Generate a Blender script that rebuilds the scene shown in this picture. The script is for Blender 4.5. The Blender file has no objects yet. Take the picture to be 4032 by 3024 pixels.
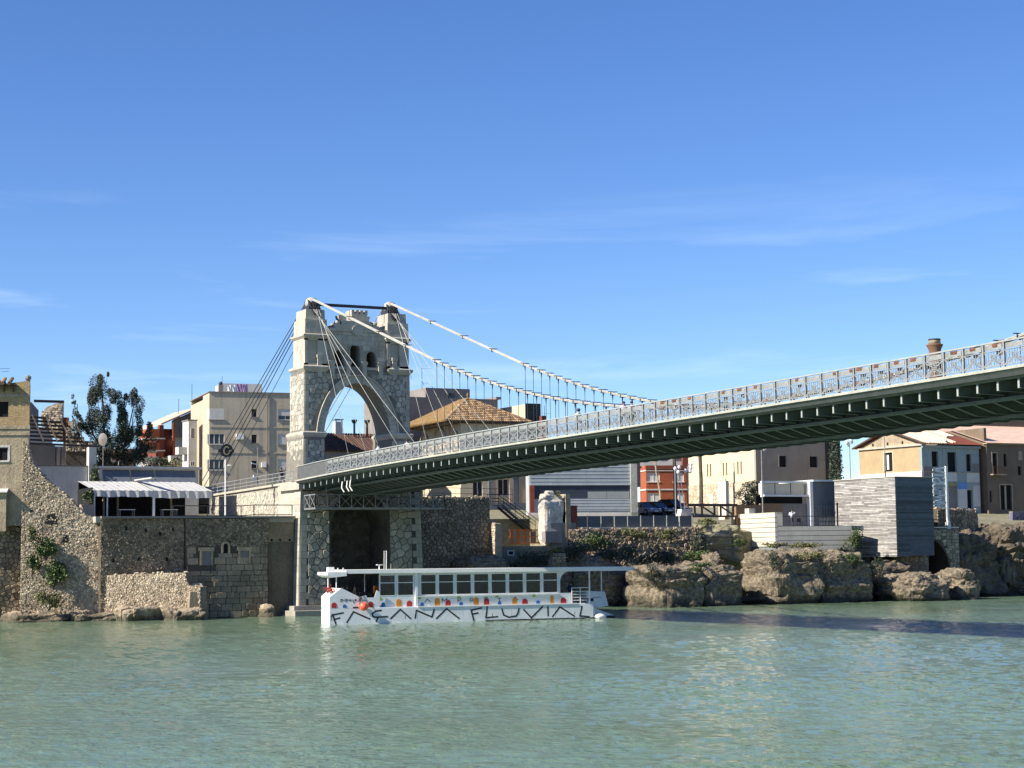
import bpy, math, random
from mathutils import Vector, Matrix, noise as mnoise
random.seed(7)
RD = math.radians
SC = bpy.context.scene
COL = SC.collection

# ------------------------------------------------------------------ camera, sky, sun, exposure
cam_d = bpy.data.cameras.new("camera"); cam = bpy.data.objects.new("camera", cam_d); COL.objects.link(cam)
cam_d.sensor_width = 36.0; cam_d.lens = 36.0 * 7200 / 4032; cam_d.clip_start = 0.5; cam_d.clip_end = 6000
cam.matrix_world = Matrix(((.88809, -.03228, -.45853, -58.537), (-.45951, -.08832, -.88377, -150.488),
                           (-.01197, .99557, -.09327, 5.4), (0, 0, 0, 1)))
SC.camera = cam
SUN_EL = RD(37.0); SUN_PSI = RD(0.0)          # the sun stands to the left (-x), along the river
sdir = Vector((-math.cos(SUN_PSI) * math.cos(SUN_EL), math.sin(SUN_PSI) * math.cos(SUN_EL), math.sin(SUN_EL)))
sun_d = bpy.data.lights.new("sun", 'SUN'); sun_d.energy = 5.0; sun_d.angle = RD(0.53); sun_d.color = (1.0, .93, .82)
sun = bpy.data.objects.new("sun", sun_d); COL.objects.link(sun)
sun.rotation_euler = sdir.to_track_quat('Z', 'Y').to_euler()
world = bpy.data.worlds.new("World"); SC.world = world; world.use_nodes = True
wn = world.node_tree.nodes; wl = world.node_tree.links; wn.clear()
wo = wn.new("ShaderNodeOutputWorld"); bg = wn.new("ShaderNodeBackground"); sky = wn.new("ShaderNodeTexSky")
sky.sky_type = 'NISHITA'; sky.sun_disc = False; sky.sun_elevation = SUN_EL
sky.sun_rotation = math.atan2(sdir.x, sdir.y)
sky.air_density = 0.8; sky.dust_density = 0.0; sky.ozone_density = 4.2; sky.altitude = 20
bg.inputs[1].default_value = 0.090
# thin cirrus: noise streaks drawn out along the horizon, all the way round
tc = wn.new("ShaderNodeTexCoord"); mp = wn.new("ShaderNodeMapping"); mp.inputs['Rotation'].default_value = (RD(5), RD(-8), RD(20))
mp.inputs['Scale'].default_value = (1.6, 1.6, 15); mp.inputs['Location'].default_value = (.6, 2.2, 1.3)
nz = wn.new("ShaderNodeTexNoise"); nz.inputs['Scale'].default_value = 2.1; nz.inputs['Detail'].default_value = 9; nz.inputs['Roughness'].default_value = .58
nz.inputs['Distortion'].default_value = .35
cr = wn.new("ShaderNodeValToRGB"); cr.color_ramp.elements[0].position = .54; cr.color_ramp.elements[0].color = (0, 0, 0, 1)
cr.color_ramp.elements[1].position = .78; cr.color_ramp.elements[1].color = (.34, .34, .34, 1)
mxc = wn.new("ShaderNodeMixRGB"); mxc.inputs[2].default_value = (7.6, 8.6, 9.8, 1)
hs = wn.new("ShaderNodeHueSaturation"); hs.inputs['Saturation'].default_value = 1.17; hs.inputs['Hue'].default_value = 0.511; hs.inputs['Value'].default_value = 1.0
wl.new(tc.outputs['Generated'], mp.inputs[0]); wl.new(mp.outputs[0], nz.inputs['Vector']); wl.new(nz.outputs[0], cr.inputs[0])
wl.new(sky.outputs[0], hs.inputs['Color']); wl.new(hs.outputs[0], mxc.inputs[1]); sep = wn.new("ShaderNodeSeparateXYZ"); wl.new(tc.outputs['Generated'], sep.inputs[0])
band = wn.new("ShaderNodeMapRange"); band.inputs[1].default_value = .21; band.inputs[2].default_value = .12; wl.new(sep.outputs[2], band.inputs[0])   # wisps hang low, all round the horizon
mk = wn.new("ShaderNodeMath"); mk.operation = 'MULTIPLY'; wl.new(cr.outputs[0], mk.inputs[0]); wl.new(band.outputs[0], mk.inputs[1]); wl.new(mk.outputs[0], mxc.inputs[0])
wl.new(mxc.outputs[0], bg.inputs[0]); wl.new(bg.outputs[0], wo.inputs[0])
SC.view_settings.view_transform = 'Standard'; SC.view_settings.look = 'None'
SC.view_settings.exposure = 0.9; SC.view_settings.gamma = 1.0; SC.view_settings.use_curve_mapping = False
SC.render.engine = 'CYCLES'; SC.cycles.max_bounces = 6; SC.cycles.use_denoising = True

# ------------------------------------------------------------------ materials
MATS = {}
def mat(name, c1, c2=None, rough=.85, ns=1.5, bump=0.0, bs=18.0, metal=0.0, var=.5, streak=0.0, sc=(.12, .11, .1),
        brick=None, fine=.25, tide=None, spec=.4, aspect=(1, 1, 1), detail=6):
    """stone, plaster, paint ...: two-tone noise x per-piece 'shade' x optional rain streaks / brick joints"""
    if name in MATS: return MATS[name]
    c2 = c2 or tuple(min(1, c * .72) for c in c1)
    m = bpy.data.materials.new(name); m.use_nodes = True; MATS[name] = m
    n = m.node_tree.nodes; l = m.node_tree.links; b = n["Principled BSDF"]
    b.inputs['Roughness'].default_value = rough; b.inputs['Metallic'].default_value = metal
    b.inputs['Specular IOR Level'].default_value = spec
    tx = n.new("ShaderNodeTexCoord"); ma = n.new("ShaderNodeMapping"); ma.inputs['Scale'].default_value = aspect
    l.new(tx.outputs['Object'], ma.inputs[0]); vec = ma.outputs[0]
    no = n.new("ShaderNodeTexNoise"); no.inputs['Scale'].default_value = ns; no.inputs['Detail'].default_value = detail; no.inputs['Roughness'].default_value = .62
    l.new(vec, no.inputs['Vector'])
    rp = n.new("ShaderNodeMapRange"); rp.inputs[1].default_value = .34; rp.inputs[2].default_value = .66
    l.new(no.outputs[0], rp.inputs[0])
    mx = n.new("ShaderNodeMixRGB"); mx.inputs[1].default_value = (*c1, 1); mx.inputs[2].default_value = (*c2, 1)
    l.new(rp.outputs[0], mx.inputs[0]); col = mx.outputs[0]
    if brick:
        br = n.new("ShaderNodeTexBrick"); br.inputs['Scale'].default_value = 1.0
        br.inputs['Brick Width'].default_value = brick[0]; br.inputs['Row Height'].default_value = brick[1]; br.inputs['Mortar Size'].default_value = brick[2]
        br.inputs['Color1'].default_value = (1, 1, 1, 1); br.inputs['Color2'].default_value = (.72, .68, .62, 1); br.inputs['Mortar'].default_value = (*brick[3], 1)
        # project bricks on x+y / z so they run along any wall
        sx = n.new("ShaderNodeSeparateXYZ"); ad = n.new("ShaderNodeMath"); cb = n.new("ShaderNodeCombineXYZ")
        l.new(vec, sx.inputs[0]); l.new(sx.outputs[0], ad.inputs[0]); l.new(sx.outputs[1], ad.inputs[1])
        l.new(ad.outputs[0], cb.inputs[0]); l.new(sx.outputs[2], cb.inputs[1]); l.new(cb.outputs[0], br.inputs['Vector'])
        mb_ = n.new("ShaderNodeMixRGB"); mb_.blend_type = 'MULTIPLY'; mb_.inputs[0].default_value = 1
        l.new(col, mb_.inputs[1]); l.new(br.outputs[0], mb_.inputs[2]); col = mb_.outputs[0]
    if streak:
        m2 = n.new("ShaderNodeMapping"); m2.inputs['Scale'].default_value = (3.2, 3.2, .16); l.new(tx.outputs['Object'], m2.inputs[0])
        n2 = n.new("ShaderNodeTexNoise"); n2.inputs['Scale'].default_value = 1.0; n2.inputs['Detail'].default_value = 5; l.new(m2.outputs[0], n2.inputs['Vector'])
        r2 = n.new("ShaderNodeMapRange"); r2.inputs[1].default_value = .5; r2.inputs[2].default_value = .75; r2.inputs[4].default_value = streak; l.new(n2.outputs[0], r2.inputs[0])
        ms = n.new("ShaderNodeMixRGB"); ms.inputs[2].default_value = (*sc, 1); l.new(r2.outputs[0], ms.inputs[0]); l.new(col, ms.inputs[1]); col = ms.outputs[0]
    if tide:        # wet, weedy band above the waterline, ragged top edge
        sz = n.new("ShaderNodeSeparateXYZ"); l.new(tx.outputs['Object'], sz.inputs[0]); nt = n.new("ShaderNodeTexNoise"); nt.inputs['Scale'].default_value = .8; nt.inputs['Detail'].default_value = 4; l.new(tx.outputs['Object'], nt.inputs['Vector'])
        zz = n.new("ShaderNodeMath"); zz.operation = 'MULTIPLY_ADD'; zz.inputs[1].default_value = -1.6; l.new(nt.outputs[0], zz.inputs[0]); l.new(sz.outputs[2], zz.inputs[2])
        rt_ = n.new("ShaderNodeMapRange"); rt_.inputs[1].default_value = .35; rt_.inputs[2].default_value = -.25; rt_.inputs[4].default_value = .85; l.new(zz.outputs[0], rt_.inputs[0])
        mt = n.new("ShaderNodeMixRGB"); mt.inputs[2].default_value = (*tide, 1); l.new(rt_.outputs[0], mt.inputs[0]); l.new(col, mt.inputs[1]); col = mt.outputs[0]
    at = n.new("ShaderNodeAttribute"); at.attribute_name = "shade"
    n3 = n.new("ShaderNodeTexNoise"); n3.inputs['Scale'].default_value = bs; n3.inputs['Detail'].default_value = 4; l.new(vec, n3.inputs['Vector'])
    a1 = n.new("ShaderNodeMath"); a1.operation = 'MULTIPLY_ADD'; a1.inputs[1].default_value = 2 * var; a1.inputs[2].default_value = 1 - var
    l.new(at.outputs['Fac'], a1.inputs[0])
    a2 = n.new("ShaderNodeMath"); a2.operation = 'MULTIPLY_ADD'; a2.inputs[1].default_value = 4 * fine; a2.inputs[2].default_value = 1 - 2 * fine
    l.new(n3.outputs[0], a2.inputs[0])
    a3 = n.new("ShaderNodeMath"); a3.operation = 'MULTIPLY'; l.new(a1.outputs[0], a3.inputs[0]); l.new(a2.outputs[0], a3.inputs[1])
    vm = n.new("ShaderNodeVectorMath"); vm.operation = 'SCALE'; l.new(col, vm.inputs[0]); l.new(a3.outputs[0], vm.inputs['Scale'])
    l.new(vm.outputs[0], b.inputs['Base Color'])
    if bump:
        bu = n.new("ShaderNodeBump"); bu.inputs['Strength'].default_value = min(1, bump); bu.inputs['Distance'].default_value = .05 * max(1, bump)
        l.new(n3.outputs[0], bu.inputs['Height']); l.new(bu.outputs[0], b.inputs['Normal'])
    return m
def glassmat(name, c, rough=.06, metal=0.0):
    if name in MATS: return MATS[name]
    m = mat(name, c, tuple(x * .6 for x in c), rough=rough, metal=metal, fine=.05, var=.3, spec=.6, ns=.6); return m

M = dict(
    ashlar=mat("pale_limestone", (.46, .425, .345), (.36, .33, .265), ns=.9, bump=.5, bs=14, var=.22, streak=.3, sc=(.25, .23, .19)),
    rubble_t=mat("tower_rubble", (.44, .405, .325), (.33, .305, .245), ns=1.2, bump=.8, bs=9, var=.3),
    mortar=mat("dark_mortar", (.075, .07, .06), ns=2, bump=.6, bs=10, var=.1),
    mortar_m=mat("grey_mortar", (.21, .195, .16), (.15, .14, .115), ns=2, bump=.6, bs=10, var=.1),
    screen=mat("grey_mesh_screen", (.10, .105, .105), (.075, .08, .08), ns=3, var=.1, fine=.15),
    mortar_l=mat("pale_mortar", (.34, .315, .255), (.25, .23, .185), ns=1, bump=.4, bs=12, var=.1, streak=.35, sc=(.22, .2, .16)),
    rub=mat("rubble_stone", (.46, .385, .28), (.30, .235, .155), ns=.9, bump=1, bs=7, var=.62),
    rubble_p=mat("shaded_pier_rubble", (.34, .31, .25), (.25, .23, .185), ns=1.2, bump=.8, bs=9, var=.3),  # pier rubble and ashlar: shade painted in as darker copies of the tower stone
    ashlar_p=mat("shaded_pier_ashlar", (.36, .335, .275), (.28, .26, .21), ns=.9, bump=.5, bs=14, var=.22, streak=.35, sc=(.15, .14, .115)),
    rub_shade=mat("shaded_rubble_stone", (.335, .26, .17), (.20, .155, .10), ns=.45, bump=1, bs=7, var=.5),  # darker copy of the rubble for unlit walls, shade put into the colour
    rubmort_lit=mat("sunlit_rubble_mortar", (.26, .20, .135), (.18, .14, .095), ns=.8, bump=1, bs=6, var=.2),  # lighter copy of the rubble mortar, sunlight painted in for the lit walls
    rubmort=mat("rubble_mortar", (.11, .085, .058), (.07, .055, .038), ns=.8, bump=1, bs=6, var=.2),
    rendr=mat("old_render", (.18, .15, .11), (.11, .095, .07), ns=.5, bump=.6, bs=5, var=.1, streak=.5, sc=(.08, .07, .06)),
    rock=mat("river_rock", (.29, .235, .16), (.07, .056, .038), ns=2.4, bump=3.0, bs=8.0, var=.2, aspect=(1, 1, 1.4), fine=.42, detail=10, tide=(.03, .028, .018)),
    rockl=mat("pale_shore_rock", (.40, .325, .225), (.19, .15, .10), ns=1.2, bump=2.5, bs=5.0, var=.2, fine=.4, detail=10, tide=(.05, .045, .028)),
    rock_shade=mat("shaded_cliff_rock", (.15, .12, .08), (.06, .048, .034), ns=.9, bump=2.5, bs=4.0, var=.2, fine=.4, detail=10, tide=(.02, .018, .012)),  # darker copy of the river rock: cliff shadow and plant cover painted in
    niche_shade=mat("shaded_niche_stone", (.10, .09, .075), (.06, .055, .045), ns=1, bump=.6, bs=8, var=.4),  # the gloom of the pier niche painted into its stone colour
    brickw=mat("ochre_brick", (.50, .37, .20), (.38, .28, .155), ns=.8, bump=.5, bs=8, var=.2, brick=(.30, .095, .012, (.55, .5, .42)), streak=.25, sc=(.12, .1, .08)),
    oldplaster=mat("peeling_plaster", (.44, .35, .225), (.28, .225, .15), ns=.9, bump=.8, bs=6, var=.2, streak=.4, sc=(.14, .12, .09)),
    steel=mat("bridge_grey_steel", (.33, .35, .33), (.22, .235, .22), rough=.55, ns=3, var=.15, bs=30, fine=.12),
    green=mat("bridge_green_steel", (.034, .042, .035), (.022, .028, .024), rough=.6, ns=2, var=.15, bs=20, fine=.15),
    greenl=mat("girder_green_steel", (.11, .135, .115), (.075, .09, .08), rough=.55, ns=2, var=.15, bs=20, fine=.15),
    rail2=mat("band_panel_paint", (.27, .275, .26), (.17, .175, .165), rough=.5, ns=1.4, var=.4, bs=14, fine=.18),
    white=mat("white_paint", (.80, .79, .75), (.70, .68, .62), rough=.5, ns=2, var=.12, bs=12, fine=.08),
    cable=mat("cable_pale_paint", (.42, .415, .36), (.31, .305, .26), rough=.6, ns=1.2, var=.1, bs=12, fine=.12),
    rail=mat("railing_grey", (.30, .31, .305), (.17, .18, .18), rough=.5, ns=3, var=.3, bs=20, fine=.12),
    dark=mat("dark_iron", (.035, .037, .042), (.02, .022, .025), rough=.55, ns=3, var=.2, fine=.1),
    rust=mat("rusty_iron", (.23, .085, .04), (.12, .05, .03), rough=.85, ns=4, var=.3, bump=.4, bs=25),
    conc=mat("fascia_concrete", (.40, .395, .33), (.30, .30, .25), ns=1, bump=.2, bs=12, var=.1, streak=.3, sc=(.2, .2, .17)),
    broof=mat("brown_old_tiles", (.115, .06, .04), (.07, .04, .03), ns=1.5, var=.5, fine=.2),
    asphalt=mat("deck_asphalt", (.06, .06, .06), (.045, .045, .045), var=.1),
    glass=glassmat("dark_glass", (.02, .024, .028)),
)

# ------------------------------------------------------------------ mesh helpers
SH = [0.0, 0.0, 1.0]        # shift of the group being built (metres) and height factor
class MB:
    def __init__(s, o=(0, 0, 0), yaw=0.0):
        s.v = []; s.f = []; s.sh = []; s.o = Vector(o); s.c = math.cos(yaw); s.s = math.sin(yaw); s.shade = .5
    def p(s, q): return (s.o.x + q[0] * s.c - q[1] * s.s + SH[0], s.o.y + q[0] * s.s + q[1] * s.c + SH[1], 5.4 + (s.o.z + q[2] - 5.4) * SH[2])
    def add(s, vs, fs, sh=None):
        k = len(s.v); s.v += [s.p(q) for q in vs]; s.f += [tuple(i + k for i in f) for f in fs]
        s.sh += [s.shade if sh is None else sh] * len(fs); return s
    def box(s, x0, x1, y0, y1, z0, z1, sh=None):
        return s.add([(x0, y0, z0), (x1, y0, z0), (x1, y1, z0), (x0, y1, z0), (x0, y0, z1), (x1, y0, z1), (x1, y1, z1), (x0, y1, z1)],
                     [(3, 2, 1, 0), (4, 5, 6, 7), (0, 1, 5, 4), (1, 2, 6, 5), (2, 3, 7, 6), (3, 0, 4, 7)], sh)
    def frustum(s, a, b, z0, z1, sh=None):   # a, b: (x0,x1,y0,y1) at z0 / z1
        return s.add([(a[0], a[2], z0), (a[1], a[2], z0), (a[1], a[3], z0), (a[0], a[3], z0), (b[0], b[2], z1), (b[1], b[2], z1), (b[1], b[3], z1), (b[0], b[3], z1)],
                     [(3, 2, 1, 0), (4, 5, 6, 7), (0, 1, 5, 4), (1, 2, 6, 5), (2, 3, 7, 6), (3, 0, 4, 7)], sh)
    def prism(s, poly, lo, hi, axis='y', sh=None):
        n = len(poly)
        def mk(a, b, t): return (a, t, b) if axis == 'y' else ((t, a, b) if axis == 'x' else (a, b, t))
        vs = [mk(a, b, lo) for a, b in poly] + [mk(a, b, hi) for a, b in poly]
        fs = [tuple(range(n - 1, -1, -1)), tuple(range(n, 2 * n))] + [(i, (i + 1) % n, n + (i + 1) % n, n + i) for i in range(n)]
        return s.add(vs, fs, sh)
    def tube(s, a, b, r0, r1=None, n=6, cap=True, sh=None):
        a = Vector(a); b = Vector(b); r1 = r0 if r1 is None else r1; d = (b - a)
        if d.length < 1e-6: return s
        d.normalize(); x = d.orthogonal().normalized(); y = d.cross(x)
        vs = [a + (x * math.cos(2 * math.pi * i / n) + y * math.sin(2 * math.pi * i / n)) * r0 for i in range(n)] + \
             [b + (x * math.cos(2 * math.pi * i / n) + y * math.sin(2 * math.pi * i / n)) * r1 for i in range(n)]
        fs = [(i, (i + 1) % n, n + (i + 1) % n, n + i) for i in range(n)]
        if cap: fs += [tuple(range(n - 1, -1, -1)), tuple(range(n, 2 * n))]
        return s.add(vs, fs, sh)
    def path(s, pts, r, n=6, r1=None):
        for i in range(len(pts) - 1):
            ra = r if r1 is None else r + (r1 - r) * i / (len(pts) - 1); rb = r if r1 is None else r + (r1 - r) * (i + 1) / (len(pts) - 1)
            s.tube(pts[i], pts[i + 1], ra, rb, n)
        return s
    def bar(s, a, b, w, h, up=(0, 0, 1), sh=None):   # rectangular bar a->b, w sideways, h along up
        a = Vector(a); b = Vector(b); d = (b - a).normalized(); u = Vector(up)
        if abs(d.dot(u)) > .98: u = Vector((0, 1, 0))
        x = d.cross(u).normalized(); y = x.cross(d).normalized(); x *= w / 2; y *= h / 2
        return s.add([a - x - y, a + x - y, a + x + y, a - x + y, b - x - y, b + x - y, b + x + y, b - x + y],
                     [(3, 2, 1, 0), (4, 5, 6, 7), (0, 1, 5, 4), (1, 2, 6, 5), (2, 3, 7, 6), (3, 0, 4, 7)], sh)
    def ball(s, c, r, nu=10, nv=7, sh=None):
        rx, ry, rz = r if isinstance(r, tuple) else (r, r, r); vs = [(c[0], c[1], c[2] + rz)]
        for j in range(1, nv):
            t = math.pi * j / nv
            for i in range(nu):
                q = 2 * math.pi * i / nu; vs.append((c[0] + rx * math.sin(t) * math.cos(q), c[1] + ry * math.sin(t) * math.sin(q), c[2] + rz * math.cos(t)))
        vs.append((c[0], c[1], c[2] - rz)); fs = []
        for i in range(nu): fs.append((0, 1 + i, 1 + (i + 1) % nu))
        for j in range(nv - 2):
            for i in range(nu): a = 1 + j * nu; fs.append((a + i, a + nu + i, a + nu + (i + 1) % nu, a + (i + 1) % nu))
        a = 1 + (nv - 2) * nu
        for i in range(nu): fs.append((a + i, len(vs) - 1, a + (i + 1) % nu))
        return s.add(vs, fs, sh)
    def lathe(s, c, prof, n=16, sh=None):     # prof: [(r,z)...]
        vs = []; fs = []
        for r, z in prof:
            for i in range(n): q = 2 * math.pi * i / n; vs.append((c[0] + r * math.cos(q), c[1] + r * math.sin(q), c[2] + z))
        for j in range(len(prof) - 1):
            for i in range(n): fs.append((j * n + i, j * n + (i + 1) % n, (j + 1) * n + (i + 1) % n, (j + 1) * n + i))
        fs.append(tuple(range(n - 1, -1, -1))); k = (len(prof) - 1) * n; fs.append(tuple(range(k, k + n)))
        return s.add(vs, fs, sh)
    def build(s, name, m, parent=None, smooth=False, kind=None, label=None, cat=None, group=None):
        off = woff(parent)
        me = bpy.data.meshes.new(name); me.from_pydata([(a - off[0], b - off[1], c - off[2]) for a, b, c in s.v], [], s.f)
        at = me.attributes.new("shade", 'FLOAT', 'FACE'); at.data.foreach_set("value", s.sh)
        if smooth: me.polygons.foreach_set("use_smooth", [True] * len(me.polygons))
        for q in (m if isinstance(m, (list, tuple)) else [m]): me.materials.append(M[q] if isinstance(q, str) else q)
        o = bpy.data.objects.new(name, me); COL.objects.link(o)
        if parent: o.parent = parent
        return tag(o, label, cat, group, kind or ('thing' if cat else None))
def woff(o):
    v = Vector((0, 0, 0))
    while o: v += o.location; o = o.parent
    return v
def tag(o, label=None, cat=None, group=None, kind=None):
    if label: o["label"] = label
    if cat: o["category"] = cat
    if group: o["group"] = group
    if kind: o["kind"] = kind
    return o
def thing(name, label, cat, loc, group=None):
    o = bpy.data.objects.new(name, None); COL.objects.link(o); o.location = loc; o.empty_display_size = .3
    return tag(o, label, cat, group, 'thing')
def B(name, m, parent, *boxes, **kw):          # one part from boxes
    mb = MB()
    for b in boxes: mb.box(*b)
    return mb.build(name, m, parent, **kw)
def copy_tree(o, loc, label=None, group=None, parent=None):
    c = o.copy(); COL.objects.link(c); c.parent = parent
    if loc is not None: c.location = loc
    if label: c["label"] = label
    if group: c["group"] = group
    for ch in list(o.children): copy_tree(ch, None, parent=c)
    return c

# ------------------------------------------------------------------ masonry: cells -> stones
def clip(poly, a, b, c):          # keep a*x+b*y<=c
    out = []
    for i in range(len(poly)):
        p = poly[i]; q = poly[(i + 1) % len(poly)]; dp = a * p[0] + b * p[1] - c; dq = a * q[0] + b * q[1] - c
        if dp <= 0: out.append(p)
        if dp * dq < 0: t = dp / (dp - dq); out.append((p[0] + (q[0] - p[0]) * t, p[1] + (q[1] - p[1]) * t))
    return out
def voronoi(x0, x1, y0, y1, sz, rnd, jit=.8, sy=None):
    nx = max(1, round((x1 - x0) / sz)); ny = max(1, round((y1 - y0) / (sy or sz * .9))); P = {}
    dx = (x1 - x0) / nx; dy = (y1 - y0) / ny
    for i in range(-1, nx + 1):
        for j in range(-1, ny + 1):
            P[i, j] = (x0 + (i + .5 + (.25 if j % 2 else -.25) + (rnd.random() - .5) * jit) * dx, y0 + (j + .5 + (rnd.random() - .5) * jit) * dy)
    out = []
    for i in range(-1, nx + 1):
        for j in range(-1, ny + 1):
            p = P[i, j]; poly = [(x0, y0), (x1, y0), (x1, y1), (x0, y1)]
            for a in range(-2, 3):
                for b in range(-2, 3):
                    q = P.get((i + a, j + b))
                    if q and (a or b) and poly:
                        ax, ay = q[0] - p[0], q[1] - p[1]; poly = clip(poly, ax, ay, ax * (p[0] + q[0]) / 2 + ay * (p[1] + q[1]) / 2)
            if len(poly) >= 3: out.append(poly)
    return out
def courses(x0, x1, y0, y1, h, w, rnd, inside=None):
    out = []; y = y0
    while y < y1 - .02:
        hh = h * rnd.uniform(.65, 1.4); hh = min(hh, y1 - y); x = x0 - rnd.random() * w
        while x < x1:
            ww = w * rnd.uniform(.45, 1.6); a = max(x, x0); b = min(x + ww, x1)
            if b - a > .06:
                j = lambda k: rnd.uniform(-k, k)
                cut = min(b - a, hh) * .22
                poly = [(a + cut * rnd.random(), y + j(.02)), (b - cut * rnd.random(), y + j(.02)), (b, y + cut * rnd.random()), (b, y + hh - cut * rnd.random()),
                        (b - cut * rnd.random(), y + hh + j(.02)), (a + cut * rnd.random(), y + hh + j(.02)), (a, y + hh - cut * rnd.random()), (a, y + cut * rnd.random())]
                if inside is None or inside((a + b) / 2, y + hh / 2): out.append(poly)
            x += ww
        y += hh
    return out
def parea(p): return .5 * abs(sum(p[i][0] * p[(i + 1) % len(p)][1] - p[(i + 1) % len(p)][0] * p[i][1] for i in range(len(p))))
def stones(parent, frame, cells, m, rnd, gap=.03, proud=(.03, .08), nparts=120, name="stone", minarea=.004, shades=(.1, .9), bevel=.35):
    """frame(u,v,d)->world point, d outwards. The largest cells become parts of their own, the rest one part of small stones."""
    cells = [c for c in cells if parea(c) > minarea]; cells.sort(key=parea, reverse=True)
    rest = MB()
    for k, poly in enumerate(cells):
        cx = sum(p[0] for p in poly) / len(poly); cy = sum(p[1] for p in poly) / len(poly)
        r = math.sqrt(parea(poly)) * .5; g = min(.35, gap / 2 / max(r, .01)); d = rnd.uniform(*proud); bv = g + bevel * .3
        tl = (rnd.uniform(-.25, .25) * d, rnd.uniform(-.25, .25) * d)
        def ring(s, dep, tilt=False):
            return [frame(cx + (p[0] - cx) * s, cy + (p[1] - cy) * s, dep + (((p[0] - cx) * tl[0] + (p[1] - cy) * tl[1]) / max(r, .05) if tilt else 0)) for p in poly]
        n = len(poly); vs = ring(1 - g, -.05) + ring(1 - g * 1.1, d * .55, True) + ring(1 - bv, d, True)
        fs = [(i, (i + 1) % n, n + (i + 1) % n, n + i) for i in range(n)] + [(n + i, n + (i + 1) % n, 2 * n + (i + 1) % n, 2 * n + i) for i in range(n)] + [tuple(range(2 * n, 3 * n))]
        sh = rnd.uniform(*shades)
        if k < nparts: MB().add(vs, fs, sh).build(name, m, parent)
        else: rest.add(vs, fs, sh)
    if rest.v: rest.build("small_" + name + "s", m, parent, kind="stuff")
def wframe(p0, p1, batter=0.0, off=0.0):
    """wall frame: u along p0->p1 (xy), v = z, d outwards (to the right hand of the direction, i.e. river side for +x)"""
    a = Vector((p0[0], p0[1], 0)); u = Vector((p1[0] - p0[0], p1[1] - p0[1], 0)); L = u.length; u.normalize(); nr = Vector((u.y, -u.x, 0))
    return (lambda s, v, d: tuple(a + u * s + nr * (d + off - batter * v) + Vector((0, 0, v)))), L
# ================================================================== THE SETTING: water, land
def water_mat():
    m = bpy.data.materials.new("river_water"); m.use_nodes = True; n = m.node_tree.nodes; l = m.node_tree.links; b = n["Principled BSDF"]
    b.inputs['Roughness'].default_value = .06; b.inputs['IOR'].default_value = 1.33
    tx = n.new("ShaderNodeTexCoord")
    def nzn(scale, detail, asp=(1, 1, 1), rot=0.0, rough=.55):
        ma = n.new("ShaderNodeMapping"); ma.inputs['Scale'].default_value = asp; ma.inputs['Rotation'].default_value = (0, 0, rot); l.new(tx.outputs['Object'], ma.inputs[0])
        q = n.new("ShaderNodeTexNoise"); q.inputs['Scale'].default_value = scale; q.inputs['Detail'].default_value = detail; q.inputs['Roughness'].default_value = rough
        l.new(ma.outputs[0], q.inputs['Vector']); return q
    big = nzn(.045, 4, (1, 1, 1), .4); mr = n.new("ShaderNodeMapRange"); mr.inputs[1].default_value = .35; mr.inputs[2].default_value = .65; l.new(big.outputs[0], mr.inputs[0])
    mx = n.new("ShaderNodeMixRGB"); mx.inputs[1].default_value = (.125, .185, .105, 1); mx.inputs[2].default_value = (.142, .215, .145, 1); l.new(mr.outputs[0], mx.inputs[0])
    l.new(mx.outputs[0], b.inputs['Base Color'])
    w1 = nzn(1.6, 4, (1, .8, 1), .5, .6); w2 = nzn(5.0, 5, (1, .8, 1), -.3, .6); w3 = nzn(.09, 2)
    # wind lanes: ripple height varies over tens of metres
    mm = n.new("ShaderNodeMapRange"); mm.inputs[1].default_value = .35; mm.inputs[2].default_value = .65; mm.inputs[3].default_value = .45; mm.inputs[4].default_value = 1.25; l.new(w3.outputs[0], mm.inputs[0])
    a = n.new("ShaderNodeMath"); a.operation = 'MULTIPLY'; a.inputs[1].default_value = .35; l.new(w2.outputs[0], a.inputs[0])
    s = n.new("ShaderNodeMath"); s.operation = 'ADD'; l.new(w1.outputs[0], s.inputs[0]); l.new(a.outputs[0], s.inputs[1])
    t = n.new("ShaderNodeMath"); t.operation = 'MULTIPLY'; l.new(s.outputs[0], t.inputs[0]); l.new(mm.outputs[0], t.inputs[1])
    bu = n.new("ShaderNodeBump"); bu.inputs['Strength'].default_value = .7; bu.inputs['Distance'].default_value = .22; l.new(t.outputs[0], bu.inputs['Height']); l.new(bu.outputs[0], b.inputs['Normal'])
    return m
M['water'] = water_mat()
import numpy as np
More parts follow.
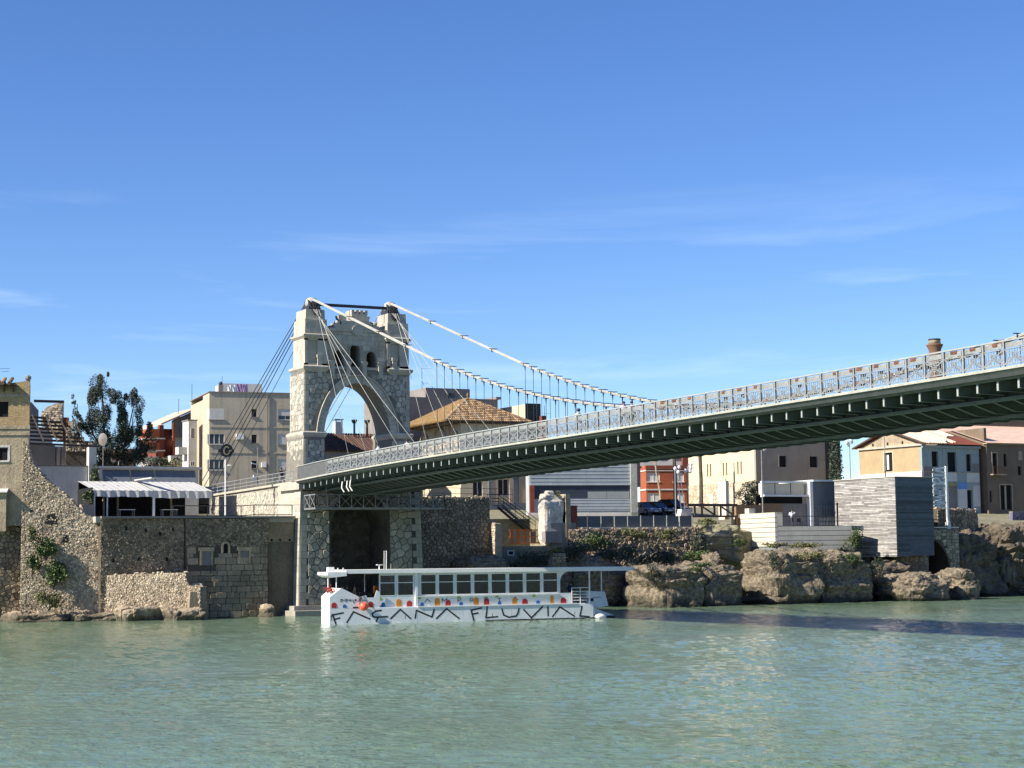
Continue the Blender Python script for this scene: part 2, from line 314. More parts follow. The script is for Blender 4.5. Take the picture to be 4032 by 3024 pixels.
def wave_sheet():
    """river surface: a fan of quads, fine near the viewing bank and coarser far off, lifted by a sum of small wind waves; a flat sheet carries on outside it"""
    rg = np.random.default_rng(12); nr, na = 640, 560
    cx, cy = -58.537, -150.488; a0 = math.atan2(.8838, .4585); an = a0 + np.linspace(-.44, .44, na)
    r = 1 / np.linspace(1 / 33.0, 1 / 250.0, nr)
    R_, A_ = np.meshgrid(r, an, indexing='ij'); X = cx + R_ * np.cos(A_); Y = cy + R_ * np.sin(A_); Z = np.zeros_like(X)
    for _ in range(46):
        lam = .32 * (7.0 ** rg.random()); th = rg.normal(1.15, .6); k = 2 * np.pi / lam; amp = .0085 * lam ** .85
        Z += amp * np.sin(k * (X * np.cos(th) + Y * np.sin(th)) + rg.random() * 6.28)
    # gusts: patches of livelier and calmer water
    G = 1 + .5 * np.sin(X * .11 + 1.3 * np.sin(Y * .07)) * np.sin(Y * .09 + X * .03 + 2)
    Z = .3 + Z * G * .42
    n0 = nr * na; co = np.empty((n0 + 8, 3)); co[:n0, 0] = X.ravel(); co[:n0, 1] = Y.ravel(); co[:n0, 2] = Z.ravel()
    co[n0:n0 + 4] = [(-900, -700, .12), (1200, -700, .12), (1200, 15, .12), (-900, 15, .12)]
    i, j = np.meshgrid(np.arange(nr - 1), np.arange(na - 1), indexing='ij'); q = (i * na + j).ravel()
    q4 = np.stack([q, q + 1, q + na + 1, q + na], 1); keep_ = (co[q4, 1].max(1) < 15)
    q4 = np.concatenate([q4[keep_], [[n0, n0 + 1, n0 + 2, n0 + 3]]])
    me = bpy.data.meshes.new("water"); me.from_pydata(co[:n0 + 4].tolist(), [], q4.tolist()); me.polygons.foreach_set("use_smooth", [True] * len(me.polygons))
    me.materials.append(M['water']); o = bpy.data.objects.new("water", me); COL.objects.link(o); o["kind"] = "structure"
wave_sheet()
M['soil'] = mat("dry_soil", (.25, .22, .15), (.15, .145, .08), ns=.4, bump=.8, bs=3, var=.1)
g = MB(); ys = [9.9, 9.91, 13, 14, 22.6, 22.61, 24, 45, 90, 1500]
xs = [(-900, 7), (-24, 6), (-17.2, 3.2), (-2, .8), (14, 1.2), (22.2, 1.2), (22.21, 1.0), (33.2, 1.0), (33.21, 1.6), (46, .6), (60, 2), (74, 4), (90, 6), (140, 8), (1200, 8)]
def gz(x, y):
    if y < 9.905: return -2.0
    if 22.205 < x < 33.205 and y < 22.605: return 6.3
    return 7.6 + (y - 9.9) * .13 if y < 24 else (9.5 + (y - 24) * .08 if y < 45 else min(12, 11.2 + (y - 45) * .02))
vs = [(x, y + (e if y < 14 else 0), gz(x, y)) for x, e in xs for y in ys]; k = len(ys)
g.add(vs, [(i * k + j, (i + 1) * k + j, (i + 1) * k + j + 1, i * k + j + 1) for i in range(len(xs) - 1) for j in range(k - 1)])
g.build("ground", "soil", kind="structure")
M['bed'] = mat("river_bed", (.12, .11, .07), var=.1)
MB().add([(-900, -700, -3), (1200, -700, -3), (1200, 14, -3), (-900, 14, -3)], [(0, 1, 2, 3)]).build("river_bed", "bed", kind="structure")

# ================================================================== BRIDGE TOWER
def zb(L):                       # underside of the floor beams along the bridge
    t = max(-.05, min(L, 100) / 100); return 5.4 + 6.238 + 3.15 * t - 5.2459 * t**2 + 4.5075 * t**3 - 1.1602 * t**4
TW = thing("bridge_tower", "pale stone gate tower with an arch, carrying the bridge cables, rising from the river", "tower", (5.7, 5.8, 0))
rt = random.Random(3)
YF = 3.8
def archz(x, half=3.3, z0=16.6, top=21.25):     # front opening outline: slightly pointed
    t = min(1, abs(x - 5.65) / half); return z0 + (top - z0) * (1 - t**2.15)**(.62)
arch = [(5.65 + 3.3 * math.cos(math.pi * i / 28) * 1.0, 0) for i in range(29)]
arch = [(x, archz(x)) for x, _ in arch]; arch[0] = (8.95, 16.6); arch[-1] = (2.35, 16.6)
# --- body: pillars below the spring line, wall with the arch cut out above it
def pillar(x0, x1, top):
    mb = MB(); mb.frustum((x0 - .12, x1 + .06, 3.72, 8.25), (x0 - .05, x1 + .02, 3.75, 8.05), 12.0, 16.35)
    return mb
pl = pillar(.4, 2.35, 0); pl.build("pier_leg", "mortar_m", TW)
pl = pillar(8.95, 10.95, 0); pl.build("pier_leg", "mortar_m", TW)
w = MB()
for a, b in ((arch, 1),):
    up = [(x, z) for x, z in reversed(arch)]      # left to right
    for yy, flip in ((YF + .15, 0), (7.5, 1)):
        vs = []
        for x, z in up: vs += [(x, yy, z), (x, yy, 22.4)]
        fs = [(2 * i, 2 * i + 2, 2 * i + 3, 2 * i + 1) for i in range(len(up) - 1)]
        w.add(vs, fs)
    vs = []
    for x, z in up: vs += [(x, YF + .15, z), (x, 7.5, z)]
    w.add(vs, [(2 * i, 2 * i + 2, 2 * i + 3, 2 * i + 1) for i in range(len(up) - 1)], .45)
w.build("arch_wall", "mortar_m", TW)
for x0, x1 in ((.45, 2.35), (8.95, 10.9)):
    MB().frustum((x0, x1, YF + .1, 7.7), (x0 + .07, x1 - .02, YF + .16, 7.2), 16.35, 22.4).build("pillar", "mortar_m", TW)
# cornices
def cornice(x0, x1, y0, y1, z0, h, out, nm="cornice"):
    mb = MB(); mb.frustum((x0, x1, y0, y1), (x0 - out, x1 + out, y0 - out, y1 + out), z0, z0 + h * .5); mb.box(x0 - out, x1 + out, y0 - out, y1 + out, z0 + h * .5, z0 + h * .8)
    mb.frustum((x0 - out, x1 + out, y0 - out, y1 + out), (x0, x1, y0, y1), z0 + h * .8, z0 + h); mb.build(nm, "ashlar", TW)
cornice(.40, 2.40, 3.80, 7.9, 16.15, .62, .16); cornice(8.92, 10.95, 3.80, 7.9, 16.15, .62, .16)
cornice(.55, 2.55, 3.9, 7.2, 22.15, .62, .26); cornice(8.85, 10.85, 3.9, 7.2, 22.15, .62, .26)
# upper turrets with sunk panels
for x0, x1 in ((.55, 2.75), (8.65, 10.85)):
    mb = MB(); mb.box(x0, x1, 4.25, 6.95, 22.7, 25.3)
    for a, b in ((x0, x0 + .32), (x1 - .95, x1 - .02)): mb.box(a, b, 3.98, 4.25, 22.7, 25.3)
    mb.box(x0, x1, 3.98, 4.25, 22.7, 22.95); mb.box(x0, x1, 3.98, 4.25, 25.05, 25.3); mb.build("turret", "ashlar", TW)
    cornice(x0, x1, 3.98, 6.95, 25.2, .45, .2)
    MB().frustum((x0 + .02, x1 - .02, 4.0, 6.9), (x0 + .05, x1 - .05, 4.05, 6.85), 25.65, 27.0).build("turret_top", "ashlar", TW)
    MB().frustum((x0 + .17, x1 - .17, 4.18, 6.7), (x0 + .2, x1 - .2, 4.22, 6.66), 27.0, 27.9).build("turret_cap", "ashlar", TW)
# curtain wall over the arch with three arched windows
def holes(xc, w, z0, z1, n=8):
    r = w / 2; return [(xc - r, z0)] + [(xc - r * math.cos(math.pi * i / n), z1 - r + r * math.sin(math.pi * i / n)) for i in range(n + 1)] + [(xc + r, z0)]
WIN = [(3.97, .98, 22.8, 24.25), (5.55, .98, 22.8, 24.85), (7.15, .98, 22.8, 24.25)]
cw = MB(); xx = 2.7; topz = lambda x: 26.25 if (x < 3.6 or x > 7.6) else 26.7
segs = [2.7]
for xc, ww, z0, z1 in WIN: segs += [xc - ww / 2, xc + ww / 2]
segs += [8.7]
for i in range(0, len(segs) - 1, 2): cw.box(segs[i], segs[i + 1], 4.2, 6.9, 22.3, 26.0)
for xc, ww, z0, z1 in WIN:
    cw.box(xc - ww / 2, xc + ww / 2, 4.2, 6.9, 22.3, z0)
    h = holes(xc, ww, z0, z1); hp = h[1:-1]
    vs = []
    for x, z in hp: vs += [(x, 4.2, z), (x, 4.2, 26.0), (x, 6.9, z), (x, 6.9, 26.0)]
    cw.add(vs, [(4 * i, 4 * i + 4, 4 * i + 5, 4 * i + 1) for i in range(len(hp) - 1)] + [(4 * i + 2, 4 * i + 6, 4 * i + 7, 4 * i + 3) for i in range(len(hp) - 1)] + [(4 * i, 4 * i + 4, 4 * i + 6, 4 * i + 2) for i in range(len(hp) - 1)])
cw.build("curtain_wall", "mortar_l", TW)
B("window_back", "dark", TW, (3.2, 8.0, 6.5, 6.6, 22.4, 25.4))
B("parapet_coping", "ashlar", TW, (2.75, 3.5, 4.1, 6.9, 26.0, 26.3), (3.5, 4.2, 4.1, 6.9, 26.0, 26.62), (4.2, 7.2, 4.1, 6.9, 26.0, 27.0), (7.2, 7.9, 4.1, 6.9, 26.0, 26.62), (7.9, 8.65, 4.1, 6.9, 26.0, 26.3))
# stepped scrolls and the crown on the parapet
cr_ = MB(); cr_.frustum((5.55, 6.75, 4.7, 5.9), (5.35, 6.95, 4.55, 6.05), 27.0, 27.75)
for i in range(4): cr_.box(5.35 + i * .44, 5.35 + i * .44 + .28, 4.55, 6.05, 27.75, 28.1)
cr_.build("stone_crown", "ashlar", TW)
for sx in (-1, 1):
    c0 = 5.65 + sx * 1.15; MB().frustum((c0 - .3, c0 + .3, 4.7, 5.4), (c0 - .42, c0 + .42, 4.6, 5.5), 27.0, 27.55).frustum((c0 - .16, c0 + .16, 4.9, 5.2), (c0 - .1, c0 + .1, 4.95, 5.15), 27.55, 27.85).build("stone_pinnacle", "ashlar", TW)
    MB().lathe((5.65 + sx * 1.85, 4.3, 26.62), [(.22, 0), (.3, .15), (.24, .32), (.1, .4)], 10).build("stone_ball", "ashlar", TW, smooth=True)
MB().lathe((5.3, 4.0, 26.45), [(0.01, 0)], 3) if 0 else None
md = MB(); md.prism([(5.75 + .55 * math.cos(i * math.pi / 10), 26.15 + .5 * math.sin(i * math.pi / 10)) for i in range(20)], 4.02, 4.1, 'y'); md.build("round_medallion", "ashlar", TW)
# corbel pilasters that hang either side of the windows
for xc, zt, zbm, wd in ((1.95, 23.75, 22.0, .42), (9.35, 23.75, 22.0, .42), (3.2, 23.25, 22.1, .42), (4.75, 23.25, 22.1, .42), (6.35, 23.25, 22.1, .42), (7.95, 23.25, 22.1, .42)):
    mb = MB(); mb.box(xc - wd / 2, xc + wd / 2, 3.84, 4.2, zbm, zt - .3); mb.box(xc - wd / 2 - .06, xc + wd / 2 + .06, 3.78, 4.2, zt - .3, zt)
    mb.box(xc - wd / 2 + .04, xc + wd / 2 - .04, 3.78, 4.1, zbm - .28, zbm); mb.build("corbel", "ashlar", TW)
for xc in (3.97, 7.15): B("window_sill", "ashlar", TW, (xc - .55, xc + .55, 4.02, 4.3, 22.5, 22.72))
# arch ring of voussoirs (front) and hood mould
ring = [(5.65 + math.copysign(1, x - 5.65) * min(3.3, abs(x - 5.65)), z) for x, z in arch]
nv = 30
def outl(t, off):               # point on the arch outline at parameter t in 0..1, pushed outwards by off
    a = math.pi * (1 - t); x = 5.65 + 3.3 * math.cos(a); z = archz(x)
    e = .004; x2 = 5.65 + 3.3 * math.cos(math.pi * (1 - min(1, t + e))); x1 = 5.65 + 3.3 * math.cos(math.pi * (1 - max(0, t - e)))
    tx_, tz_ = x2 - x1, archz(x2) - archz(x1); n = math.hypot(tx_, tz_) or 1
    return (x - tz_ / n * off, z + tx_ / n * off)
ts = [i / 400 for i in range(401)]; pts = [outl(t, 0) for t in ts]; acc = [0]
for i in range(400): acc.append(acc[-1] + math.dist(pts[i], pts[i + 1]))
def at_len(s):
    for i in range(400):
        if acc[i + 1] >= s: return ts[i] + (ts[i + 1] - ts[i]) * (s - acc[i]) / max(1e-9, acc[i + 1] - acc[i])
    return 1
cuts = [at_len(acc[-1] * i / nv) for i in range(nv + 1)]
for i in range(nv):
    a, b = cuts[i] + .0006, cuts[i + 1] - .0006
    poly = [outl(a, .0), outl(b, .0), outl(b, .62), outl(a, .62)]
    MB().prism(poly, YF + .02, YF + .3, 'y', rt.uniform(.2, .8)).build("voussoir", "ashlar", TW)
hm = MB()
for i in range(60):
    a, b = at_len(acc[-1] * i / 60), at_len(acc[-1] * (i + 1) / 60); hm.prism([outl(a, .64), outl(b, .64), outl(b, .76), outl(a, .76)], YF - .1, YF + .25, 'y')
hm.build("hood_mould", "ashlar", TW)
# --- pier below the deck with its blind arch
pw = MB()
pw.frustum((-.2, 2.9, 3.62, 9.5), (.1, 2.9, 3.8, 9.5), 1.0, 11.5); pw.frustum((8.55, 12.15, 3.62, 9.5), (8.55, 11.8, 3.8, 9.5), 1.0, 11.5)
nich = [(5.72 + 2.83 * math.cos(math.pi * i / 20), 7.9 + 2.9 * math.sin(math.pi * i / 20)) for i in range(21)]
vs = []
for x, z in nich: vs += [(x, 3.8, z), (x, 3.8, 11.5), (x, 8.0, z)]
pw.add(vs, [(3 * i, 3 * i + 3, 3 * i + 4, 3 * i + 1) for i in range(20)]); ni = MB().add(vs, [(3 * i, 3 * i + 3, 3 * i + 5, 3 * i + 2) for i in range(20)]); ni.build('niche_vault', 'niche_shade', TW); B('niche_reveal', 'niche_shade', TW, (2.9, 2.96, 3.9, 8.0, 1.0, 7.9), (8.49, 8.55, 3.9, 8.0, 1.0, 7.9))
pw.build("pier_body", "mortar", TW)
B("niche_back", "niche_shade", TW, (2.6, 8.9, 8.0, 8.3, 0, 11.4))
B("pier_plinth", "ashlar_p", TW, (-.9, 12.8, 2.9, 9.6, .75, 1.15), (-1.3, 13.2, 1.6, 9.6, -1.5, .75))
B("bridge_seat", "ashlar", TW, (-.25, 12.0, 3.45, 8.9, 11.5, 11.95), (-.1, 2.5, 3.6, 8.8, 11.95, 12.2), (8.8, 11.6, 3.6, 8.8, 11.95, 12.2))
# --- facing stones
def ptower(xa, xb, y0, batter=0.0): return (lambda u, v, d: (u, y0 - d + batter * v, v))
def pleft(x0, batter=0.0): return (lambda u, v, d: (x0 - d + batter * v, u, v))
def quoins(x0, x1, z0, z1, fr, h=.5, w=.55, side='both', nm="quoin", pr=.04, m="ashlar"):
    z = z0; k = 0
    while z < z1 - .1:
        hh = min(h, z1 - z); ww = w * (1.35 if k % 2 else .8)
        for s in (0, 1):
            if side == 'l' and s: continue
            if side == 'r' and not s: continue
            a, b = (x0, x0 + ww) if s == 0 else (x1 - ww, x1)
            q = [(a + .012, z + .012), (b - .012, z + .012), (b - .012, z + hh - .012), (a + .012, z + hh - .012)]
            vs = [fr(u, v, -.03) for u, v in q] + [fr(u, v, pr) for u, v in q]
            MB().add(vs, [(0, 1, 5, 4), (1, 2, 6, 5), (2, 3, 7, 6), (3, 0, 4, 7), (4, 5, 6, 7)], rt.uniform(.2, .8)).build(nm, m, TW)
        z += hh; k += 1
def keep(poly, f): return all(f(*p) for p in poly)
nP = [0]
def face(fr, cells, m, gap, proud, npar): stones(TW, fr, cells, m, rt, gap, proud, nparts=npar)
out_arch = lambda x, z: not (abs(x - 5.65) < 4.12 and z < 22.9 and (z < 16.6 or archz(5.65 + (x - 5.65) * 3.3 / 4.08, top=21.95) > z))
c_ = [p for p in voronoi(.95, 10.4, 16.85, 22.1, .52, rt) if keep(p, out_arch)]
face(ptower(0, 0, YF + .12), c_, "rubble_t", .05, (.02, .05), 120)
for a, b in ((.85, 1.9), (9.4, 10.5)): face(ptower(0, 0, 3.74), voronoi(a, b, 12.3, 16.0, .5, rt), "rubble_t", .045, (.02, .05), 12)
for x0, x1 in ((.42, 2.3), (9.0, 10.92)): quoins(x0, x1, 12.2, 16.1, ptower(0, 0, 3.73), .55, .38)
quoins(.5, 10.85, 16.8, 22.1, ptower(0, 0, YF + .12), .52, .5)
# curtain wall ashlar
cc = courses(2.8, 8.6, 22.75, 25.98, .42, .75, rt, lambda x, z: not any(abs(x - a) < b / 2 + .32 and z < d_ + .1 for a, b, c, d_ in WIN))
face(ptower(0, 0, 4.2), cc, "ashlar", .025, (.015, .03), 40)
# left face of the near pillar (sunlit)
face(pleft(.36), voronoi(4.4, 7.5, 12.3, 16.0, .5, rt), "rubble_t", .03, (.02, .05), 24)
face(pleft(.46), voronoi(4.4, 7.1, 16.9, 22.0, .5, rt), "rubble_t", .03, (.02, .05), 50)
face(pleft(.56), courses(4.4, 6.6, 22.8, 25.1, .4, .6, rt), "ashlar", .02, (.015, .03), 14)
quoins(3.85, 8.0, 12.2, 16.1, pleft(.37), .55, .42); quoins(3.95, 7.5, 16.8, 22.1, pleft(.47), .52, .45)
for x0, x1 in ((.57, 2.73), (8.67, 10.83)): face(ptower(0, 0, 4.03), courses(x0 + .03, x1 - .03, 25.7, 26.95, .62, .9, rt), "ashlar", .02, (.01, .02), 6)
# pier rubble
c_ = voronoi(.7, 2.75, 1.2, 11.4, .66, rt) + [p for p in voronoi(8.7, 10.9, 1.2, 11.4, .66, rt)]
c_ += [p for p in voronoi(2.8, 8.7, 9.9, 11.4, .66, rt) if keep(p, lambda x, z: math.hypot(x - 5.72, z - 7.9) > 2.95)]
fr_p = lambda u, v, d: (u, 3.62 + .0171 * (v - 1.0) - d, v)
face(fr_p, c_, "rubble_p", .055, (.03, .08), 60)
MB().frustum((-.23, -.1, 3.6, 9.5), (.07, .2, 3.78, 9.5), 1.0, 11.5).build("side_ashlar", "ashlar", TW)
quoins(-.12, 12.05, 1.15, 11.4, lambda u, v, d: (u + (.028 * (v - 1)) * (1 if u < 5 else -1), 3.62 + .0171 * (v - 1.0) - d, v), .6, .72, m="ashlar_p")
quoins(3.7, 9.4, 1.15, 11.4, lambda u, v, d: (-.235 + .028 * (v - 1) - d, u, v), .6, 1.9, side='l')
face(lambda u, v, d: (u, 8.0 - d, v), [p for p in voronoi(2.9, 8.5, 1.2, 10.7, .6, rt) if keep(p, lambda x, z: z < 7.9 or math.hypot(x - 5.72, z - 7.9) < 2.8)], "niche_shade", .1, (.03, .09), 20)
face(lambda u, v, d: (8.55 - d, u, v), courses(3.9, 7.9, 1.2, 7.0, .45, .7, rt), "niche_shade", .05, (.02, .06), 10)
# saddles, tie beam
for i, x in enumerate((1.74, 9.54)):
    mb = MB(); mb.box(x - .55, x + .55, 4.6, 6.2, 27.9, 28.25)
    for dx in (-.42, -.14, .14, .42): mb.prism([(4.55, 28.25), (6.25, 28.25), (6.0, 28.7), (5.4, 29.05), (4.8, 28.7)], x + dx - .06, x + dx + .06, 'x')
    mb.build("cable_saddle", "dark", TW)
    mb = MB()
    for j in range(9): mb.path([(x + rt.uniform(-.45, .45), 4.55, 28.2 + rt.uniform(0, .4)), (x + rt.uniform(-.5, .5), 4.25, 28.0), (x + rt.uniform(-.5, .5), 4.1, 27.5 + rt.uniform(-.4, .2))], .035, 5)
    mb.build("cable_socket", "dark", TW)
    MB().lathe((x, 5.4, 28.25), [(.5, 0), (.62, .3), (.5, .75), (.2, .9)], 12).build("saddle_cover", "cable", TW, smooth=True)
B("tie_beam", "dark", TW, (1.9, 9.4, 5.0, 5.12, 28.35, 28.62))
# ================================================================== SUSPENSION BRIDGE (deck, railings, cables)
BR = thing("suspension_bridge", "long steel suspension bridge with white lattice railing crossing the river", "bridge", (5.7, 0, 11.6))
rb = random.Random(11)
M['steelw'] = mat('end_plate_paint', (.34, .355, .33), (.26, .275, .255), rough=.55, ns=2, var=.1, fine=.1)
LEND = 142.0; d_ = 1.37
Ls = [-3.8 + i * 2.0 for i in range(int((LEND + 3.8) / 2) + 1)]
def strip(name, m, x0, x1, f0, f1, La=-3.8, Lb=LEND, step=2.0, parent=BR):
    n = max(1, int((Lb - La) / step)); mb = MB(); vs = []
    for i in range(n + 1):
        L = La + (Lb - La) * i / n; vs += [(x0, -L, f0(L)), (x1, -L, f0(L)), (x1, -L, f1(L)), (x0, -L, f1(L))]
    fs = []
    for i in range(n):
        a = 4 * i
        for j in range(4): fs.append((a + j, a + (j + 1) % 4, a + 4 + (j + 1) % 4, a + 4 + j))
    fs += [(0, 1, 2, 3), (4 * n, 4 * n + 1, 4 * n + 2, 4 * n + 3)]
    mb.add(vs, fs); return mb.build(name, m, parent)
DK = .52                                          # slab underside above beam underside
zs = lambda L: zb(L) + DK + (0.30 if L < 45 else .30 + .0035 * (min(L, 90) - 45))   # slab top
strip("deck_slab", "green", -.32, 11.72, lambda L: zb(L) + DK, lambda L: zs(L) - .06)
strip("road_surface", "asphalt", 1.9, 9.5, lambda L: zs(L) - .06, lambda L: zs(L) - .02)
strip("edge_fascia", "conc", -.46, -.30, lambda L: zs(L) - .13, lambda L: zs(L))
sf = MB(); vs = []
for L in Ls: vs += [(-.44, -L, zs(L) - .132), (-.02, -L, zb(L) + .42)]
sf.add(vs, [(2 * i, 2 * i + 2, 2 * i + 3, 2 * i + 1) for i in range(len(Ls) - 1)]); sf.build("sloping_soffit", "greenl", BR)
strip("edge_fascia", "conc", 11.70, 11.86, lambda L: zs(L) - .13, lambda L: zs(L))
strip("footway", "conc", -.318, 1.6, lambda L: zs(L) - .058, lambda L: zs(L) - .01)
strip("footway", "conc", 9.8, 11.718, lambda L: zs(L) - .058, lambda L: zs(L) - .01)
for x in (1.74, 9.66): 
    strip("main_girder", "greenl", x - .22, x + .22, lambda L: zb(L) - .30, lambda L: zb(L) - .16, La=-2.5)
    strip("girder_web", "green", x - .05, x + .05, lambda L: zb(L) - .16, lambda L: zb(L) + DK - .004, La=-2.5)
# floor beams with white end plates; one mesh, copied
def beam_mesh():
    mb = MB(); poly = [(0, .5), (0, 0), (1.45, -.02), (3.5, -.62), (7.9, -.62), (9.95, -.02), (11.4, 0), (11.4, .5)]
    mb.prism(poly, -.05, .05, 'y')
    fl = [(0, 0), (1.45, -.02), (3.5, -.62), (7.9, -.62), (9.95, -.02), (11.4, 0)]
    for i in range(5): mb.bar((fl[i][0], 0, fl[i][1] - .02), (fl[i + 1][0], 0, fl[i + 1][1] - .02), .2, .035)
    return mb
fb0 = beam_mesh().build("floor_beam", "greenl", BR)
ep0 = MB().box(-.04, 0, -.06, .06, -.02, .40).build("end_plate", "steelw", fb0)
off0 = fb0.location.copy()
def place(o, L): o.location = Vector((0, -L, zb(L)))
fb_mesh, ep_mesh = fb0.data, ep0.data
for me in (fb_mesh, ep_mesh):
    for v in me.vertices: v.co += Vector((5.7, 0, 11.6))     # back to local coordinates
def beam_at(L, first=[True]):
    if first[0]: fb, ep = fb0, ep0; first[0] = False
    else:
        fb = fb0.copy(); COL.objects.link(fb); ep = ep0.copy(); COL.objects.link(ep); ep.parent = fb
    fb.parent = BR; fb.location = Vector((-5.7, -L, zb(L) - 11.6)); ep.location = (0, 0, 0)
for i in range(-2, 72): beam_at(i * d_)
# --- railings: posts, top rail, white band panels, lattice bays
def rail_z(L): return zs(L)
def railing(xr, nm, side, Lmax, lab):
    R = MB().box(xr - .03, xr + .03, 3.4, 3.44, 12.3, 13.2).build(nm, "rail", BR); tag(R, lab)
    strip("top_rail", "steelw", xr - .06, xr + .06, lambda L: zs(L) + 1.16, lambda L: zs(L) + 1.23, parent=R)
    strip("lower_band_rail", "rail2", xr - .035, xr + .035, lambda L: zs(L) + .78, lambda L: zs(L) + .82, La=3.6, parent=R)
    strip("bottom_rail", "rail", xr - .04, xr + .04, lambda L: zs(L) + .08, lambda L: zs(L) + .13, La=3.6, parent=R)
    n = int((Lmax - 3.6) / d_)
    # meshes shared along the railing (drawn level, each bay set at its own height)
    pm = MB().box(-.05, .05, -.05, .05, 0, 1.16); lat = MB()
    b = d_
    lat.bar((0, .05, .15), (0, b - .05, .78), .03, .05); lat.bar((0, .05, .78), (0, b - .05, .15), .03, .05)
    lat.bar((0, b / 2, .13), (0, b / 2, .8), .025, .05)
    for k in range(12):
        a0, a1 = 2 * math.pi * k / 12, 2 * math.pi * (k + 1) / 12; lat.bar((0, b / 2 + .17 * math.cos(a0), .465 + .17 * math.sin(a0)), (0, b / 2 + .17 * math.cos(a1), .465 + .17 * math.sin(a1)), .03, .04)
    for s in (.12, .25, .37, .63, .75, .88):
        lat.bar((0, b * s, .13), (0, b * s, .8), .02, .034)
    for s in (.25, .75):
        for k in range(8):
            a0, a1 = 2 * math.pi * k / 8, 2 * math.pi * (k + 1) / 8; lat.bar((0, b * s + .1 * math.cos(a0), .3 + .13 * math.sin(a0)), (0, b * s + .1 * math.cos(a1), .3 + .13 * math.sin(a1)), .025, .035)
    pan = MB().box(-.012, .012, .12, b - .12, .86, 1.10)
    PM = pm.build("post", "rail", R); LM = lat.build("lattice_panel", "rail", R); NM = pan.build("band_panel", "rail2", R)
    w_ = woff(R)
    for q in (PM, LM, NM):
        for v in q.data.vertices: v.co += w_
    for i in range(n + 1):
        L = 3.6 + i * d_
        for q, every in ((PM, 1), (LM, 1), (NM, 1)):
            o = q if i == 0 else q.copy()
            if i: COL.objects.link(o)
            o.parent = R; slope = (zs(L + d_) - zs(L)) / d_
            o.location = Vector((xr, -L - (d_ if q is not PM else 0), zs(L) + (slope * d_ if q is not PM else 0))) - w_
            if q is not PM: o.rotation_euler = (-math.atan(slope), 0, 0)
        if L > 57 and xr < 5 and rb.random() < .55:
            y0 = -L - d_ * rb.uniform(.3, .8); MB().box(xr - .04, xr + .08, y0 - rb.uniform(.1, .3), y0 + rb.uniform(.05, .25), zs(L) + 1.0, zs(L) + 1.14, rb.random() * .5).build("rusty_clamp", "rust", R)
            if rb.random() < .8: MB().box(xr + .02, xr + .1, y0 - .35, y0 - .05, zs(L) + .6, zs(L) + .8).build("dark_bracket", "dark", R)
    return R
R1 = railing(-.36, "railing", 0, 91, "grey lattice railing with white band on the near side")
R2 = railing(11.76, "railing", 1, 91, "grey lattice railing on the far side")
# grey sheet panels where the railing meets the tower
for x in (-.36,): 
    mb = MB(); mb.add([(x, 3.4, zs(-3.4) + .02), (x, -3.5, zs(3.5) + .02), (x, -3.5, zs(3.5) + 1.14), (x, 3.4, zs(-3.4) + 1.14)], [(0, 1, 2, 3)])
    mb.add([(x + .03, 3.4, zs(-3.4) + .02), (x + .03, -3.5, zs(3.5) + .02), (x + .03, -3.5, zs(3.5) + 1.14), (x + .03, 3.4, zs(-3.4) + 1.14)], [(3, 2, 1, 0)]); mb.build("mesh_screen", "screen", BR)
# --- main cables
def zc(L): return 5.4 + 8.564 + 33.7565 * ((L - 65.9055) / 100)**2 if L >= 21.59 else 29.05 + (20.60 - 29.05) * (L + 5.4) / (21.59 + 5.4)
Lc = [-5.4 + (21.59 + 5.4) * i / 8 for i in range(9)] + [21.59 + d_ * i for i in range(1, 70)]
for x, lab in ((1.74, "near main cable"), (9.54, "far main cable")):
    cb = MB()
    for k in range(len(Lc) - 1):
        L0, L1 = Lc[k], Lc[k + 1]; f = .0 if L0 < 21 else .0
        for dx in (-.12, -.04, .04, .12):
            for dz in (-.035, .035): cb.tube((x + dx, -L0, zc(L0) + dz), (x + dx, -L1, zc(L1) + dz), .037, n=6, cap=False)
    C = cb.build("main_cable", "cable", BR, smooth=True, label=lab)
    hm_ = MB().box(-.38, .38, -.05, .05, .10, .145); hm_.box(-.2, .2, -.07, .07, -.14, -.10)
    for s in (-.18, .18): hm_.tube((s, 0, -.14), (s, 0, .15), .02, n=5)
    clamp = hm_.build("cable_clamp", "dark", BR); rclamp = None
    w_ = woff(BR)
    for v in clamp.data.vertices: v.co += w_
    first = True
    for i in range(69):
        L = 21.59 + d_ * i
        if L > 93: break
        o = clamp if first else clamp.copy()
        if not first: COL.objects.link(o)
        first = False; o.parent = BR; o.location = Vector((x, -L, zc(L))) - w_
        ztop, zbot = zc(L) - .2, zs(L) - .05
        if ztop > zbot + .25:
            h = MB(); h.tube((x, -L, zbot), (x, -L, ztop - .3), .021, n=6); h.tube((x, -L, ztop - .3), (x, -L, ztop + .08), .024, .06, n=6); h.build("hanger", "dark", BR)
        if 52 < L < 93 and x < 5 and int(L / d_) % 2:
            rr = MB(); rr.box(x - .2, x + .2, -L - .5, -L - .12, zc(L) - .11, zc(L) + .12); rr.build("cable_band", "rust", BR)
    for L in (4.0, 10.5, 16.0):
        o = clamp.copy(); COL.objects.link(o); o.location = Vector((x, -L, zc(L))) - w_
